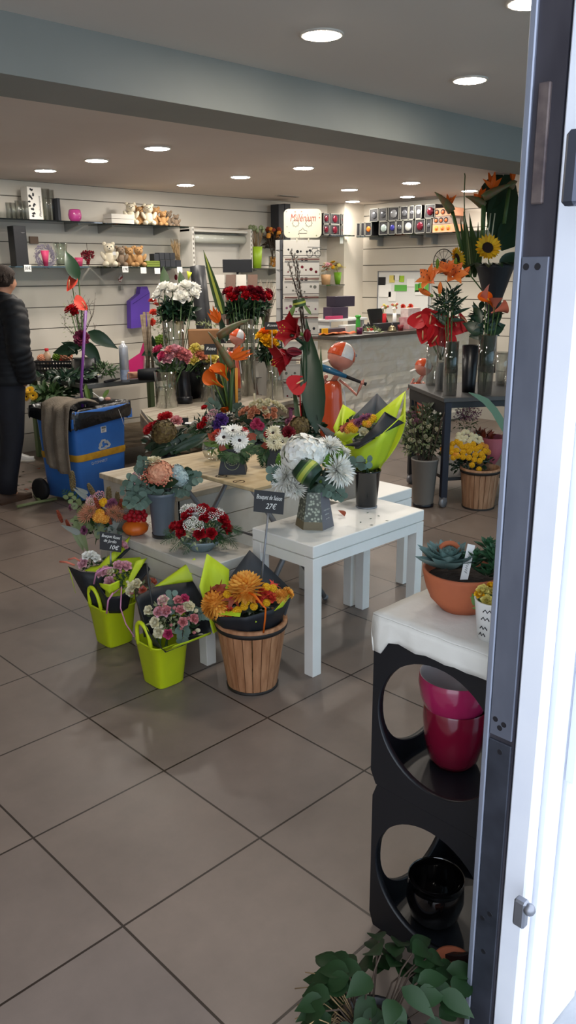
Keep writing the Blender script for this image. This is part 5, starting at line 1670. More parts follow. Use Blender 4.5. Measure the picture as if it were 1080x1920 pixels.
ZP = ZP_
t, c, d, h = vase('clear hurricane glass vase, leftmost on the dark table', 808, 722, ZP, 24, 20, 645)
t2, c2_, d2, h2 = vase('slim tall glass vase filled with clear beads on the dark table', 823, 733, ZP, 15, 15, 612)
m = MB(); m.lathe([(0, .01), (sz(6.5, d2), .01), (sz(6.5, d2), .20), (0, .20)], c2_, 16); part(m, 'glass_beads', M('clear beads', 'b9bcbd', .2, bump=1, bscale=120), t2)
t3, c3, d3, h3 = vase('glass vase lined with dark leaves holding the orange lilies', 843, 741, ZP, 26, 25, 640, water=.5)
leafwrap(t3, c3, sz(11.5, d3), h3 * .42, h3 * .98)
t4, c4, d4, h4 = vase('black tall conical vase between the leaf lined vases', 878, 735, ZP, 32, 24, 648, mt=BLACKP)
t5, c5, d5, h5 = vase('glass vase lined with a dark leaf, holding the orange callas', 908, 741, ZP, 34, 26, 628, water=.5)
leafwrap(t5, c5, sz(13, d5), h5 * .40, h5 * .98)
t6, c6, d6, h6 = vase('clear goblet vase beside the door jamb on the dark table', 938, 722, ZP, 26, 18, 660)
# anthurium bunch
ab = thing('anthurium_bunch', 'bunch of red anthuriums at the front of the dark table', 'flowers', c2_ + V((0, 0, .02)))
A = Arr(ab, 832, 606, 50, d2 - .03, up=.1)
for i, (x, y, n_) in enumerate(((788, 598, -RIGHT * .6 + TOC + UP * .6), (808, 598, TOC + UP * .3 - RIGHT * .2), (832, 603, TOC * .7 + UP * .8), (852, 609, TOC + UP * .1), (797, 626, TOC * .8 - RIGHT * .7 - UP * .2), (839, 632, TOC - UP * .2), (866, 604, TOC * .6 + RIGHT * .8 + UP * .2), (815, 632, TOC * .6 - UP * .3), (823, 590, UP + TOC * .4))):
    p, _ = A.pt(x, y, .5); q = n_.normalized().to_track_quat('Z', 'Y') @ Quaternion((0, 0, 1), random.uniform(-.5, .5) + (pi if i % 3 == 1 else 0))
    inst(fmesh('anthurium', BRED), 'anthurium', ab, p, size=sz(random.uniform(36, 42), dep(p)), quat=q)
    stems(ab, [(p, c2_ + V((random.uniform(-.006, .006), random.uniform(-.006, .006), .22)))], STEM, .0025)
clump(ab, 'foliage', AUT, 805, 638, 24, 14, d2, 16, .05, .018)
# lilies
lil = thing('lily_bunch', 'bunch of orange lilies with buds on the dark table', 'flowers', c3 + V((0, 0, .02)))
A = Arr(lil, 830, 525, 48, d3, up=.3)
A.fl('lily', LILYO, 803, 520, 46, n=-RIGHT * .7 + TOC * .7 + UP * .3); A.fl('lily', LILYO, 836, 504, 46, n=TOC * .5 + UP * .8 - RIGHT * .3); A.fl('lily', LILYO, 852, 512, 46, n=TOC + UP * .3 + RIGHT * .1)
A.fl('bud', LILYO, 797, 548, 20, n=-RIGHT + UP * .5, zs=1.6); A.fl('bud', LILYO, 825, 541, 16, n=UP, zs=1.7); A.fl('bud', LILYO, 871, 512, 20, n=RIGHT * .8 + UP, zs=1.6); A.fl('bud', LIMEF, 854, 493, 13, n=UP + TOC * .5, zs=1.7); A.fl('bud', LIMEF, 820, 495, 13, n=UP, zs=1.8); A.fl('bud', LILYO, 812, 516, 18, n=UP + RIGHT * .3, zs=1.6)
blades(lil, 'lily_leaf', LEAFD, [(840, 590, 802, 570, 8), (840, 570, 812, 545, 8), (845, 580, 880, 552, 8), (845, 590, 885, 575, 8), (838, 600, 815, 590, 8), (840, 560, 868, 540, 8), (848, 600, 872, 600, 8), (835, 545, 810, 535, 7), (842, 550, 870, 530, 7), (836, 610, 806, 582, 7)], d3, 8)
clump(lil, 'foliage', LEAFD, 842, 568, 34, 36, d3, 130, .09, .015, 'blade')
stems(lil, [(at(x, y, d3), c3 + V((random.uniform(-.02, .02), random.uniform(-.02, .02), .01))) for x, y in ((832, 545), (842, 545), (850, 545), (846, 560), (838, 570))], STEM, .0035)
# sunflower pot wrapped in black with leaf collar
k0 = atz(924, 700, ZP)
sp = thing('sunflower_bouquet', 'tall sunflower bouquet in a wide black paper cone with leaf collar on the dark table', 'bouquet', V((k0.x, k0.y, ZP)))
d = dep(k0) - .05
p0 = at(922, 600, d)
m = MB(); c_ = V((p0.x, p0.y, 0)); zt, zb = at(920, 496, d).z, at(920, 570, d).z
m.lathe([(.03, zb - .12), (.06, zb), (.15, zt - .03), (.165, zt), (.16, zt), (.14, zt - .03), (.05, zb)], c_, 32); part(m, 'paper_cone', BLKP, sp)
m = MB(); m.lathe([(.0, ZP), (.06, ZP), (.05, zb - .1), (.0, zb - .1)], c_, 20); part(m, 'black_vase', BLACKP, sp)
m = MB()
for k in range(14):
    a_ = 2 * pi * k / 14; q = c_ + V((cos(a_) * .11, sin(a_) * .11, zt + .0)); m.leaf(q, V((cos(a_ + .6), sin(a_ + .6), .15)), UP, .15, .08, .5, .15, 6, 0, 'leaf')
part(m, 'leaf_collar', LEAFD, sp)
A = Arr(sp, 905, 470, 50, d, up=.1)
A.fl('sunflower', YELLOW, 914, 465, 49, n=TOC + UP * .15 + RIGHT * .05); A.fl('sunflower', YELLOW, 856, 484, 40, n=TOC * .6 + RIGHT * .65 + UP * .1)
stems(sp, [(at(914, 470, d - .05), c_ + V((0, 0, zb))), (at(857, 486, d - .03), c_ + V((.0, 0, zb)))], STEM, .006)
blades(sp, 'blade_leaf', LEAF, [(880, 520, 873, 388, 17), (890, 520, 884, 392, 13), (875, 520, 866, 400, 10), (900, 500, 888, 420, 10), (892, 515, 900, 410, 9)], d + .03, 14)
blades(sp, 'blade_stripe', OLIVE, [(881, 515, 875, 400, 6)], d + .02, 6)
strelitzia(sp, d - .02, (842, 384), ((848, 397), (815, 360)), (866, 470), [(856, 364), (838, 362), (846, 368), (834, 380), (852, 372)], 7)
strelitzia(sp, d - .04, (922, 355), ((905, 372), (964, 344)), (905, 430), [(906, 334), (929, 318), (942, 332), (916, 318), (936, 345), (925, 328)], 9)
strelitzia(sp, d - .02, (897, 372), ((908, 386), (872, 368)), (905, 450), [(912, 352), (914, 366), (888, 362), (904, 350)], 8)
strelitzia(sp, d - .02, (962, 340), ((955, 352), (970, 340)), (945, 420), [(960, 304), (966, 310), (956, 322)], 7)
stems(sp, [(at(908, 386, d), at(890, 500, d)), (at(918, 400, d), at(900, 500, d)), (at(880, 500, d), at(871, 400, d)), (at(871, 400, d), at(872, 330, d)), (at(872, 330, d), at(864, 288, d))], STEM, .005)
blades(sp, 'banana_leaf', LEAFD, [(928, 455, 962, 300, 58, .02), (905, 400, 945, 310, 46, .05), (935, 500, 978, 470, 26), (940, 470, 985, 380, 50, .04)], d + .05, 50, 'leaf', .15)
stems(sp, [(at(920, 400, d), at(912, 448, d)), (at(928, 400, d), at(922, 445, d))], M('pale reed', 'c9cdb4', .5), .006, 'pale_reed')
# callas in leaf lined vase
cb_ = thing('calla_bunch', 'bunch of orange callas under the sunflower bouquet', 'flowers', c5 + V((0, 0, .02)))
A = Arr(cb_, 920, 575, 35, d5, up=.2)
for x, y, n_ in ((917, 564, UP * .6 - RIGHT * .6 + TOC * .4), (937, 580, RIGHT * .8 + UP * .3 + TOC * .3), (928, 570, UP + TOC * .4), (910, 556, UP - RIGHT * .5)):
    A.fl('calla', SALMON if x != 917 else ORANGE, x, y, 30, n=n_); stems(cb_, [(A.pt(x, y)[0], c5 + V((random.uniform(-.01, .01), random.uniform(-.01, .01), .02)))], STEM, .004)
blades(cb_, 'collar_leaf', LEAFD, [(905, 625, 868, 602, 26), (905, 625, 880, 630, 22), (915, 622, 952, 606, 26), (910, 620, 940, 628, 20), (900, 610, 890, 560, 16), (925, 615, 945, 560, 16)], d5 - .04, 22, 'leaf', .4)
clump(cb_, 'foliage', LEAFD, 910, 600, 38, 30, d5, 60, .07, .035)
# mascot-like metal figure and orange basket behind come later

# grey tall bucket with shrub branches
c = atz(793, 948, 0); d = dep(c)
gb = thing('flower_bucket', 'tall grey tapered bucket of dark green shrub branches on the floor by the dark table', 'bucket', c)
GREYP = M('grey plastic bucket', '77726c', .5)
m = MB(); m.lathe([(0, .002), (.067, .002), (.069, .012), (.094, .33), (.097, .334), (.097, .345), (.089, .345), (.066, .02), (0, .02)], c, 36); part(m, 'body', GREYP, gb)
m = MB(); m.lathe([(.0675, 0), (.0735, .001), (.0745, .022), (.070, .024)], c, 36); part(m, 'base_ring', BLACKP, gb)
sh = thing('shrub_branches', 'bushy dark green branches with tiny white flowers in the tall grey bucket', 'branches', c + V((0, 0, .03)))
clump(sh, 'foliage', M('shrub leaf', '2c3a26', .55, island='5a6344'), 795, 812, 50, 62, d, 1300, .045, .020, inner=.15)
clump(sh, 'light_foliage', OLIVE, 780, 820, 36, 46, d - .06, 220, .035, .015)
A = Arr(sh, 795, 812, 48, d, up=.3)
A.many('filler', IVORY, [(random.uniform(762, 834), random.uniform(765, 850)) for _ in range(26)], 8)
A.many('filler', MAUVE, [(random.uniform(765, 800), random.uniform(770, 800)) for _ in range(8)], 9)
for k in range(9):
    a_ = 2 * pi * k / 9; e = c + V((cos(a_) * .13, sin(a_) * .13, .62 + .12 * (k % 3) / 2)); m = MB(); m.tube([c + V((0, 0, .04)), c + V((cos(a_) * .05, sin(a_) * .05, .36)), e], .003, 5); part(m, 'branch', TWIG, sh)
# wooden bucket with yellow mums
c = atz(896, 950, 0); d = dep(c)
staved_bucket('pale stave bucket of yellow and white button chrysanthemums under the dark table', c, .108, .137, .285, seed=9, mt=M('pale staves', 'b58c6c', .7, col2='94694b', scale=5, stretch=(9, 9, .9), bump=.12))
ym = thing('chrysanthemum_bunch', 'bunch of yellow and white button chrysanthemums in the pale stave bucket', 'flowers', c + V((0, 0, .03)))
A = Arr(ym, 876, 850, 50, d - .02, up=.3)
YB = [(840, 838), (849, 832), (857, 828), (866, 838), (837, 850), (847, 848), (856, 845), (868, 848), (878, 836), (887, 833), (893, 842), (900, 838), (908, 846), (879, 846), (891, 853), (902, 852), (868, 857), (879, 858), (889, 862), (899, 864), (905, 857), (885, 872), (898, 880), (838, 860), (850, 858), (858, 855), (873, 838), (912, 845), (832, 848), (846, 840), (862, 832), (884, 842)]
A.many('pompon', YELLOW, YB, 12); A.many('pompon', AMBER, [(903, 834), (911, 838), (830, 842), (855, 852), (915, 848)], 12)
A.many('pompon', IVORY, [(860, 815), (868, 812), (876, 810), (884, 815), (892, 818), (900, 822), (866, 820), (874, 820), (883, 823), (891, 826), (898, 829), (858, 822), (870, 826), (880, 828), (888, 820), (871, 809), (862, 826), (902, 828)], 10)
clump(ym, 'foliage', LEAFD, 882, 868, 48, 26, d, 160, .035, .02)
# behind: heather, paper, leaf
zz_ = .215
c = PO + RP @ V((.22, -.28, zz_)); d = dep(c)
hz = thing('heather_pot', 'pot of purple pink heather on the lower shelf of the dark table', 'potted plant', c)
m = MB(); m.lathe([(0, 0), (.05, 0), (.065, .1), (.06, .1), (0, .08)], c, 20); part(m, 'pot', BLACKP, hz)
clump(hz, 'blooms', M('heather bloom', '9a5d78', .7, island='77445e'), 877, 775, 30, 16, d, 420, .018, .006)
clump(hz, 'foliage', LEAF, 872, 795, 26, 14, d, 60, .03, .008)
c = PO + RP @ V((.30, -.50, zz_)); d = dep(c)
sl = thing('wrapped_bouquet', 'dark red foliage bouquet in pink paper on the lower shelf of the dark table', 'bouquet', c)
m = MB(); m.lathe([(.02, 0), (.05, .05), (.11, .22), (.10, .22), (.04, .05)], c, 20); part(m, 'wrapping_paper', M('dusty pink paper', 'b85f6a', .6), sl)
clump(sl, 'foliage', AUT, 905, 822, 30, 22, d, 120, .06, .024); clump(sl, 'silver_foliage', EUCA, 885, 815, 16, 10, d - .08, 40, .03, .006)
c = V((5.05, 2.75, 0)); d = 5.3
lp_ = thing('snake_plant_leaf', 'long arching green leaf beside the door jamb, in front of the dark table', 'leaf', at(934, 800, d))
m = MB(); P_ = [at(x, y, d) for x, y in ((952, 812), (939, 790), (927, 770), (911, 752), (896, 743), (879, 736))]; wd_ = [7, 7.5, 7, 6.5, 4.5, .8]
m.grid([[p + (RIGHT * .75 + UPC * .66) * sz(w_, d) * u for u in (-1, 0, 1)] for p, w_ in zip(P_, wd_)]); part(m, 'blade', M('leaf blade blue green', '587c66', .45), lp_)
m = MB(); q = at(953, 812, d); m.tube([q, V((q.x, q.y, .25)), V((q.x, q.y, 0))], .008, 6); part(m, 'stalk', STEM, lp_)
# ================================================================== shelves on the back wall (Y = 7)
random.seed(77)
SHG = glass_mat('smoked shelf glass', '5c6a64', .35)
SHE = M('shelf glass edge', '2f3a36', .2)
BRK = M('bracket metal', '9a9a95', .5)
def wall_shelf(label, xa, xb, z, y0=6.70, th=.012):
    t = thing('wall_shelf', label, 'shelf', ((xa + xb) / 2, 6.85, z))
    m = MB(); m.box((xa, y0, z - th), (xb, 6.995, z)); part(m, 'shelf_board', glass_mat('smoked shelf', '8a9a92', .3) if 'smoked shelf' not in bpy.data.materials else bpy.data.materials['smoked shelf'], t)
    for x in (xa + .10, xb - .22):
        m = MB(); b = len(m.v)
        for dx in (0, .02): m.v += [V((x + dx, y0 + .05, z - th)), V((x + dx, 6.997, z - th)), V((x + dx, 6.997, z - th - .065)), V((x + dx, y0 + .05, z - th - .015))]
        for q in ((0, 1, 2, 3), (7, 6, 5, 4), (0, 3, 7, 4), (1, 5, 6, 2), (3, 2, 6, 7), (0, 4, 5, 1)): m.face(q, 0, False)
        part(m, 'bracket', BRK, t)
    return t
ZU, ZL = aty(100, 413, 6.72).z, aty(100, 499, 6.72).z
xof = lambda px, py, y=6.85: aty(px, py, y).x
X = [xof(0, 410) - .3, xof(190, 418, 6.72), xof(192, 421, 6.72), xof(352, 428, 6.72)]
wall_shelf('upper glass wall shelf at left carrying the tumblers and pink vase', X[0], X[1], ZU)
wall_shelf('upper glass wall shelf carrying the row of teddy bears', X[2] + .02, X[3], ZU - .004)
wall_shelf('lower glass wall shelf at left with the wreath and black box', X[0], X[1], ZL)
wall_shelf('lower glass wall shelf with brown teddy bears and black boxes', X[2] + .02, X[3], ZL - .004)
def onshelf(px, z, y=6.83):
    r = ray(px, 450); x = y / r.y * r.x
    return V((x, y, z))
def sbox(name, label, cat, px0, px1, h, z, mt, depth=.08, y=6.83, group=None, parts=None):
    a, b = onshelf(px0, z, y), onshelf(px1, z, y)
    m = MB(); m.bbox((a.x, y - depth / 2, z), (b.x, y + depth / 2, z + h), .002)
    return solo(m, name, mt, label, cat, ((a.x + b.x) / 2, y, z), group)
def tumbler(px, h, r, label, grp=None):
    c = onshelf(px, ZU, 6.80); m = MB(); m.lathe([(0, 0), (r, 0), (r, h), (r - .003, h), (r - .003, .008), (0, .008)], c, 20)
    solo(m, 'glass_tumbler', CLEARG, label, 'glass', c, grp)
for px in (22, 30): tumbler(px, .13, .026, 'short clear glass tumbler at the left end of the upper shelf', 'short clear tumblers')
for px in (40, 48, 55): tumbler(px, .15, .028, 'taller clear glass tumbler beside the floral box on the upper shelf', 'taller clear tumblers')
for px, y in ((93, 6.80), (101, 6.86)):
    c = onshelf(px, ZU, y); m = MB(); m.lathe([(0, 0), (.03, 0), (.033, .26), (.030, .26), (.027, .01), (0, .01)], c, 20); solo(m, 'glass_cylinder_vase', CLEARG, 'tall clear cylinder vase right of the floral box on the upper shelf', 'vase', c, 'tall cylinder vases')
fb_ = thing('gift_box', 'white box with black orchid print on the upper left shelf', 'box', onshelf(66, ZU))
c = onshelf(66, ZU); m = MB(); m.bbox((c.x - .065, c.y - .06, ZU), (c.x + .065, c.y + .06, ZU + .265), .002); q = part(m, 'carton', M('white carton', 'e6e2da', .6), fb_)
m = MB()
for i in range(16):
    p = V((c.x - .03 + random.uniform(-.02, .02), c.y - .061, ZU + .03 + i * .0145)); m.leaf(p, V((random.uniform(-1, 1), 0, random.uniform(-.3, 1))), V((0, -1, 0)), .028, .018, .05, 0, 4)
part(m, 'orchid_print', INK, q)
text('Phalaenopsis', 'lettering', INK, q, V((c.x + .04, c.y - .0605, ZU + .11)), (0, 0, 1), (-1, 0, 0), .028, shear=.3, width=.17)
sbox('cream_box', 'plain cream box behind the tall clear vases on the upper left shelf', 'box', 78, 88, .20, ZU, M('cream card', 'cfc6a8', .6), .06, 6.9)
sbox('black_box', 'thin black box standing right of the tall clear vases', 'box', 108, 113, .19, ZU, BOXB, .1)
c = onshelf(144, ZU); m = MB(); m.lathe([(0, 0), (.035, 0), (.055, .03), (.060, .06), (.052, .10), (.045, .108), (.041, .104), (.05, .06), (0, .02)], c, 28)
solo(m, 'pink_vase', M('pink gloss glaze', 'cf4f9a', .15, coat=.5), 'round glossy pink vase on the upper left shelf', 'vase', c)
for k in range(2):
    m = MB(); a, b = onshelf(205, ZU, 6.80), onshelf(247, ZU, 6.80); m.bbox((a.x, 6.74, ZU + .042 * k), (b.x, 6.88, ZU + .042 * k + .040), .002)
    solo(m, 'white_carton', M('white carton flat', 'e2ddd2', .6) if k == 0 else bpy.data.materials['white carton flat'], ('lower' if k == 0 else 'upper') + ' flat white carton of the pair left of the teddy bears', 'box', ((a.x + b.x) / 2, 6.81, ZU + .042 * k), None)
# teddy bears
def teddy_mesh(face=False):
    m = MB()
    m.ball((0, 0, .062), (.046, .042, .058), 16, 12); m.ball((0, -.006, .145), (.042, .040, .038), 16, 12)
    return m
def plush(name, c): return M(name, c, .95, col2=None, bump=.6, bscale=160)
PL1, PL2, PL3 = plush('cream plush', 'e6dcc4'), plush('tan plush', 'b98f5e'), plush('grey brown plush', '8d7a66')
def teddy(label, c, mt, s=1.0, rz=0.0, snout=None, tagit=False):
    t = thing('teddy_bear', label, 'teddy bear', c); R_ = rotz(rz)
    def put(m, nm, mm): 
        m.v = [c + R_ @ (p * s) for p in m.v]; return part(m, nm, mm, t)
    put(teddy_mesh(), 'body', mt)
    for sg in (-1, 1):
        m = MB(); m.ball((sg * .034, 0, .178), (.016, .008, .016), 10, 8); put(m, 'ear', mt)
        m = MB(); m.ball((sg * .050, -.02, .085), (.018, .022, .038), 10, 8, rot=Matrix.Rotation(sg * .5, 3, 'Y')); put(m, 'arm', mt)
        m = MB(); m.ball((sg * .038, -.052, .022), (.022, .038, .022), 10, 8, rot=Matrix.Rotation(sg * -.4, 3, 'Z')); put(m, 'leg', mt)
        m = MB(); m.ball((sg * .015, -.042, .155), .0045, 6, 5); put(m, 'eye', INK)
    m = MB(); m.ball((0, -.042, .137), (.018, .016, .014), 10, 8); q = put(m, 'muzzle', snout or mt)
    m = MB(); m.ball((0, -.058, .142), (.006, .004, .004), 6, 5); put(m, 'nose', INK)
    if tagit:
        m = MB(); m.box((.02, -.066, .09), (.045, -.064, .115)); put(m, 'paper_tag', LBL)
    return t
UPB = [(248, PL1, 'cream teddy bear beside the white cartons on the upper shelf', 1.05, 6.82), (264, PL2, 'tan teddy bear leaning between two cream bears on the upper shelf', .95, 6.88), (281, PL1, 'second cream teddy bear in the middle of the upper shelf row', 1.05, 6.82),
       (294, PL2, 'tan teddy bear right of the second cream bear on the upper shelf', .95, 6.86), (308, PL2, 'small tan teddy bear next to the grey bears on the upper shelf', .75, 6.80), (318, PL3, 'grey brown teddy bear near the end of the upper shelf row', .8, 6.88), (332, PL3, 'small grey brown teddy bear at the right end of the upper shelf', .62, 6.82)]
for px, mt, lb_, s_, y in UPB: teddy(lb_, onshelf(px, ZU - .004, y), mt, s_, random.uniform(-.5, .2) - .5)
LOB = [(203, PL1, 'large cream teddy bear sitting on the lower shelf', 1.15, 6.80, True), (224, PL3, 'grey brown teddy bear right of the cream bear on the lower shelf', 1.0, 6.84, False), (241, PL2, 'tan teddy bear in the middle of the lower shelf bears', .98, 6.84, False), (258, PL2, 'tan teddy bear closest to the green boxes on the lower shelf', 1.02, 6.80, False)]
for px, mt, lb_, s_, y, tg_ in LOB: teddy(lb_, onshelf(px, ZL - .004, y), mt, s_, random.uniform(-.4, .2) - .5, tagit=tg_)
# lower left items
bb = onshelf(33, ZL, 6.78); t = thing('wine_box', 'tall matt black box on the lower left shelf', 'box', bb)
m = MB(); m.bbox((bb.x - .058, bb.y - .055, ZL), (bb.x + .058, bb.y + .055, ZL + .325), .003); q = part(m, 'carton', M('matt black box', '1b1c20', .6), t)
scribble(LBL, q, V((bb.x + .026, bb.y - .056, ZL + .27)), (1, 0, 0), (0, 0, 1), .006, .03)
c = onshelf(82, ZL, 6.82) + V((0, 0, .085)); t = thing('lavender_wreath', 'grey lavender wreath propped on the lower left shelf', 'wreath', onshelf(82, ZL, 6.82))
m = MB(); random.seed(8)
for i in range(420):
    a_ = random.uniform(0, 2 * pi); rr = .075 + random.uniform(-.022, .022); p = c + V((cos(a_) * rr, random.uniform(-.02, .02), sin(a_) * rr * 1.02))
    m.leaf(p, V((cos(a_ + 1.2), random.uniform(-.6, .2), sin(a_ + 1.2))), V((0, -1, 0)), .025, .006, .1, .1, 3)
part(m, 'lavender', M('dried lavender', '6e6678', .8, island='8a8494'), t)
c = onshelf(82, ZL, 6.74); m = MB(); m.lathe([(0, 0), (.018, 0), (.036, .13), (.033, .13), (.0, .1)], c, 20); solo(m, 'pink_cone_pot', HOTP, 'hot pink tapered pot standing in front of the lavender wreath', 'pot', c)
c = onshelf(72, ZL + .225, 6.9); m = MB(); m.box((c.x - .04, 6.975, c.z - .03), (c.x + .04, 6.996, c.z + .03)); solo(m, 'hanging_plaque', M('plaque wood', '7d6655', .7), 'small brown wooden plaque on the wall above the lavender wreath', 'plaque', c)
c = onshelf(112, ZL, 6.82); m = MB(); m.lathe([(0, 0), (.045, 0), (.05, .10), (.062, .19), (.066, .20), (.058, .19), (.046, .1), (.04, .01), (0, .01)], c, 24); solo(m, 'glass_vase', GLASSG, 'large clear ribbed glass vase on the lower left shelf right of the wreath', 'vase', c)
c = onshelf(145, ZL, 6.76); t = thing('pink_pot', 'small pink tapered pot with white writing on the lower left shelf', 'pot', c)
m = MB(); m.lathe([(0, 0), (.027, 0), (.038, .075), (.035, .075), (0, .05)], c, 20); q = part(m, 'pot', HOTP, t)
scribble(LBL, q, c + V((-.026, -.030, .045)), (.75, -.66, 0), (0, 0, 1), .012, .04)
c = onshelf(162, ZL, 6.82); t = thing('berry_heart', 'dark red berry heart decoration on a small stick on the lower left shelf', 'decoration', c)
m = MB(); random.seed(2)
for i in range(170):
    a_ = random.uniform(0, 2 * pi); k = sqrt(random.random()); x_ = 16 * sin(a_) ** 3; z_ = 13 * cos(a_) - 5 * cos(2 * a_) - 2 * cos(3 * a_) - cos(4 * a_)
    m.ball(c + V((x_ / 16 * .062 * k, random.uniform(-.02, .02), .092 + z_ / 16 * .07 * k)), .008, 5, 4)
o = part(m, 'berries', DRED, t); o['kind'] = 'stuff'
m = MB(); m.tube([c + V((0, .0, .0)), c + V((0, 0, .205))], .002, 5); part(m, 'stick', TWIG, t)
# lower right items
for k in range(3):
    m = MB(); a, b = onshelf(266, ZL, 6.80), onshelf(291, ZL, 6.80); z = ZL - .004 + k * .019
    m.bbox((a.x, 6.74, z), (b.x, 6.86, z + .0175), .002); solo(m, 'green_box', M('olive card', '6f7f2c', .6) if k == 0 else bpy.data.materials['olive card'], ('bottom', 'middle', 'top')[k] + ' flat olive green box of the stack beside the teddy bears', 'box', ((a.x + b.x) / 2, 6.80, z))
for r_, (pxs, lab) in enumerate((((294, 304, 314, 324), 'lower'), ((283, 293, 303, 313), 'upper'))):
    for k, px in enumerate(pxs):
        a, b = onshelf(px, ZL, 6.80), onshelf(px + 9.2, ZL, 6.80); z = ZL - .004 + r_ * .068
        if r_ == 1 and k == 0: z = ZL - .004 + .057
        m = MB(); m.bbox((a.x, 6.76, z), (b.x, 6.84, z + .066), .002)
        solo(m, 'black_box', BOXB, lab + ' row small black box number %d from the green boxes on the lower shelf' % (k + 1) if False else ('small black box in the %s row on the lower shelf, %s from the teddy bears' % (lab, ('first', 'second', 'third', 'fourth')[k])), 'box', ((a.x + b.x) / 2, 6.8, z))
c = onshelf(333, ZL, 6.84); t = thing('dried_grass_bunch', 'bunch of tan dried grass leaning at the right end of the lower shelf', 'dried grass', c)
m = MB()
for i in range(60): m.tube([c + V((random.uniform(-.02, .02), random.uniform(-.02, .02), 0)), c + V((-.03 + random.uniform(-.05, .04), random.uniform(-.03, .03), .24 + random.uniform(-.04, .03)))], .0022, 4)
o = part(m, 'stalks', DRY, t); o['kind'] = 'stuff'
def price_card(px, py, txt, label, w=.065, h=.055):
    p = aty(px, py, 6.69); t = thing('hanging_price_card', label, 'price card', p)
    m = MB(); m.box((p.x - w / 2, p.y - .001, p.z - h / 2), (p.x + w / 2, p.y + .001, p.z + h / 2)); q = part(m, 'card', LBL, t)
    if txt: text(txt, 'lettering', INK, q, p + V((0, -.002, 0)), (1, 0, 0), (0, 0, 1), h * .6)
    return t
price_card(52, 503, '35€', 'white price card reading 35 euros under the black box on the lower shelf')
price_card(235, 505, '17€', 'white price card reading 17 euros under the teddy bears')
price_card(269, 507, '', 'blank white price card under the green boxes'); price_card(295, 508, '', 'blank white price card under the black boxes'); price_card(337, 506, '', 'blank white price card under the dried grass bunch')
# hanging things
p = aty(226, 521, 6.93); t = thing('hanging_heart', 'small white and red cloth heart hanging below the teddy bear shelf', 'ornament', p)
m = MB(); m.ball(p + V((0, 0, 0)), (.024, .012, .042), 10, 8, rot=Matrix.Rotation(.3, 3, 'Y')); part(m, 'heart', M('spotted cloth', 'd9cfc6', .8, col2='8e2a30', scale=40, lo=.52, hi=.55), t)
m = MB(); m.tube([p + V((0, .0, .04)), p + V((-.005, .02, .09))], .001, 4); part(m, 'string', LBL, t)
p = aty(227, 540, 6.97); m = MB(); m.box((p.x - .012, 6.95, p.z - .02), (p.x + .012, 6.998, p.z + .02)); solo(m, 'wall_hook', BRK, 'small grey metal hook on the slat wall below the cloth heart', 'hook', p)
p = aty(330, 520, 6.93); m = MB(); m.ball(p, (.02, .012, .03), 8, 6); m.tube([p, p + V((0, .02, .06))], .001, 4); solo(m, 'hanging_ornament', DRED, 'small dark red ornament hanging below the dried grass bunch', 'ornament', p)
# purple paper bag
B_ = [aty(x, y, 6.90) for x, y in ((245, 565), (262, 551), (264, 538), (276, 537), (281, 550), (280, 612), (246, 616))]
m = MB(); b = len(m.v); m.v += B_ + [p + V((0, .07, 0)) for p in B_]; n = len(B_)
m.face(list(range(n)), 0, False); m.face(list(range(2 * n - 1, n - 1, -1)), 0, False)
for k in range(n): m.face((k, n + k, n + (k + 1) % n, (k + 1) % n), 0, False)
t = thing('hanging_paper_bag', 'violet paper bag hanging on the slat wall behind the white roses', 'bag', sum(B_, V()) / 7); part(m, 'bag', M('violet paper', '5a3aa8', .5), t)
m = MB(); m.tube([B_[0].lerp(B_[5], .1) + V((0, -.002, .0)), B_[3].lerp(B_[4], .9) + V((0, -.002, 0))], .002, 4); part(m, 'fold', M('violet fold', '43298a', .5), t)
# paper roll rack (white perforated frame with cellophane roll)
WM = M('white metal', 'dedbd2', .4)
xa, xb = aty(353, 440, 6.86).x, aty(466, 440, 6.86).x; zt, zb = aty(410, 432, 6.86).z, aty(355, 510, 6.86).z
t = thing('paper_roll_rack', 'white perforated wall rack holding a roll of clear film beside the teddy shelf', 'rack', ((xa + xb) / 2, 6.86, zb))
for x in (xa, xb - .03):
    m = MB(); m.box((x, 6.80, zb), (x + .03, 6.995, zt + .02)); q = part(m, 'upright', WM, t)
    m = MB()
    for k in range(9): m.box((x + .01, 6.798, zb + .04 + k * .045), (x + .02, 6.801, zb + .06 + k * .045))
    part(m, 'slots', GROOVE, q)
m = MB(); m.box((xa, 6.84, zt - .02), (xb, 6.995, zt)); part(m, 'top_panel', WM, t)
m = MB(); rr = .042; m.tube([(xa + .035, 6.90, zt - .085), (xb - .035, 6.90, zt - .085)], rr, 20); part(m, 'film_roll', M('clear film roll', 'cfd2c8', .15, coat=.3, bump=.3, bscale=30), t)
m = MB(); m.box((xa + .03, 6.985, zb + .05), (xb - .03, 6.99, zt - .03)); part(m, 'back_panel', M('white sheet', 'dcd8cf', .6), t)
# dark sheet leaning (black wrapping paper) with yellow corner
d = 7.3
q = [at(x, y, d) for x, y in ((356, 500), (384, 498), (404, 625), (374, 629))]
q[2].z = q[3].z = .76
m = MB(); ruled(m, [q[0], q[0].lerp(q[1], .5) + TOC * .03, q[1]], [q[3], q[3].lerp(q[2], .5) + TOC * .05, q[2]], 4); o = solo(m, 'wrapping_paper_sheet', M('black wrapping sheet', '2a2c30', .45), 'big curled sheet of black wrapping paper behind the bird of paradise leaf', 'paper sheet', q[3])
md = o.modifiers.new('thickness', 'SOLIDIFY'); md.thickness = .003
q = [at(x, y, d - .02) for x, y in ((350, 508), (360, 511), (353, 526))]
m = MB(); b = len(m.v); m.v += q + [p - TOC * .003 for p in q]; m.face((0, 1, 2)); m.face((5, 4, 3)); 
for k in range(3): m.face((k, 3 + k, 3 + (k + 1) % 3, (k + 1) % 3))
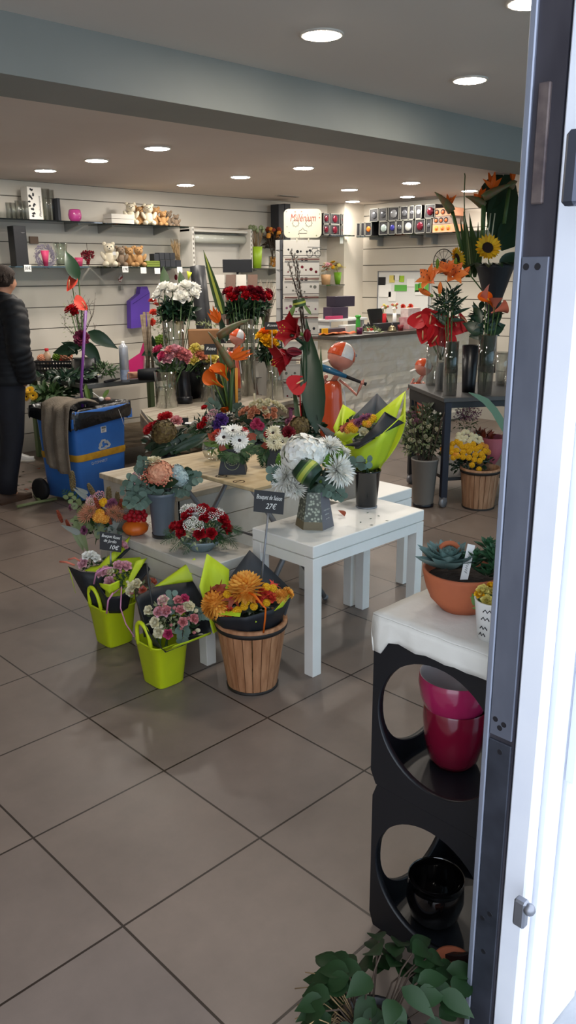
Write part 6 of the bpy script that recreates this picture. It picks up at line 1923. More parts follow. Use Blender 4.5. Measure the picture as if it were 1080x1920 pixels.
solo(m, 'paper_corner', M('yellow green card', 'c9d42c', .6), 'bright yellow green paper corner next to the black wrapping sheet', 'paper', q[0])
# right hand wall shelf: green bucket of thistles, dried bunch, black box
ZS = aty(490, 503, 6.80).z
xs = [aty(468, 500, 6.75).x, aty(528, 500, 6.75).x]
wall_shelf('glass wall shelf with the lime bucket of poppy heads beside the film roll rack', xs[0], xs[1] + .25, ZS, 6.72)
c = onshelf(482, ZS, 6.82); c = V((aty(482, 500, 6.82).x, 6.82, ZS)); t = thing('lime_bucket', 'lime bucket of green poppy heads on the back wall shelf', 'bucket', c)
m = MB(); m.lathe([(0, 0), (.045, 0), (.062, .225), (.058, .225), (.04, .01), (0, .01)], c, 24); part(m, 'bucket', M('lime bucket', '9cc02c', .4), t)
A = Arr(t, 484, 425, 22, dep(c), up=.8)
for i in range(26):
    a_ = random.uniform(0, 2 * pi); rr = .09 * sqrt(random.random()); e = c + V((cos(a_) * rr, sin(a_) * rr, .37 + random.uniform(0, .05)))
    m = MB(); m.tube([c + V((cos(a_) * .02, sin(a_) * .02, .2)), e], .0025, 4, 1); m.ball(e + V((0, 0, .012)), (.017, .017, .020), 8, 6, 0); part(m, 'poppy_head', [M('poppy head', '93a07c', .7, island='7c8a64') if 'poppy head' not in bpy.data.materials else bpy.data.materials['poppy head'], DRY], t)
c = V((aty(508, 500, 6.85).x, 6.80, ZS)); t = thing('dried_bunch', 'bunch of orange dried pods in a clear glass beside the lime bucket', 'dried flowers', c)
m = MB(); m.lathe([(0, 0), (.06, 0), (.06, .13), (.057, .13), (.057, .01), (0, .01)], c, 20); part(m, 'jar', CLEARG, t)
for i in range(16):
    e = c + V((random.uniform(-.04, .04), random.uniform(-.03, .03), random.uniform(.02, .11))); inst(fmesh('pompon', AMBER), 'dried_pod', t, e, size=.035)
for i in range(14):
    a_ = random.uniform(0, 2 * pi); e = c + V((cos(a_) * .07, sin(a_) * .06, .36 + random.uniform(-.04, .06))); inst(fmesh('pompon', AMBER if i % 2 else AUT), 'dried_flower', t, e, size=.05)
    stems(t, [(c + V((0, 0, .03)), e)], TWIG, .002)
clump(t, 'dried_foliage', TWIG, 512, 450, 22, 20, dep(c), 60, .08, .03)
c = aty(528, 460, 6.85); zb_ = aty(528, 462, 6.85).z; zt_ = aty(528, 384, 6.85).z
m = MB(); m.bbox((c.x - .07, 6.80, zb_), (c.x + .01, 6.93, zt_), .003); m.bbox((c.x + .015, 6.80, zb_), (c.x + .085, 6.93, zt_), .003)
t = thing('black_tower', 'pair of tall black boxes standing behind the card rack header', 'boxes', V((c.x, 6.86, zb_)))
for k in range(2):
    m = MB(); m.bbox((c.x - .09 + k * .095, 6.80, zb_), (c.x + .0 + k * .095, 6.93, zt_ + .01 * k), .003); part(m, 'tall_box', BOXB, t)
m = MB(); m.box((c.x - .1, 6.78, zb_ - .012), (c.x + .12, 6.998, zb_)); part(m, 'shelf_board', bpy.data.materials['smoked shelf'], t)
# ================================================================== right wall: shelf of bauble boxes, whiteboard, hoops
random.seed(91)
SMK = bpy.data.materials['smoked shelf']
XS = 7.72
zS = atx(760, 440, XS).z
yA, yB = atx(683, 441, XS).y, atx(965, 425, XS).y
t = thing('wall_shelf', 'long dark wall shelf with the bauble boxes above the whiteboard', 'shelf', (7.8, (yA + yB) / 2, zS))
m = MB(); m.box((7.58, yB, zS - .014), (7.895, yA, zS)); part(m, 'shelf_board', SMK, t)
for px in (700, 775, 802, 880):
    y = atx(px, 445, XS).y; m = MB(); m.box((7.66, y - .01, zS - .04), (7.895, y + .01, zS - .014)); m.box((7.80, y - .01, zS - .11), (7.895, y + .01, zS - .04)); part(m, 'bracket', BRK, t)
FRAMEM = M('box frame silver', '75756f', .4); BLKI = M('box interior black', '17171b', .6)
BALLC = [M('bauble ' + n_, c_, .2, .3) for n_, c_ in (('grey', '55575c'), ('silver', '85878a'), ('white', 'b5b6b2'), ('burgundy', '5c1524'), ('violet', '3a3a8c'), ('ice', 'a9b8b4'), ('orange', 'd9722a'))]
def display_box(label, lo, hi, axis, ball, group='display boxes of baubles'):
    """window box open towards the shop: frame, dark interior, bauble"""
    lo, hi = V(lo), V(hi); c = (lo + hi) / 2
    t = thing('display_box', label, 'box', V((c.x, c.y, lo.z)), None)
    m = MB(); m.box(lo, hi); part(m, 'carton', BLKI, t)
    m = MB(); w_ = .007
    if axis == 'x':
        x0, x1 = lo.x - .006, lo.x
        m.box((x0, lo.y, lo.z), (x1, lo.y + w_, hi.z)); m.box((x0, hi.y - w_, lo.z), (x1, hi.y, hi.z)); m.box((x0, lo.y, lo.z), (x1, hi.y, lo.z + w_)); m.box((x0, lo.y, hi.z - w_), (x1, hi.y, hi.z))
        bc_ = V((lo.x + .0, c.y, c.z)); r = min(hi.y - lo.y, hi.z - lo.z) * .32
    else:
        y0, y1 = lo.y - .006, lo.y
        m.box((lo.x, y0, lo.z), (lo.x + w_, y1, hi.z)); m.box((hi.x - w_, y0, lo.z), (hi.x, y1, hi.z)); m.box((lo.x, y0, lo.z), (hi.x, y1, lo.z + w_)); m.box((lo.x, y0, hi.z - w_), (hi.x, y1, hi.z))
        bc_ = V((c.x, lo.y, c.z)); r = min(hi.x - lo.x, hi.z - lo.z) * .36
    part(m, 'frame', FRAMEM, t)
    if ball is not None:
        m = MB(); m.ball(bc_, (r * .35, r, r) if axis == 'x' else (r, r * .35, r), 14, 10); part(m, 'bauble', ball, t)
def yat(px): return atx(px, 425, XS - .12).y
ORD = ('first', 'second', 'third', 'fourth', 'fifth', 'sixth', 'seventh', 'eighth', 'ninth')
hrow = (atx(740, 414, XS - .12).z - atx(740, 440, XS - .12).z)
for k, (a, b, bi) in enumerate(((669, 676, None), (677, 684, None), (685, 697, 6), (711, 728, 5), (729, 742, 4), (743, 755, 0), (756, 775, 2), (778, 797, 3), (799, 809, 0))):
    display_box('%s box from the pillar in the bottom row of the long bauble shelf' % ORD[k], (XS - .12, yat(b), zS + .001), (XS + .1, yat(a), zS + hrow), 'x', None if bi is None else BALLC[bi])
for k, (a, b, bi) in enumerate(((693, 709, 0), (710, 725, 0), (727, 748, 1), (750, 765, 0), (766, 776, 0), (778, 790, 1), (796, 815, 3))):
    display_box('%s box from the pillar in the top row of the long bauble shelf' % ORD[k], (XS - .12, yat(b), zS + hrow + .002), (XS + .1, yat(a), zS + hrow * 1.98), 'x', BALLC[bi])
ORB = M('orange carton', 'd99a78', .6)
for k in range(3):
    a, b = yat(811), yat(848 if k != 1 else 842); z0 = zS + .001 + k * hrow * .56
    t = thing('pumpkin_carton', '%s orange carton with round windows in the stack beside the bauble boxes' % ('bottom', 'middle', 'top')[k], 'box', V((XS, (a + b) / 2, z0)))
    m = MB(); m.box((XS - .12, b, z0), (XS + .1, a, z0 + hrow * .54)); part(m, 'carton', ORB if k != 1 else M('clear grey carton', '9a8a80', .4), t)
    for j in range(3):
        y = a + (b - a) * (.2 + .3 * j); m = MB(); m.disc((XS - .1215, y, z0 + hrow * .27), hrow * .19, (-1, 0, 0), 20); q = part(m, 'window', INK if k else AMBER, t)
        m = MB(); m.ball((XS - .1215, y, z0 + hrow * .25), (.006, hrow * .13, hrow * .12), 10, 8); part(m, 'pumpkin', M('mini pumpkin', 'c4602a', .5) if 'mini pumpkin' not in bpy.data.materials else bpy.data.materials['mini pumpkin'], q)
# left of the pillar: red bauble boxes on the back wall
zR = aty(630, 442, 6.80).z; xl, xr = aty(604, 440, 6.8).x, 7.55
t = thing('wall_shelf', 'short dark wall shelf with the red bauble boxes left of the pillar', 'shelf', ((xl + xr) / 2, 6.85, zR)); m = MB(); m.box((xl, 6.70, zR - .014), (7.90, 6.995, zR)); m.v = [V((min(p.x, 7.545), p.y, p.z)) for p in m.v]; part(m, 'shelf_board', SMK, t)
t = thing('wall_shelf', 'dark shelf section across the front of the pillar', 'shelf', (7.6, 6.66, zR)); m = MB(); m.box((7.40, 6.58, zR - .014), (7.575, 6.695, zR)); part(m, 'shelf_board', SMK, t)
hr = aty(630, 421, 6.74).z - aty(630, 441, 6.74).z
for r_ in range(2):
    for k, (a, b) in enumerate(((606, 617), (619, 637), (639, 656))):
        xa, xb = aty(a, 430, 6.74).x, aty(b, 430, 6.74).x
        display_box('%s red bauble box in the %s row left of the pillar' % (ORD[k], ('bottom', 'top')[r_]), (xa, 6.74, zR + .001 + r_ * (hr + .002)), (min(xb, 7.545), 6.90, zR + hr + r_ * (hr + .002)), 'y', BALLC[3])
for k, (px, h_) in enumerate(((661, .20), (668, .16), (678, .18))):
    p = aty(px, 440, 6.64); m = MB(); m.bbox((p.x - .02, 6.60, zR), (p.x + .02, 6.68, zR + h_), .002)
    if p.x > 7.57: break
    solo(m, 'clear_pack', M('clear plastic pack %d' % k, ('a9a9a4', 'd6b98c', '8d8d8c')[k], .3), ('grey bauble tube pack standing before the pillar', 'beige tube pack standing before the pillar', 'dark tube pack before the pillar')[k], 'pack', (p.x, 6.64, zR))
p = aty(640, 450, 6.69); m = MB(); m.box((p.x - .028, 6.684, p.z - .04), (p.x + .028, 6.69, p.z + .03)); solo(m, 'hanging_price_card', LBL, 'white card hanging under the red bauble boxes', 'price card', p)
# lower little glass shelf with green bucket of dried flowers (left of pillar)
zD = aty(640, 533, 6.80).z; xa, xb = aty(600, 533, 6.8).x, 7.545
t = thing('wall_shelf', 'small glass wall shelf with the green bucket of dried flowers beside the pillar', 'shelf', ((xa + xb) / 2, 6.85, zD)); m = MB(); m.box((xa, 6.70, zD - .012), (xb, 6.995, zD)); part(m, 'shelf_board', SMK, t)
c = V((aty(638, 530, 6.82).x, 6.82, zD)); t = thing('flower_bucket', 'bright green bucket of yellow and straw dried flowers beside the pillar', 'bucket', c)
m = MB(); m.lathe([(0, 0), (.062, 0), (.082, .14), (.077, .14), (.055, .01), (0, .01)], c, 24); part(m, 'bucket', M('grass green bucket', '79ae2c', .45), t)
for i in range(34):
    a_ = random.uniform(0, 2 * pi); rr = .11 * sqrt(random.random()); e = c + V((cos(a_) * rr * 1.2, sin(a_) * rr * .8, .20 + random.uniform(-.02, .07)))
    inst(fmesh(('pompon', 'filler', 'carnation')[i % 3], (PYEL, DRY, IVORY, YELLOW)[i % 4]), 'dried_flower', t, e, (e - c), .055)
stems(t, [(c + V((0, 0, .05)), c + V((cos(k) * .07, sin(k) * .06, .2))) for k in range(8)], DRY, .003)
c = V((aty(611, 531, 6.82).x, 6.82, zD)); t = thing('flower_pot', 'brown kraft pot of pale dried flowers left of the green bucket', 'pot', c)
m = MB(); m.lathe([(0, 0), (.05, 0), (.06, .115), (.056, .115), (0, .09)], c, 20); part(m, 'pot', M('kraft pot', 'a8845c', .7), t)
for i in range(18):
    a_ = random.uniform(0, 2 * pi); rr = .07 * sqrt(random.random()); e = c + V((cos(a_) * rr, sin(a_) * rr, .16 + random.uniform(-.02, .08))); inst(fmesh(('filler', 'carnation')[i % 2], (IVORY, PALEP, SALMON)[i % 3]), 'dried_flower', t, e, (e - c), .05)
# whiteboard
zt, zb = atx(735, 508, 7.86).z, atx(735, 590, 7.86).z; y1, y0 = atx(708, 540, 7.86).y, atx(806, 540, 7.86).y
t = thing('whiteboard', 'whiteboard with notes and green cards on the right wall', 'whiteboard', (7.87, (y0 + y1) / 2, zb))
m = MB(); m.box((7.86, y0, zb), (7.893, y1, zt)); part(m, 'board', M('board white', 'dfe0de', .25), t)
m = MB(); w_ = .012
for a, b in (((y0, zb), (y1, zb + w_)), ((y0, zt - w_), (y1, zt)), ((y0, zb), (y0 + w_, zt)), ((y1 - w_, zb), (y1, zt))): m.box((7.852, a[0], a[1]), (7.86, b[0], b[1]))
part(m, 'frame', GALV, t)
GC = M('green card', '5fae4a', .6)
for px, py, w_, h_, mt in ((716, 527, 12, 10, INK), (735, 523, 9, 9, PYEL), (753, 523, 8, 8, M('sticky lime', 'a6cc3c', .7)), (744, 519, 10, 8, LBL), (722, 545, 20, 16, LBL), (751, 540, 20, 8, GC), (790, 538, 9, 10, GC), (800, 538, 6, 10, GC), (782, 540, 7, 10, GC), (770, 530, 12, 10, LBL), (790, 549, 20, 6, LBL), (735, 556, 12, 12, LBL)):
    p = atx(px, py, 7.856); m = MB(); s_ = sz(1, dep(p)) * .72; m.box((7.8555, p.y - w_ * s_, p.z - h_ * s_), (7.859, p.y + w_ * s_, p.z + h_ * s_)); part(m, 'pinned_note', mt, t)
# wire hoops / wheel ornament
for px, py, r, lab in ((831, 490, .13, 'large wire rimmed wheel ornament on the right wall behind the lilies'), (953, 432, .12, 'round wire ornament on the right wall beside the door jamb')):
    p = atx(px, py, 7.85); t = thing('hanging_wire_wheel', lab, 'ornament', p)
    m = MB(); m.tube([p + V((0, cos(2 * pi * k / 32), sin(2 * pi * k / 32))) * r for k in range(33)], .005, 6); part(m, 'hoop', M('black wire', '1c1c1e', .5) if 'black wire' not in bpy.data.materials else bpy.data.materials['black wire'], t)
    for k in range(6): m = MB(); a_ = pi * k / 6; m.tube([p + V((0, cos(a_), sin(a_))) * r, p - V((0, cos(a_), sin(a_))) * r], .0025, 4); part(m, 'spoke', bpy.data.materials['black wire'], t)
    m = MB(); m.ball(p, .03, 10, 8); part(m, 'hub', INK, t)
WIRE = bpy.data.materials['black wire']
# small shelf with white tray under the whiteboard
# ================================================================== counter top items
ZK = 1.035
def onct(px, py=640, y=5.2):
    r = ray(px, py); return V((y / r.y * r.x, y, ZK))
def cbox(name, label, cat, px0, px1, h, mt, y=5.25, depth=.12, z0=ZK, cut=None):
    a, b = onct(px0, 620, y), onct(px1, 620, y); m = MB(); m.bbox((a.x, y - depth / 2, z0), (b.x, y + depth / 2, z0 + h), .002)
    return solo(m, name, mt, label, cat, ((a.x + b.x) / 2, y, z0))
PUR = M('plum card', '43344a', .5)
# raised white ledge with boxes at the left end of the counter
a, b = onct(600, 610, 5.5), onct(672, 610, 5.5)
t = thing('counter_shelf', 'white raised ledge at the left end of the counter', 'shelf', ((a.x + b.x) / 2, 5.5, ZK))
m = MB(); m.bbox((a.x, 5.38, ZK + .105), (b.x, 5.62, ZK + .125), .002); part(m, 'board', WPOT, t)
for x in (a.x + .03, b.x - .05): m = MB(); m.box((x, 5.40, ZK), (x + .02, 5.60, ZK + .105)); part(m, 'leg', WPOT, t)
zl = ZK + .125
cbox('tea_box', 'plum coloured box with pink panel on the white ledge, upper of two', 'box', 614, 644, .11, PUR, 5.5, .12, zl)
cbox('tea_box', 'plum coloured box stacked on the ledge, second level', 'box', 620, 656, .10, M('plum card dark', '332a3c', .5), 5.52, .12, zl + .112)
cbox('pink_strip_box', 'pink and red striped flat box stacked on the ledge between the plum boxes', 'box', 612, 640, .03, HOTP, 5.44, .04, zl)
cbox('white_box', 'white box right of the plum boxes at the counter', 'box', 641, 668, .07, WPOT, 5.33, .1)
cbox('paper_tray', 'dark grey paper tray on the counter under the white ledge', 'tray', 606, 640, .05, M('tray grey', '4a4650', .5), 5.32, .1)
cbox('yellow_pad', 'small yellow note pad standing on the counter', 'note pad', 604, 614, .062, YELLOW, 5.24, .02)
for k, (x0, y0_, x1, y1_) in enumerate(((600, 618, 632, 612), (622, 612, 655, 618))):
    p = onct(x0 + 12, 620, 5.16); m = MB(); m.grid([[p + V((.09 * i, .04 * j, .012 + .012 * sin(i * 1.7 + j * 2 + k))) for i in range(4)] for j in range(4)]); o = solo(m, 'orange_paper', M('orange paper %d' % k, ('e0824a', 'd9683c')[k], .6), ('crumpled pale orange paper at the left of the counter', 'crumpled orange paper in the middle of the counter edge')[k], 'paper', p)
    o.modifiers.new('thickness', 'SOLIDIFY').thickness = .002
def bottle(name, label, cat, px, y, prof, mt, parts=()):
    c = onct(px, 620, y); t = thing(name, label, cat, c); m = MB(); m.lathe(prof, c, 20); part(m, 'body', mt, t)
    for nm, pf, m2 in parts: m = MB(); m.lathe(pf, c, 16); part(m, nm, m2, t)
    return t, c
GRB = M('green plastic', '3fae3c', .3)
bottle('green_bottle', 'bright green bottle with nozzle on the counter', 'bottle', 671, 5.2, [(0, 0), (.022, 0), (.024, .01), (.022, .11), (.017, .135)], GRB, [('nozzle', [(.017, .135), (.02, .14), (.03, .15), (.026, .165), (.0, .17)], GRB)])
bottle('cup', 'small purple and red cup on the counter in front of the green bottle', 'cup', 674, 5.1, [(0, 0), (.026, 0), (.032, .06), (.03, .06), (0, .04)], M('purple cup', '4a1f4c', .3, col2='8c1f44', scale=12))
t, c = bottle('red_vase', 'slim red flower tube with coloured sweets on the counter', 'vase', 720, 5.3, [(0, 0), (.02, 0), (.020, .16), (.017, .16), (0, .14)], BRED)
for i in range(8): inst(fmesh('pompon', (PYEL, SALMON, WHITE)[i % 3]), 'sweet', t, c + V((random.uniform(-.03, .03), random.uniform(-.02, .02), .20 + random.uniform(0, .05))), size=.03)
stems(t, [(c + V((0, 0, .1)), c + V((cos(k) * .02, sin(k) * .02, .20))) for k in range(5)], IVORY, .002)
t, c = bottle('white_vase', 'slim white flower tube with coloured sweets on the counter', 'vase', 739, 5.3, [(0, 0), (.02, 0), (.020, .16), (.017, .16), (0, .14)], WPOT)
for i in range(8): inst(fmesh('pompon', (SALMON, WHITE, PYEL)[i % 3]), 'sweet', t, c + V((random.uniform(-.03, .03), random.uniform(-.02, .02), .20 + random.uniform(0, .05))), size=.03)
stems(t, [(c + V((0, 0, .1)), c + V((cos(k) * .02, sin(k) * .02, .20))) for k in range(5)], IVORY, .002)
c = onct(714, 620, 5.42); t = thing('cash_screen', 'tilted black till screen on the counter behind the red flower tube', 'screen', c)
m = MB(); b = len(m.v); m.v += [c + V(p) for p in ((-.14, 0, .03), (.14, 0, .03), (.14, .09, .20), (-.10, .09, .20), (-.14, .02, .02), (.14, .02, .02), (.14, .11, .19), (-.10, .11, .19))]
for q in ((0, 1, 2, 3), (7, 6, 5, 4), (0, 4, 5, 1), (1, 5, 6, 2), (2, 6, 7, 3), (3, 7, 4, 0)): m.face(q, 0, False)
part(m, 'display', M('black screen', '101114', .2), t); m = MB(); m.bbox((c.x - .07, c.y - .02, ZK), (c.x + .10, c.y + .14, ZK + .035), .004); part(m, 'stand', BLACKP, t)
cbox('card_terminal', 'dark grey box base behind the white flower tube on the counter', 'box', 703, 745, .075, M('charcoal plastic', '2f3034', .5), 5.22, .06)
c = onct(763, 620, 5.3); t = thing('candy_bouquet', 'bunch of coloured ribbon rosettes beside the till', 'decoration', c)
m = MB(); m.lathe([(0, 0), (.025, 0), (.03, .10), (0, .08)], c, 16); part(m, 'pot', PALEP, t)
for i in range(16): inst(fmesh('carnation', (YELLOW, M('black net', '17171a', .8) if i == 1 else DKC, MAUVE, WHITE, CORAL, PALEP)[i % 6]), 'rosette', t, c + V((random.uniform(-.07, .07), random.uniform(-.04, .03), .15 + random.uniform(-.04, .07))), V((random.uniform(-.5, .5), -1, .5)), .065)
cbox('pink_box', 'large pale pink patterned gift box at the right end of the counter', 'gift box', 757, 792, .115, M('pink pattern box', 'c9a0a0', .4, col2='b57a80', scale=22), 5.2, .14)
cbox('pale_gift_box', 'smaller pale box on top of the pink patterned gift box', 'gift box', 757, 780, .09, M('pale pattern box', 'cbb5b0', .4, col2='d8ccc8', scale=18), 5.22, .1, ZK + .117)
t, c = bottle('service_bell', 'brass counter bell at the edge of the counter', 'bell', 735, 5.08, [(0, 0), (.045, 0), (.047, .012), (.04, .016), (.032, .042), (.012, .058), (0, .06)], M('old brass', '8f8468', .3, .8), [('button', [(.006, .06), (.006, .07), (.01, .072), (.0, .078)], GALV)])
bottle('candle', 'small dark red square candle beside the counter bell', 'candle', 751, 5.1, [(0, 0), (.025, 0), (.032, .055), (.03, .055), (0, .05)], M('red candle', '7a1c24', .4))
c = onct(696, 620, 5.12); t = thing('succulent_dish', 'small dish arrangement of green and red scraps on the counter', 'plant dish', c)
m = MB(); m.lathe([(0, 0), (.05, 0), (.075, .012), (.07, .014), (0, .006)], c, 24); part(m, 'dish', WPOT, t)
clump(t, 'leaves', OLIVE, 698, 620, 20, 11, dep(c), 60, .045, .016)
for i in range(5): inst(fmesh('berry', (BRED, CORAL)[i % 2]), 'berry', t, c + V((random.uniform(-.05, .05), random.uniform(-.03, .03), .03)), size=.025)
for k, (px, y_, h_) in enumerate(((684, 5.3, .07), (690, 5.36, .08))): bottle('dark_bottle', ('short dark bottle behind the succulent dish', 'second short dark bottle left of the till screen')[k], 'bottle', px, y_, [(0, 0), (.02, 0), (.02, h_ * .7), (.008, h_ * .85), (.008, h_), (0, h_)], BLACKP)

# ================================================================== card rack
c = V((4.98, 5.48, 0)); c = at(566, 640, 7.15); c.z = 0
t = thing('card_rack', 'tall white greeting card rack with rounded header sign in front of the counter end', 'card rack', c)
a45 = radians(-44.5 + 4); R_ = rotz(a45); D_ = dep(c)
zof = lambda py: at(566, py, 7.05).z
CRM = M('cream header board', 'd6d0ba', .5); CARDW = M('card white', 'cdc8bd', .6)
def rbox(x0, x1, y0, y1, z0, z1, m=None, r=.002): 
    m = m or MB(); m.bbox((x0, y0, z0), (x1, y1, z1), r, rot=R_, org=c); return m
fr = R_ @ V((1, 0, 0)); fn = R_ @ V((0, -1, 0))
hw = sz(34, 7.05)
z0, z1 = zof(448), zof(397)
m = MB(); n = 10; rim = []; rad = .04
for (cx_, cz_, a0) in ((hw - rad, z1 - rad, 0), (-hw + rad, z1 - rad, pi / 2), (-hw + rad, z0 + rad, pi), (hw - rad, z0 + rad, 1.5 * pi)):
    for k in range(7): a_ = a0 + k * pi / 12; rim.append((cx_ + rad * cos(a_), cz_ + rad * sin(a_)))
b = len(m.v)
for y in (-.102, -.09): m.v += [c + R_ @ V((x, y, z)) for x, z in rim]
N_ = len(rim); m.face(list(range(N_))[::1], 0, False); m.face(list(range(N_, 2 * N_))[::-1], 0, False)
for k in range(N_): m.face((k, N_ + k, N_ + (k + 1) % N_, (k + 1) % N_), 0, True)
hd = part(m, 'header_sign', CRM, t)
P0 = lambda x, z, y=-.103: c + R_ @ V((x, y, z))
zc = z0 + (z1 - z0) * .68
text('Millénium', 'lettering', M('header red', 'a33a34', .6), hd, P0(0, zc), fr, UP, .085, shear=.25, width=hw * 1.35)
def outline(root, pts2, r=.002, name='printed_drawing', mt=INK, y=-.1035):
    m = MB(); m.tube([P0(x, z, y) for x, z in pts2], r, 4); part(m, name, mt, root)
GRY = M('print grey', '6b6a60', .7)
for cx_ in (-.06, .05): outline(hd, [(cx_ + (.026 + .004 * cos(8 * a_)) * cos(a_), z0 + .115 + (.026 + .004 * cos(8 * a_)) * sin(a_)) for a_ in [2 * pi * k / 40 for k in range(41)]], .0016, mt=GRY)
outline(hd, [(-.03, z0 + .035), (-.032, z0 + .055), (-.01, z0 + .065), (.0, z0 + .078), (.012, z0 + .062), (.035, z0 + .055), (.034, z0 + .035), (-.03, z0 + .035)], .0016, mt=GRY)
outline(hd, [(-.03, z0 + .02), (-.03, z0 + .0)], .001, mt=GRY)
for i in range(26):
    x, z = random.uniform(-hw + .012, hw - .012), random.uniform(z0 + .012, z1 - .012)
    if abs(x) < hw * .72 and z > z0 + .03 and z < z1 - .03: continue
    m = MB(); m.disc(P0(x, z, -.1026), random.uniform(.003, .007), fn, 6); part(m, 'printed_dot', random.choice((GRY, OLIVE, SALMON)), hd)
for x in (-.05, .05): part(rbox(x - .006, x + .006, -.098, -.088, z0 - .04, z0 + .01), 'header_bracket', CRM, t)
rows_ = ((452, 487), (490, 523), (526, 557), (560, 595), (597, 634), (640, 676), (684, 720), (728, 764))
for i, (ya, yb) in enumerate(rows_):
    za, zb_ = zof(ya), zof(yb); off = sz(-2 - i * .6, 7)
    m = rbox(-hw * .98 + off, hw * .98 + off, -.098, -.078, zb_ + .012, za); cd_ = part(m, 'greeting_card', CARDW, t)
    m = MB()
    for k in range(7):
        x = -hw * .75 + off + k * hw * .25; z = zb_ + .05 + random.uniform(-.005, .05)
        m.disc(P0(x + random.uniform(-.01, .01), z, -.0988), random.uniform(.006, .016), fn, 10)
    if i == 0:
        for cx_ in (.06, .13): outline(cd_, [(cx_ + .026 * cos(a_), zb_ + .045 + .026 * sin(a_)) for a_ in [2 * pi * k / 24 for k in range(25)]], .0022, y=-.099)
        outline(cd_, [(.06, zb_ + .045), (.085, zb_ + .09), (.125, zb_ + .09), (.13, zb_ + .045)], .0018, y=-.099); outline(cd_, [(.04, zb_ + .1), (.16, zb_ + .098)], .0015, y=-.099)
    part(m, 'printed_motif', (INK, DRED, GRY, MAUVE, INK, OLIVE, GRY, DRED)[i], cd_)['kind'] = 'stuff'
    m = rbox(-hw * .9 + off, hw * .95 + off, -.112, -.095, zb_ - .006, zb_ + .006); part(m, 'red_edge_cards', (M('card edges brown', '6e4a44', .7) if i == 0 else bpy.data.materials['card edges brown']), t)
    m = MB(); m.tube([P0(-hw + off, zb_ + .03, -.09), P0(-hw + off, zb_ + .03, -.116), P0(hw + off, zb_ + .03, -.116), P0(hw + off, zb_ + .03, -.09)], .0025, 5); part(m, 'wire_pocket', WIRE, t)
for x, nm in ((-hw - .02, 'side_upright'), (hw * .2, 'back_upright')):
    part(rbox(x - .012, x + .012, -.07, -.05, .02, zof(452)), nm, CHAR, t)
for k in range(9):
    zz2 = zof(470 + k * 36); m = MB(); m.tube([P0(-hw - .065, zz2, -.06), P0(-hw - .01, zz2 + .0, -.075)], .0022, 4); part(m, 'side_wire', WIRE, t)
part(rbox(-hw - .07, -hw - .03, -.06, -.05, zof(850), zof(452)), 'side_cards', M('card side grey', 'b9b7b2', .6), t)
m = MB(); m.lathe([(0, 0), (.22, 0), (.22, .015), (.03, .03), (.02, .1), (0, .1)], c, 24); m.tube([c + V((0, 0, .05)), c + V((0, 0, zof(452)))], .015, 10); part(m, 'stand', BLACKP, t)
# postcard rack behind red roses with black sign board
c = at(448, 620, 7.35); c.z = 0
t = thing('postcard_rack', 'black wire postcard rack with blank black header board behind the dark red roses', 'card rack', c)
zof2 = lambda py: at(448, py, 7.35).z
m = MB(); m.tube([c, V((c.x, c.y, zof2(488)))], .012, 8); m.lathe([(0, 0), (.2, 0), (.2, .015), (.02, .03)], c, 20); part(m, 'pole', WIRE, t)
m = MB(); m.bbox((-sz(27, 7.35), -.02, zof2(511)), (sz(27, 7.35), .0, zof2(487)), .002, rot=R_, org=V((c.x, c.y, 0))); part(m, 'header_board', SLATE, t)
for k in range(7):
    for j in range(4):
        x = sz(-34 + j * 20, 7.35); z = zof2(540 + k * 34)
        m = MB(); q = rotz(a45 + random.uniform(-.3, .3)); m.box((-.045, -.004, 0), (.045, .004, .12), rot=q @ Matrix.Rotation(-.25, 3, 'X'), org=V((c.x, c.y, 0)) + R_ @ V((x, -.06, z)))
        part(m, 'postcard', (CARDW, INK, M('photo card brown', '6a4f40', .4) if 'photo card brown' not in bpy.data.materials else bpy.data.materials['photo card brown'], GRY)[(k * 3 + j * 2 + k * j) % 4], t)
    m = MB(); z = zof2(542 + k * 34); m.tube([V((c.x, c.y, 0)) + R_ @ V((sz(-45, 7.35), -.085, z + .01)), V((c.x, c.y, 0)) + R_ @ V((sz(45, 7.35), -.085, z + .01))], .0025, 4); part(m, 'wire_shelf', WIRE, t)
c = at(497, 560, 7.3); t = thing('dried_grass_bunch', 'feathery dry grey grass tuft right of the dark red roses', 'dried grass', V((c.x, c.y, 1.02)))
m = MB()
for i in range(110): 
    b_ = V((c.x, c.y, 1.05)); e = c + RIGHT * random.uniform(-.10, .10) + UP * random.uniform(.0, .16) + TOC * random.uniform(-.06, .06); m.tube([b_, b_.lerp(e, .6) + UP * .03, e], .0018, 3)
o = part(m, 'grass', M('dry grey grass', '85796a', .9), t); o['kind'] = 'stuff'
m = MB(); m.lathe([(0, 0), (.05, 0), (.06, .18), (.056, .18), (0, .15)], V((c.x, c.y, .90)), 20); part(m, 'white_pot', WPOT, t)
m = MB(); m.bbox((c.x - .10, c.y - .2, .0), (c.x + .2, c.y + .2, .9), .004); solo(m, 'white_cabinet', M('white cabinet', 'd3cfc6', .5), 'plain white cabinet behind the rose vases next to the card rack', 'cabinet', (c.x, c.y, 0))
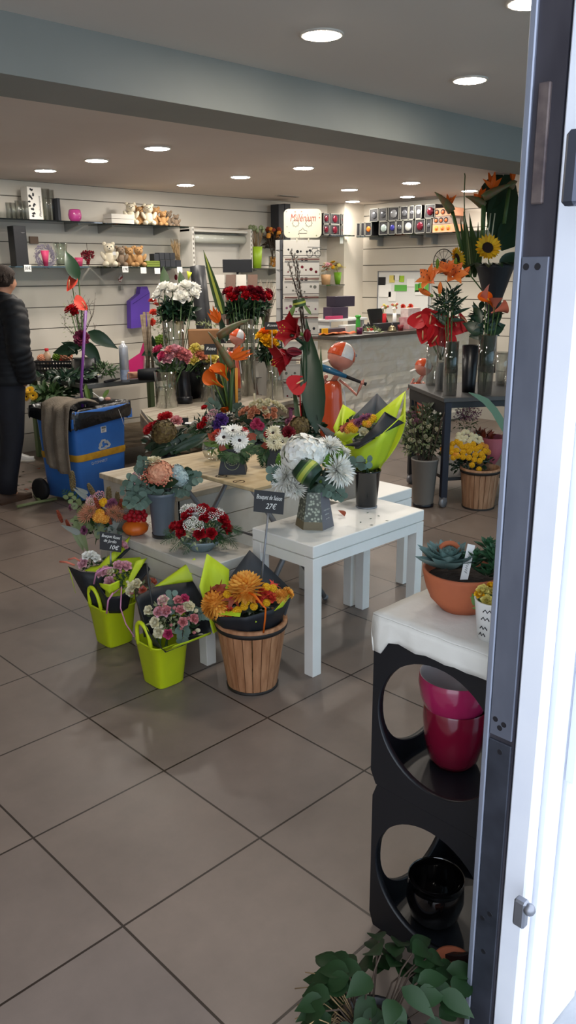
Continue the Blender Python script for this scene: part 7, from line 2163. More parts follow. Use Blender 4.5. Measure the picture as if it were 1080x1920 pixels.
# ================================================================== blue wheelie bin
random.seed(13)
BLUE = M('blue bin plastic', '3a7ad0', .42, col2='3572c6', scale=5)
AB = radians(13); RB = rotz(AB); OB = atz(153, 950, 0)
bin_ = thing('recycling_bin', 'blue wheeled recycling bin with yellow tape band and black bag liner', 'bin', OB + RB @ V((.26, .2, 0)))
def bp(x, y, z): return OB + RB @ V((x, y, z))
HB, WB, DB = .665, .52, .42
m = MB(); n = 10
def ringpts(z, i=0.0, e=0.0):
    t = z / HB; g = .03 * (1 - t) ; x0, x1, y0, y1 = g - e, WB - g + e, g * .7 - e, DB - g + e; r = .045
    P = []
    for (cx_, cy_, a0) in ((x1 - r, y0 + r, -pi / 2), (x1 - r, y1 - r, 0), (x0 + r, y1 - r, pi / 2), (x0 + r, y0 + r, pi)):
        for k in range(6): a_ = a0 + k * pi / 10; P.append(bp(cx_ + (r - i) * cos(a_), cy_ + (r - i) * sin(a_), z))
    return P
def loft(m, rings, close=True):
    b = len(m.v); L = len(rings[0])
    for r_ in rings: m.v += r_
    for i in range(len(rings) - 1):
        for k in range(L): m.face((b + i * L + k, b + i * L + (k + 1) % L, b + (i + 1) * L + (k + 1) % L, b + (i + 1) * L + k), 0, True)
loft(m, [ringpts(.03), ringpts(.3), ringpts(HB - .05), ringpts(HB), ringpts(HB, .012), ringpts(.05, .012)]); m.face([0 + k for k in range(24)][::-1], 0, False)
part(m, 'body', BLUE, bin_)
m = MB(); loft(m, [ringpts(HB - .035, 0, .006), ringpts(HB - .03, 0, .028), ringpts(HB + .012, 0, .030), ringpts(HB + .016, 0, .02), ringpts(HB + .014, .0, -.01)]); part(m, 'rim', BLUE, bin_)
m = MB(); m.box((WB - .01, -.015, HB - .10), (WB + .035, .06, HB - .034), rot=RB, org=OB); part(m, 'lift_bracket', BLUE, bin_); m = MB(); m.box((-.035, -.015, HB - .10), (.01, .06, HB - .034), rot=RB, org=OB); part(m, 'lift_bracket', BLUE, bin_)
TAPE = M('yellow tape', 'd3a02c', .5, col2='b98a24', scale=20, bump=.2)
m = MB(); za, zb = .315, .365; loft(m, [ringpts(za, 0, .003), ringpts((za + zb) / 2, 0, .006), ringpts(zb, 0, .003)]); part(m, 'tape_band', TAPE, bin_)
BAG = M('black bag film', '0e0f11', .28, bump=.6, bscale=26)
m = MB(); rows = []
base = ringpts(HB, 0, 0); cen = sum(base, V()) / 24
dw = [(1.0 if k >= 18 else .55 if k <= 1 else .35 if k >= 15 else 0.0) for k in range(24)]
for t, zo, dr_ in ((-.25, -.12, 0), (-.1, .005, 0), (.02, .030, 0), (.14, .028, .1), (.155, -.0, .45), (.16, -.025, 1.0)):
    rows.append([p + (p - cen) * t + UP * (zo + random.uniform(-.010, .010) - .085 * dr_ * dw[k]) for k, p in enumerate(base)])
for r_ in rows:
    for k in range(24):
        if 3 <= k <= 10: r_[k] = r_[k].lerp(cen, .16) + UP * .006
rows2 = []
for r_ in rows:
    q = []
    for k in range(24): q += [r_[k], r_[k].lerp(r_[(k + 1) % 24], .5) + V((random.uniform(-.008, .008), random.uniform(-.008, .008), random.uniform(-.008, .008)))]
    rows2.append(q)
loft(m, rows2); part(m, 'bag_liner', BAG, bin_)
for sx in (-.0, WB - .0):
    m = MB(); ax_ = RB @ V((1, 0, 0)); c_ = bp(sx, DB - .04, .085); m.lathe([(0, -.022), (.07, -.022), (.082, -.012), (.082, .012), (.07, .022), (0, .022)], c_ + ax_ * (.02 if sx else -.03), 26, rot=ax_.to_track_quat('Z', 'Y').to_matrix()); part(m, 'wheel', M('bin wheel rubber', '131315', .7) if 'bin wheel rubber' not in bpy.data.materials else bpy.data.materials['bin wheel rubber'], bin_)
# front face prints
fnr = (RB @ V((0, -1, 0))); frt = RB @ V((1, 0, 0))
def fp(u, z, e=.0015):
    y = .03 * (1 - z / HB) * .7 - e; return bp(u, y, z)
PRT = M('grey print', 'b9c0c6', .6)
m = MB(); m.box((-.026, -.001, -.022), (.026, .001, .022), rot=RB, org=fp(.27, .515, .002)); q = part(m, 'barcode_label', LBL, bin_)
m = MB()
for k in range(9): m.box((-.02 + k * .0046, -.0005, .004), (-.02 + k * .0046 + (.003 if k % 3 else .0018), .0005, .019), rot=RB, org=fp(.27, .515, .0035))
for k in range(3): m.box((-.02, -.0005, -.004 - k * .006), (.018 - .006 * k, .0005, -.0015 - k * .006), rot=RB, org=fp(.27, .515, .0035))
o = part(m, 'printed_bars', INK, q); o['kind'] = 'stuff'
for k in range(3):
    m = MB(); a0 = pi / 2 + k * 2 * pi / 3; cz = .402; cx_ = .27
    def rp(u, v):
        x = u * cos(a0 - pi / 2) - v * sin(a0 - pi / 2); z = u * sin(a0 - pi / 2) + v * cos(a0 - pi / 2)
        return fp(cx_ + x * 1.35, cz + z * .85, .002)
    s_ = 1.0
    P = [(-.036, .010), (-.018, .042), (.010, .042), (.022, .022), (.030, .027), (.020, -.003), (-.010, .005), (-.001, .010), (-.006, .019), (-.014, .019), (-.019, .000)]
    P = [(-.040, .006), (-.017, .044), (.008, .044), (.019, .026), (.027, .031), (.021, .002), (-.004, .012), (.004, .017), (-.003, .027), (-.009, .027), (-.024, -.003)]
    b = len(m.v); m.v += [rp(u, v + .004) for u, v in P]; m.face((0, 1, 9, 10), 0, False); m.face((1, 2, 8, 9), 0, False); m.face((2, 3, 7, 8), 0, False); m.face((4, 5, 6), 0, False)
    part(m, 'recycling_arrow', PRT, bin_)
text('Q-CONNECT', 'lettering', PRT, bin_, fp(.215, .285, .002), frt, UP, .026, width=.16)
m = MB(); m.tube([bp(WB - .12, -.03, HB - .02), bp(WB - .095, -.035, HB - .09), bp(WB - .08, -.03, HB - .13), bp(WB - .065, -.03, HB - .15)], .0015, 5); part(m, 'loose_string', LBL, bin_)
# towel over the left side
m = MB(); NX, NY = 22, 26; rows = []
for i in range(NY + 1):
    t = i / NY; row = []
    for j in range(NX + 1):
        u = j / NX
        fold = .018 * sin(u * 15 + t * 2.5) * min(1, t * 2.2) + .010 * sin(u * 31 + t * 4)
        y = -.02 + .30 * (1 - u) * (1 - .15 * t) + .03 * sin(t * 4)
        if t < .28:
            s_ = t / .28; x = .20 - .25 * s_ + fold * .3; z = HB + .045 + .03 * sin(s_ * pi) + fold * .5 + .01 * sin(u * 9)
        else:
            s_ = (t - .28) / .72; x = -.055 - .05 * sin(s_ * 1.5) + fold * 1.0; z = HB + .045 - s_ * (.42 + .15 * u * u - .10 * abs(u - .3))
        row.append(bp(x, y - .02, z))
    rows.append(row)
m.grid(rows); o = solo(m, 'towel', M('grey brown towel', '857a6b', .95, col2='6f6558', scale=8, bump=.5, bscale=120), 'grey brown towel draped over the left edge of the blue bin', 'towel', bp(-.05, .1, HB))
o.modifiers.new('thickness', 'SOLIDIFY').thickness = .008
# waste in the bin
d = dep(bp(.1, .1, HB))
p0, p1 = at(152, 728, d + .1), at(161, 583, d + .14); m = MB(); m.tube([p0 - UP * .15, p0, p1], .0105, 10); solo(m, 'purple_tube', M('purple tube', '6b2f84', .4), 'tall purple tube standing upright in the blue bin', 'tube', p0)
for i, (x0, y0, x1, y1) in enumerate(((166, 752, 160, 718), (168, 750, 163, 726), (194, 745, 204, 730))):
    a, b_ = at(x0, y0, d + .12), at(x1, y1, d + .12); m = MB(); m.leaf(a, b_ - a, TOC, (b_ - a).length, .028, .1, .3, 5, 0, 'strap'); solo(m, 'plant_cutting', LEAFL, ('pale green cut stem leaning at the left in the blue bin', 'second green cut stem beside the purple tube in the bin', 'short green cut stem at the right in the blue bin')[i], 'cut stem', a)
a = at(190, 748, d + .1); m = MB(); m.ball(a, (.02, .02, .016), 8, 6); m.tube([a, a + V((-.03, .02, .03)), a + V((-.05, .03, .05))], .003, 5); solo(m, 'white_scrap', WPOT, 'crumpled white scrap lying in the blue bin', 'scrap', a)
a = at(202, 748, d + .08); m = MB(); m.ball(a, (.025, .015, .012), 8, 6); solo(m, 'pink_scrap', M('pink scrap', 'c08a7a', .7), 'small pinkish scrap lying in the blue bin', 'scrap', a)

# ================================================================== people
SKIN = M('skin', 'c08a6c', .55)
HAIR = M('short brown hair', '33251c', .8, bump=.6, bscale=150)
def skin_body(name, joints, edges, mt, parent, root=0):
    me = bpy.data.meshes.new(name); org = W(parent)
    me.from_pydata([tuple(V(j[0]) - org) for j in joints], edges, []); me.materials.append(mt)
    o = bpy.data.objects.new(name, me); COL.objects.link(o); o.parent = parent
    md = o.modifiers.new('skin', 'SKIN'); md.use_smooth_shade = True
    sv = me.skin_vertices
    if not sv: 
        import bmesh as _b
        bm = _b.new(); bm.from_mesh(me); bm.verts.layers.skin.verify(); bm.to_mesh(me); bm.free(); sv = me.skin_vertices
    for k, j in enumerate(joints):
        r = j[1]; sv[0].data[k].radius = (r, r) if not isinstance(r, tuple) else r
        sv[0].data[k].use_root = (k == root)
    ss = o.modifiers.new('smooth', 'SUBSURF'); ss.levels = 2; ss.render_levels = 2
    return o
PC0 = atz(30, 938, 0); PC0 = V((PC0.x, PC0.y, 0))
Fd = (V((RM.col[2].x, RM.col[2].y, 0)).normalized() * .8 + V((RIGHT.x, RIGHT.y, 0)).normalized() * .6).normalized()
Rd = V((Fd.y, -Fd.x, 0))
RHZ = V((RIGHT.x, RIGHT.y, 0)).normalized()
def bpnt(r, f, z): return PC0 + Rd * r + Fd * f + UP * z - RHZ * (.11 * max(0, 1 - z / 1.0))
man = thing('person', 'person in a black quilted jacket and dark trousers standing at the workbench, head bowed', 'person', PC0)
J = []; E_d = []
def jn(p, r, par=None):
    J.append((p, r)); k = len(J) - 1
    if par is not None: E_d.append((par, k))
    return k
pel = jn(bpnt(0, 0, .90), .13); sp1 = jn(bpnt(0, 0, 1.08), .12, pel); sp2 = jn(bpnt(0, .0, 1.28), .13, sp1); nk = jn(bpnt(0, .04, 1.44), .06, sp2)
h1 = jn(bpnt(0, .075, 1.50), .062, nk); h2 = jn(bpnt(0, .09, 1.555), .082, h1); h3 = jn(bpnt(0, .075, 1.61), .068, h2)
ns = jn(bpnt(0, .185, 1.52), .012, h2)
for sg in (-1, 1):
    ea = jn(bpnt(sg * .085, .07, 1.55), .014, h2)
    hp = jn(bpnt(sg * .09, 0, .84), .10, pel); kn = jn(bpnt(sg * .09, .03, .48), .058, hp); ak = jn(bpnt(sg * .085, -.01, .08), .042, kn); tt = jn(bpnt(sg * .09, .08, .035), .022, ak)
    s_ = jn(bpnt(sg * .18, 0, 1.36), .055, sp2); el = jn(bpnt(sg * .26, -.04, 1.10), .042, s_)
    wr = jn(bpnt(sg * .245, .03, .90), .03, el); pm = jn(bpnt(sg * .20, .05, .875), .032, wr)
    for q in range(4):
        b_ = jn(bpnt(sg * .165, .07, .895 - .018 * q), .0095, pm); c_ = jn(bpnt(sg * .14, .085 - .004 * q, .885 - .02 * q), .0085, b_); jn(bpnt(sg * .12, .085, .875 - .02 * q), .007, c_)
    th = jn(bpnt(sg * .185, .085, .91), .010, pm); jn(bpnt(sg * .16, .11, .915), .008, th)
skin_body('body', J, E_d, SKIN, man)
m = MB(); hc = bpnt(0, .07, 1.575)
m.ball(hc, (.098, .098, .085), 18, 12); 
for k in range(160):
    a_ = random.uniform(0, 2 * pi); zz = random.uniform(-.1, 1); r = sqrt(max(0, 1 - zz * zz)); u = Rd * (r * cos(a_)) + Fd * (r * sin(a_))
    if sin(a_) > .35 and zz < .45: continue
    m.leaf(hc + u * .094 + UP * zz * .08, (UP * -.5 + u * .5 - Fd * .2), u + UP * .3, .04, .018, .4, .1, 3)
m.v = [p if (p - hc).dot(Fd) < .05 or p.z > hc.z + .02 else p - Fd * .035 for p in m.v]
part(m, 'hair', HAIR, man)
JK = M('black quilted jacket', '14161a', .6, col2='191c21', scale=12, spec=.3)
m = MB(); prof = []; nz = 44
for i in range(nz + 1):
    t = i / nz; z = .86 + t * .60
    r = (.205 - .012 * sin(t * pi)) if t < .80 else .205 - (t - .80) / .2 * .115
    prof.append((r + .010 * abs(sin(t * pi * 10)), z))
ang_ = atan2(Rd.y, Rd.x)
m.lathe(prof, PC0, 40, sq=(1.12, .74, 2.3), rot=rotz(ang_)); 
m.lathe([(.198, .862), (.17, .87)], PC0, 40, sq=(1.12, .74, 2.3), rot=rotz(ang_))
m.v = [p + Fd * (.05 * max(0, p.z - 1.2) / .25) for p in m.v]
part(m, 'jacket', JK, man)
m = MB(); m.lathe([(.078, 0), (.088, .02), (.085, .055), (.072, .06)], bpnt(0, .045, 1.41), 24, rot=Matrix.Rotation(-.3, 3, Rd)); part(m, 'collar', JK, man)
for sg in (-1, 1):
    ctrl = [bpnt(sg * .165, 0, 1.40), bpnt(sg * .235, -.015, 1.27), bpnt(sg * .275, -.045, 1.10), bpnt(sg * .27, -.01, 1.00), bpnt(sg * .245, .03, .895)]
    P, Rr = [], []
    for i in range(49):
        t = i / 48 * 4; k = min(3, int(t)); u = t - k; P.append(ctrl[k].lerp(ctrl[k + 1], u)); Rr.append((.088 - .026 * i / 48) + .008 * abs(sin(i * pi / 4.4)))
    m = MB(); m.tube(P, Rr, 16); part(m, 'sleeve', JK, man)
PANT = M('dark navy trousers', '14161f', .75, col2='191c27', scale=14)
for sg in (-1, 1):
    m = MB(); m.tube([bpnt(sg * .075, 0, .95), bpnt(sg * .09, 0, .82), bpnt(sg * .09, .03, .48), bpnt(sg * .085, -.0, .20), bpnt(sg * .085, -.01, .075)], [.12, .11, .08, .07, .068], 18); part(m, 'trouser_leg', PANT, man)
    m = MB(); sh_ = M('brown leather shoe', '4a3527', .5) if 'brown leather shoe' not in bpy.data.materials else bpy.data.materials['brown leather shoe']
    rows = []
    for i in range(11):
        t = i / 10; w_ = .042 * (sin(pi * (t * .86 + .10)) ** .5) ; hgt = .085 - .05 * min(1, max(0, t - .25) / .6)
        rows.append([bpnt(sg * .09 + w_ * cos(a_), -.085 + .28 * t, max(.0, hgt * sin(a_)) + .002) for a_ in [pi * k / 8 for k in range(9)]] + [bpnt(sg * .09 - w_, -.085 + .28 * t, .0)])
    m.grid(rows); m.box((-.04, -.085, 0), (.04, .18, .015), rot=rotz(ang_), org=bpnt(sg * .09, 0, 0)); part(m, 'shoe', sh_, man)
# second person: bent over the workbench behind the rose vases
hp_ = at(246, 703, 6.55); hp_.z = max(hp_.z, ZW + .03)
el_ = hp_ + V((RIGHT.x, RIGHT.y, 0)).normalized() * .27 + UP * .01
sh2 = el_ + V((RIGHT.x, RIGHT.y, 0)).normalized() * .10 + UP * .05 + V((RM.col[2].x, RM.col[2].y, 0)) * .22
lady = thing('person', 'person in a black sleeve reaching across the workbench behind the rose vases, mostly hidden', 'person', V((sh2.x + .22, sh2.y + .22, 0)))
lb0 = W(lady); J = []; E_d = []
Hr = V((RIGHT.x, RIGHT.y, 0)).normalized(); Hf = V((RM.col[2].x, RM.col[2].y, 0)).normalized()
pel = jn(lb0 + V((0, 0, .62)), .12); ch = jn(sh2 + Hr * .13 - UP * .02, .10, pel); s_ = jn(sh2, .05, ch); e_ = jn(el_, .04, s_); w_ = jn(hp_ + Hr * .075, .028, e_); pm = jn(hp_ + Hr * .03, .03, w_)
for q in range(4):
    b_ = jn(hp_ - Hr * .015 + UP * (.022 - .014 * q) - Hf * .012, .0092, pm); c_ = jn(hp_ - Hr * .032 + UP * (.010 - .012 * q) - Hf * .03, .0082, b_); jn(hp_ - Hr * .018 + UP * (.004 - .010 * q) - Hf * .045, .007, c_)
th = jn(hp_ + Hr * .01 + UP * .02 - Hf * .035, .010, pm); jn(hp_ - Hr * .02 + UP * .022 - Hf * .05, .008, th)
for sg in (-1, 1):
    k1 = jn(lb0 + Hr * sg * .09 + V((0, 0, .36)) , .07, pel); k2 = jn(lb0 + Hr * sg * .09 + V((0, 0, .05)), .045, k1)
nk = jn(sh2 + Hr * .18 - UP * .02 + Hf * .1, .05, ch); jn(sh2 + Hr * .24 - UP * .06 + Hf * .18, .075, nk)
skin_body('body', J, E_d, SKIN, lady)
m = MB(); P = [sh2 + Hr * .05, sh2.lerp(el_, .5), el_, el_.lerp(hp_ + Hr * .06, .5), hp_ + Hr * .06]; m.tube(P, [.07, .062, .055, .05, .045], 14); part(m, 'sleeve', JK, lady)
m = MB(); m.tube([lb0 + V((0, 0, .55)), lb0.lerp(sh2 + Hr * .13, .5) + UP * .30, sh2 + Hr * .14], [.13, .12, .10], 18); part(m, 'jacket', JK, lady)
for sg in (-1, 1): m = MB(); m.tube([lb0 + Hr * sg * .08 + V((0, 0, .62)), lb0 + Hr * sg * .09 + V((0, 0, .36)), lb0 + Hr * sg * .09 + V((0, 0, .03))], [.11, .085, .065], 14); part(m, 'trouser_leg', PANT, lady)
m = MB(); m.ball(sh2 + Hr * .245 - UP * .05 + Hf * .18, (.085, .085, .09), 14, 10); part(m, 'hair', HAIR, lady)
# white sneaker under the workbench
c = atz(46, 866, 0); t = thing('sneaker', 'white sneaker on the floor under the workbench beside the dark trouser legs', 'shoe', c)
sx_ = V((RIGHT.x, RIGHT.y, 0)).normalized(); sy_ = V((-sx_.y, sx_.x, 0)); rows = []
for i in range(11):
    u = i / 10; w2 = .042 * (sin(pi * (u * .86 + .10)) ** .5); hgt = .085 - .05 * min(1, max(0, u - .2) / .6)
    rows.append([c + sx_ * (-.12 + .21 * u) + sy_ * (w2 * cos(a_)) + UP * (max(0, hgt * sin(a_)) + .018) for a_ in [pi * k / 8 for k in range(9)]])
m = MB(); m.grid(rows); part(m, 'upper', WPOT, t); m = MB(); m.lathe([(0, 0), (1, 0), (1, .02), (.96, .022), (0, .022)], c + sx_ * -.015, 24, sq=(.11, .045, 2.6), rot=rotz(atan2(sx_.y, sx_.x))); part(m, 'sole', M('sole cream', 'd9d4c8', .7), t)

# ================================================================== painted metal garden figures
ORG = M('orange enamel', 'd4532a', .2, coat=.6); FLESH = M('pink enamel', 'd98c78', .25, coat=.5); TEAL = M('blue enamel', '1f5f80', .3, coat=.4); WEN = M('white enamel', 'dcd8d4', .3, coat=.3)
def figure(label, cpx, d, zb=0.0, s=1.0, bat=True):
    c = at(*cpx, d); hz_ = c.z; r = sz(26, 5.75) * s
    t = thing('garden_figure', label, 'figure', V((c.x, c.y, zb)))
    m = MB(); m.ball(c, r, 24, 18); hd_ = part(m, 'head', FLESH, t)
    # cap: upper hemisphere in segments, tilted towards the back
    tilt = Matrix.Rotation(-.35, 3, TOC) @ Matrix.Rotation(-.2, 3, RIGHT)
    cap = MB()
    for i in range(8):
        for k in range(32):
            q = []
            for (ii, kk) in ((i, k), (i, k + 1), (i + 1, k + 1), (i + 1, k)):
                th = (pi / 2 + .1) * (1 - ii / 8); a_ = 2 * pi * kk / 32
                q.append(c + tilt @ V((sin(th) * cos(a_), sin(th) * sin(a_), cos(th))) * (r * 1.035))
            b = len(cap.v); cap.v += q; w_ = (cap.v[b] - c).normalized()
            cap.face((b, b + 1, b + 2, b + 3), 1 if (20 <= k < 25) else 0, True)
    cp = part(cap, 'cap', [ORG, WEN], t)
    m = MB(); m.ball(c - RIGHT * r * 1.15 - UP * r * .35 + TOC * r * .1, (r * .6, r * .45, r * .06), 14, 8, rot=Matrix.Rotation(.35, 3, TOC)); part(m, 'visor', WEN, cp)
    m = MB(); m.ball(c + RIGHT * r * 1.0 + UP * r * .05, r * .14, 8, 6); part(m, 'ear', GALV, t)
    by = hz_ - r * 1.75; base = V((c.x, c.y, 0)) - RIGHT * r * .6
    base.z = 0
    m = MB(); m.lathe([(r * .35, by), (r * .62, by - r * .25), (r * .72, by - r * 1.4), (r * .88, by - r * 3.0), (r * .98, max(zb + .28 * s, by - r * 4.6)), (0, max(zb + .28 * s, by - r * 4.6))], base, 24, sq=(1, .75, 2.2), rot=rotz(-.78)); part(m, 'dress', ORG, t)
    m = MB(); b0 = base + UP * by; 
    p_ = base + RIGHT * r * .72 + TOC * r * .35; m.grid([[p_ + UP * (by - r * .6 - k * r * .45) + RIGHT * r * (.05 * k) + (RIGHT * .5 - TOC * .35) * r * (j * .12) for j in range(3)] for k in range(6)]); part(m, 'side_panel', WEN, t)
    m = MB(); m.tube([base + UP * (by - .01), V((c.x, c.y, hz_ - r * .9))], r * .2, 8); part(m, 'neck', FLESH, t)
    sh_ = base + RIGHT * r * .45 + UP * (by - r * .05) + TOC * r * .4; elb = sh_ + RIGHT * r * 1.25 - UP * r * 1.1 + TOC * r * .3; hd2 = elb + RIGHT * r * .35 + UP * r * .85 + TOC * r * .3
    for sg, (a, b_, e) in ((1, (sh_, elb, hd2)), (-1, (base - RIGHT * r * .45 + UP * by, base - RIGHT * r * 1.15 - UP * r * .9 + UP * by, base - RIGHT * r * .5 + UP * (by + r * .3)))):
        m = MB(); m.tube([a + UP * r * .05, a.lerp(b_, .5) + UP * r * .1, b_, b_.lerp(e, .5), e], [r * .10] * 5, 8); m.ball(e, r * .16, 8, 6); ar = part(m, 'arm', FLESH, t)
        if sg > 0:
            for k in range(4): m = MB(); m.tube([e, e + RIGHT * r * .12 + UP * r * (.22 - .1 * k) + TOC * r * .1], r * .045, 5); part(m, 'finger', FLESH, ar)
    for sg in (-1, 1):
        m = MB(); q = base + RIGHT * sg * r * .4; m.tube([V((q.x, q.y, max(zb + .30 * s, by - r * 4.5))), V((q.x, q.y, zb + .02))], r * .12, 8); m.ball(V((q.x, q.y, zb + .02)) + TOC * r * .2, (r * .22, r * .35, .02), 8, 6); part(m, 'leg', FLESH, t)
    if bat:
        a, b_ = hd2 + RIGHT * r * .3 - UP * r * .12, hd2 - RIGHT * r * 3.3 + UP * r * 1.25
        m = MB(); m.tube([a, a.lerp(b_, .04), a.lerp(b_, .4)], [r * .14, r * .10, r * .13], 10, 0); m.tube([a.lerp(b_, .4), a.lerp(b_, .7), b_], [r * .15, r * .24, r * .30], 12, 1)
        part(m, 'club', [INK, TEAL], t)
    return t
figure('painted metal figure in orange cap holding a blue club before the stone counter', (640, 668), 5.75)
figure('shiny orange painted figure partly hidden behind the bird of paradise flowers', (445, 632), 6.2, s=.62, bat=False)
figure('orange painted figure standing behind the clear hurricane glass, against the counter', (794, 688), 6.9, s=.75, bat=False)

# ================================================================== display table: rose vases
random.seed(19)
def rose_vase(px, py, ytop, wt, wb, label, z=ZE, mt=None, water=.55):
    return vase(label, px, py, z, wt, wb, ytop, mt=mt, water=0 if mt else water)
def bunch(label, c, lst, mt, s_, cx, cy, rp, d, fol, stem_to=.03, cat='flowers', kind='rose', folm=LEAFD, nf=120, leafL=.06):
    t = thing('rose_bunch' if kind == 'rose' else 'flower_bunch', label, cat, c + V((0, 0, .02)))
    A = Arr(t, cx, cy, rp, d, up=.5)
    for i, (x, y) in enumerate(lst):
        o = A.fl(kind, mt[i % len(mt)], x, y, s_ * random.uniform(.93, 1.07)); p = o.location + t.location
        stems(t, [(p - UP * .02, c + V((random.uniform(-.03, .03), random.uniform(-.03, .03), stem_to)))], STEM, .0035)
    if fol: clump(t, 'foliage', folm, *fol, d, nf, leafL, leafL * .5)
    return t, A
# white roses
t, c, d, h = rose_vase(331, 752, 602, 40, 34, 'tall flared glass vase of white roses on the display table')
bunch('bunch of large white roses in the tall flared glass vase', c, [(308, 538), (296, 552), (323, 541), (340, 557), (350, 536), (365, 539), (361, 549)], [WHITE], 30, 332, 566, 44, d, (332, 580, 40, 27), nf=300, leafL=.085)
blades(t, 'tall_leaf', LEAF, [(312, 545, 305, 496, 18), (344, 540, 336, 506, 14)], d + .05, 16, 'leaf')
# pink roses
t, c, d, h = rose_vase(313, 763, 696, 42, 40, 'cylinder glass vase of pink roses at the front of the display table')
bunch('bunch of pink and rose roses in the cylinder glass vase', c, [(296, 655), (320, 657), (336, 666), (315, 672), (347, 672), (328, 655), (306, 668), (340, 660), (350, 664)], [HOTP, PINK, PINK, PALEP, PINK, PALEP], 24, 322, 672, 34, d, (318, 690, 36, 14), folm=LEAF, nf=70)
# black bucket with peach roses
c = atz(347, 756, ZE); t = thing('flower_bucket', 'black plastic bucket with stepped foot on the display table, holding peach roses', 'bucket', c); d = dep(c)
m = MB(); m.lathe([(0, 0), (.062, 0), (.066, .05), (.060, .055), (.054, .06), (.048, .26), (.05, .265), (.046, .26), (.05, .06), (0, .02)], c, 28); part(m, 'body', BLACKP, t)
bunch('bunch of peach and cream roses above the black bucket', c + V((0, 0, .2)), [(358, 660), (373, 663), (363, 675), (379, 654), (369, 655), (380, 667), (366, 650)], [PYEL, PEACH, PYEL, IVORY], 20, 370, 672, 30, d + .05, (368, 690, 22, 20), stem_to=0, folm=LEAF, nf=60)
t, c, d, h = rose_vase(391, 752, 684, 30, 28, 'glass vase with pale leafy stems and a single yellow rose on the display table', water=0)
bunch('single pale yellow rose with green leaves beside the black bucket', c, [(397, 672)], [PYEL], 26, 397, 680, 24, d, (393, 700, 18, 40), folm=OLIVE, nf=90, leafL=.045)
def chalk_card(px, py, w, h, d, label, txt):
    p = at(px, py, d); t = thing('chalk_card', label, 'sign', p); a, b_ = sz(w, d) / 2, sz(h, d) / 2
    Rm = Matrix((RIGHT, UPC, TOC)).transposed(); m = MB(); m.box((-a, -b_, -.002), (a, b_, .002), rot=Rm, org=p); q = part(m, 'card', SLATE, t)
    text(txt, 'lettering', CHALK, q, p + UPC * b_ * .1 + TOC * .003, RIGHT, UPC, b_ * .9, shear=.3, width=a * 1.5)
    m = MB(); m.tube([p - UPC * b_, V((p.x, p.y, ZE + .0))], .003, 5); part(m, 'stick', GALV, t)
chalk_card(395, 655, 24, 20, 6.05, 'small black chalk card above the single yellow rose', 'Rose')
chalk_card(510, 611, 26, 14, 6.35, 'small black chalk card above the yellow roses', 'Roses')
# dark red roses
t, c, d, h = rose_vase(466, 741, 598, 26, 30, 'glass vase of dark red roses at the back of the display table')
bunch('big bunch of dark red roses with dark foliage', c, [(424, 546), (433, 553), (446, 545), (462, 553), (477, 547), (501, 555), (486, 545), (455, 543), (470, 542), (440, 556), (490, 556), (430, 545), (505, 549), (478, 556)], [DRED, RED], 21, 463, 560, 44, d, (460, 578, 46, 28), nf=320, leafL=.085)
# burgundy flowers
c = E_(1.15, .30); t = thing('wooden_cone_pot', 'tapered wooden pot with rosemary and burgundy flowers on the display table', 'pot', c); d = dep(c)
m = MB(); m.lathe([(0, 0), (.075, 0), (.055, .20), (.05, .20), (0, .17)], c, 20); part(m, 'pot', M('honey wood', 'a8764a', .5, col2='8f5f38', scale=4, stretch=(8, 8, 1)), t)
cc_ = c + V((0, 0, .27)); v_ = RM.transposed() @ (cc_ - CAM); cpx, cpy = 540 + FPX * v_.x / v_.z, 960 + FPX * v_.y / v_.z
A = Arr(t, cpx, cpy, 26, d, up=.5); A.many('carnation', DRED, [(cpx - 14, cpy - 12), (cpx, cpy - 14), (cpx + 12, cpy - 8), (cpx - 6, cpy - 4), (cpx + 4, cpy - 22), (cpx + 14, cpy - 20)], 20)
clump(t, 'rosemary', LEAFL, cpx - 12, cpy + 22, 24, 34, d, 160, .05, .005, 'blade')
# grey crates
for i, (u, v) in enumerate(((1.33, .46), (1.33, .46))):
    p = E_(u, v) + UP * (.115 * i); m = MB()
    for k in range(3): m.box((-.10, -.09, .005 + k * .036), (.10, -.078, .036 + k * .036), rot=RE, org=p); m.box((-.10, .078, .005 + k * .036), (.10, .09, .036 + k * .036), rot=RE, org=p)
    for x in (-.10, .088): m.box((x, -.078, 0), (x + .012, .078, .112), rot=RE, org=p)
    m.box((-.10, -.085, 0), (.10, .085, .006), rot=RE, org=p)
    solo(m, 'wooden_crate', M('grey crate wood', '8f887c', .8, col2='7a7468', scale=6) if i == 0 else bpy.data.materials['grey crate wood'], ('lower' if i == 0 else 'upper') + ' small grey wooden crate of the pair on the display table', 'crate', p)
# yellow roses
t, c, d, h = rose_vase(516, 749, 684, 30, 34, 'glass vase of yellow roses at the right end of the display table')
bunch('bunch of golden yellow roses beside the red amaryllis', c, [(489, 629), (511, 624), (510, 644), (497, 622), (522, 632), (500, 637)], [YELLOW, YELLOW, YELLOW, ORANGE], 25, 506, 642, 30, d, (504, 660, 28, 22), nf=130, leafL=.075)
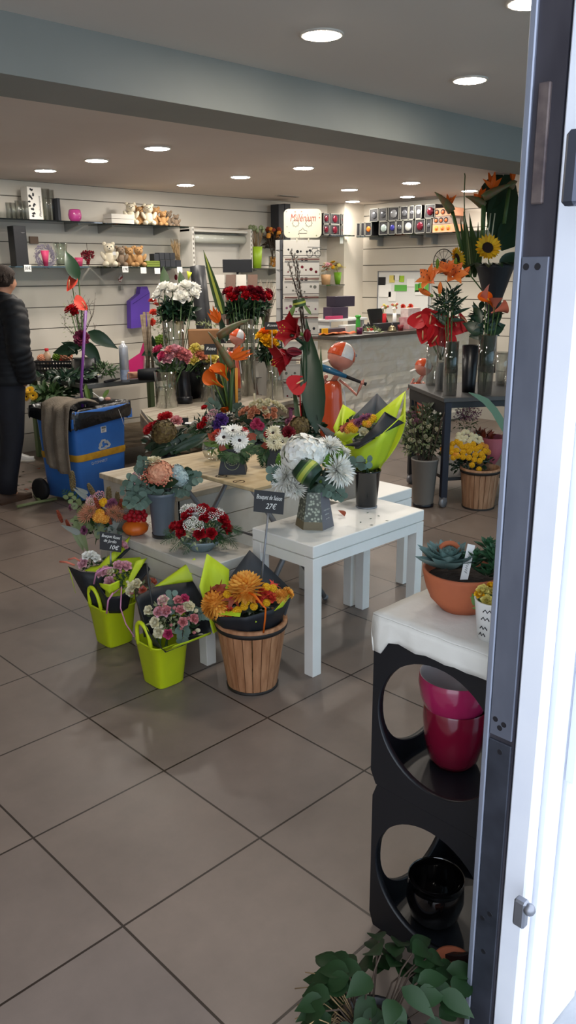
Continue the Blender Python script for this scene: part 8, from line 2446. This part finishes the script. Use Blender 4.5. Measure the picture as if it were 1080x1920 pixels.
# left of display table: rustic bundle
c = atz(281, 712, ZW); c = at(281, 700, 7.0); c.z = ZW; t = thing('twig_bundle', 'rustic bundle of wood sticks with red carnations and green sprigs on the workbench', 'bundle', c); d = dep(c)
for k in range(7): m = MB(); a_ = random.uniform(-.05, .05); m.tube([c + V((random.uniform(-.03, .03), random.uniform(-.03, .03), 0)), c + V((random.uniform(-.05, .05), random.uniform(-.04, .04), random.uniform(.42, .62)))], .012, 6); part(m, 'stick', OLDW, t)
A = Arr(t, 288, 600, 26, d, up=.2); A.many('carnation', CORAL, [(286, 565), (288, 586), (285, 604), (294, 572)], 18); A.fl('pompon', LIMEF, 302, 638, 28)
clump(t, 'sprigs', OLIVE, 302, 612, 18, 40, d, 140, .03, .008)['kind'] = 'stuff'
clump(t, 'dark_leaf', DARKL, 287, 655, 14, 20, d - .05, 10, .12, .07)
# cardboard boxes
for k in range(3):
    p = at(382, 640, 6.8); z = ZW + .132 * k; m = MB(); m.bbox((-.13, -.08, 0), (.13, .08, .128), .003, rot=rotz(radians(-35)), org=V((p.x, p.y, z))); solo(m, 'cardboard_box', M('brown card', '9c7048', .7, col2='8c6440', scale=4) if k == 0 else bpy.data.materials['brown card'], ('bottom', 'middle', 'top')[k] + ' brown cardboard box of the stack behind the white rose vase', 'box', V((p.x, p.y, z)))
clump(thing('leafy_sprig', 'loose green sprigs lying on the cardboard boxes behind the white roses', 'sprig', at(385, 612, 6.8)), 'sprigs', OLIVE, 385, 608, 24, 10, 6.8, 60, .035, .01)['kind'] = 'stuff'

# ================================================================== workbench clutter
def onw(px, py): return atz(px, py, ZW)
c = onw(235, 716); t = thing('spray_can', 'white spray can with blue print at the front edge of the workbench', 'spray can', c); r = sz(8.5, dep(c))
m = MB(); m.lathe([(0, 0), (r, 0), (r, .27), (r * .95, .285), (r * .5, .30), (r * .45, .305), (0, .305)], c, 24); part(m, 'can', M('can metal white', 'c9cdd2', .3, .3, col2='b9bec6', scale=16), t)
m = MB(); m.lathe([(r * .35, .305), (r * .35, .325), (0, .327)], c, 14); part(m, 'nozzle', WPOT, t)
m = MB(); m.lathe([(r * 1.005, .02), (r * 1.005, .10)], c, 24); part(m, 'print_band', M('can blue print', 'a9b4c6', .4, col2='7f8ea8', scale=40), t)
c = onw(250, 700); d = dep(c); t = thing('pink_scoop', 'hot pink plastic holder standing on the workbench behind the spray can', 'holder', c)
q = [at(x, y, d) for x, y in ((241, 676), (262, 662), (268, 643), (271, 645), (267, 702), (242, 702))]
m = MB(); b = len(m.v); m.v += q + [p + V((.05, .05, 0)) for p in q]; N_ = len(q); m.face(list(range(N_))[::-1], 0, False); m.face([N_ + k for k in range(N_)], 0, False)
for k in range(N_): m.face((k, (k + 1) % N_, N_ + (k + 1) % N_, N_ + k), 0, False)
part(m, 'holder', M('pink plastic', 'c9206e', .35), t)
# anthurium arrangement in black pot on the workbench
c = onw(162, 716); d = dep(c); t = thing('flower_arrangement', 'tall anthurium arrangement with twigs and folded leaves in a black pot on the workbench', 'flower arrangement', c)
m = MB(); m.lathe([(0, 0), (sz(19, d), 0), (sz(17, d), sz(44, d)), (sz(15, d), sz(44, d)), (0, sz(40, d))], c, 24, sq=(1, 1, 4)); part(m, 'pot', M('deep black pot', '0c0e14', .35), t)
A = Arr(t, 152, 600, 60, d, up=.1)
for x, y, s_, n_ in ((135, 533, 34, TOC * .7 - RIGHT * .6 + UP * .2), (152, 572, 32, RIGHT * .8 + TOC * .5 + UP * .3)):
    p, _ = A.pt(x, y, .2); inst(fmesh('anthurium', CORAL), 'anthurium', t, p, size=sz(s_, d), quat=n_.normalized().to_track_quat('Z', 'Y') @ Quaternion((0, 0, 1), 2.6 if x < 140 else -2.2)); stems(t, [(p, c + V((0, 0, sz(46, d))))], STEM, .004)
A.fl('carnation', BRED, 133, 580, 28, n=UP * .8 - RIGHT * .5); A.fl('carnation', M('burgundy celosia', '7a1440', .7, island='5c0e30'), 153, 634, 34, n=TOC); A.fl('rose', RED, 140, 584, 18)
blades(t, 'anthurium_leaf', LEAFD, [(148, 526, 118, 464, 26), (145, 652, 95, 660, 22), (165, 622, 220, 652, 26), (160, 640, 190, 690, 24), (150, 655, 112, 640, 16)], d - .05, 24, 'leaf', .3)
stems(t, [(at(133, 585, d), c + V((0, 0, sz(46, d)))), (at(147, 520, d), c + V((0, 0, sz(46, d))))], STEM, .005)
for k in range(16):
    x, y = random.uniform(122, 190), random.uniform(545, 610); a = at(152, 640, d); e = at(x, y, d + random.uniform(-.08, .1)); mid = a.lerp(e, .55) + V((random.uniform(-.06, .06), random.uniform(-.06, .06), .0))
    m = MB(); m.tube([a, mid, e], [.003, .0022, .001], 4); tw_ = part(m, 'twig', TWIG, t)
    for j in range(3): m = MB(); s0 = mid.lerp(e, .2 + .25 * j); m.tube([s0, s0 + V((random.uniform(-.05, .05), random.uniform(-.05, .05), random.uniform(-.01, .05)))], .0012, 3); part(m, 'side_twig', TWIG, tw_)
clump(t, 'sprigs', OLIVE, 138, 605, 26, 50, d, 110, .03, .006)['kind'] = 'stuff'; clump(t, 'foliage', LEAFD, 150, 655, 30, 16, d, 40, .07, .03)
# black crate
c = onw(108, 702); d = dep(c); t = thing('plastic_crate', 'black slotted plastic crate with fruit coloured odds and ends on the workbench', 'crate', c)
m = MB(); hw_, hd3, hh = sz(34, d), .14, sz(28, d)
for sy in (-1, 1):
    for k in range(3): m.box((-hw_, sy * hd3 - .004, k * hh / 3), (hw_, sy * hd3 + .004, k * hh / 3 + hh * .13), rot=rotz(-.75), org=c)
    for k in range(13): x = -hw_ + 2 * hw_ * k / 12; m.box((x - .004, sy * hd3 - .004, 0), (x + .004, sy * hd3 + .004, hh), rot=rotz(-.75), org=c)
    m.box((-hw_ - .004, sy * hd3 - .009, hh * .9), (hw_ + .004, sy * hd3 + .009, hh), rot=rotz(-.75), org=c)
for sx in (-1, 1): m.box((sx * hw_ - .004, -hd3, 0), (sx * hw_ + .004, hd3, hh), rot=rotz(-.75), org=c)
m.box((-hw_, -hd3, 0), (hw_, hd3, .01), rot=rotz(-.75), org=c); part(m, 'crate', BLACKP, t)
c2q = c + UP * .04
b_ = at(88, 664, d); m = MB(); m.lathe([(0, -.1), (.03, -.1), (.03, .0), (.014, .02), (.014, .03), (0, .03)], b_, 16); m2 = MB(); m2.lathe([(.017, .028), (.017, .05), (0, .05)], b_, 14)
t = thing('bottle', 'small clear bottle with red cap in the black crate', 'bottle', b_ - UP * .1); part(m, 'bottle', M('amber bottle', 'c9a68a', .2), t); part(m2, 'cap', BRED, t)
for i, (x, y, s_, mt, lab) in enumerate(((124, 667, 26, PEACH, 'round cream ball of flowers at the right in the black crate'), (108, 670, 20, LIMEF, 'round pale green ball in the middle of the black crate'), (78, 672, 18, PEACH, 'small peach ball at the left in the black crate'), (116, 675, 14, CORAL, 'small coral ball between the larger balls in the black crate'))):
    p = at(x, y, d); o = inst(fmesh('pompon', mt), 'flower_ball', None, p, size=sz(s_, d)); o['label'] = lab; o['category'] = 'flower ball'
# greenery on and below the bench
t = thing('cut_greenery', 'heap of cut green leaves lying along the front of the workbench', 'greenery', onw(150, 712)); o = clump(t, 'leaves', LEAFD, 120, 704, 60, 10, 6.3, 160, .08, .03); o['kind'] = 'stuff'
o = clump(t, 'fern_leaves', LEAF, 195, 692, 34, 14, 6.5, 140, .06, .012); o['kind'] = 'stuff'
t = thing('stored_greenery', 'buckets of green foliage with yellow flowers stored under the workbench', 'greenery', atz(100, 800, 0)); clump(t, 'foliage', LEAF, 100, 738, 52, 20, 6.7, 200, .08, .04); clump(t, 'lower_foliage', LEAFD, 100, 765, 40, 30, 6.9, 120, .08, .04)
A = Arr(t, 58, 740, 22, 6.6, up=.2); A.many('gerbera', YELLOW, [(56, 732), (62, 742), (50, 744), (44, 736)], 20)
p = atz(88, 822, 0); m = MB(); m.lathe([(0, 0), (.11, 0), (.15, .30), (.14, .30), (0, .25)], p, 20); part(m, 'storage_bucket', BLACKP, t)
for i, (x0, y0, x1, y1, mt, lab) in enumerate(((160, 714, 186, 709, IVORY, 'pale handled knife lying on the workbench'), (178, 714, 196, 709, GALV, 'grey metal blade lying on the workbench beside the knife'), (196, 722, 224, 716, INK, 'pair of dark secateurs lying at the front of the workbench'))):
    a, b_ = atz(x0, y0 - 6, ZW + .012), atz(x1, y1 - 6, ZW + .012); m = MB(); m.tube([a, a.lerp(b_, .5), b_], [.010, .012, .006], 8); solo(m, ('knife', 'blade', 'secateurs')[i], mt, lab, 'tool', a)
# floor debris near the bin
random.seed(6)
for i in range(16):
    p = atz(random.uniform(38, 112), random.uniform(872, 928), .002); m = MB(); a_ = random.uniform(0, 6.3); L_ = random.uniform(.04, .09)
    m.leaf(p, V((cos(a_), sin(a_), .03)), UP, L_, L_ * .35, .2, .12, 4); solo(m, 'fallen_leaf', (LEAF, LEAFD, AUT, TWIG)[i % 4], 'fallen leaf scrap on the floor left of the blue bin', 'leaf scrap', p, 'fallen leaf scraps by the bin')
for i, (pa, pb_, mt, lab) in enumerate((((32, 950), (106, 935), OLIVE, 'long pale cut stem lying on the floor left of the blue bin'), ((64, 926), (76, 940), OLIVE, 'short pale cut stem lying across the long stem on the floor'), ((68, 928), (100, 924), TWIG, 'dark brown twig lying on the floor left of the blue bin'))):
    a, b_ = atz(*pa, .012), atz(*pb_, .012); m = MB(); m.tube([a, a.lerp(b_, .5) + V((.0, .01, 0)), b_], .011 if i < 2 else .006, 7); solo(m, 'plant_cutting', mt, lab, 'cut stem', a)
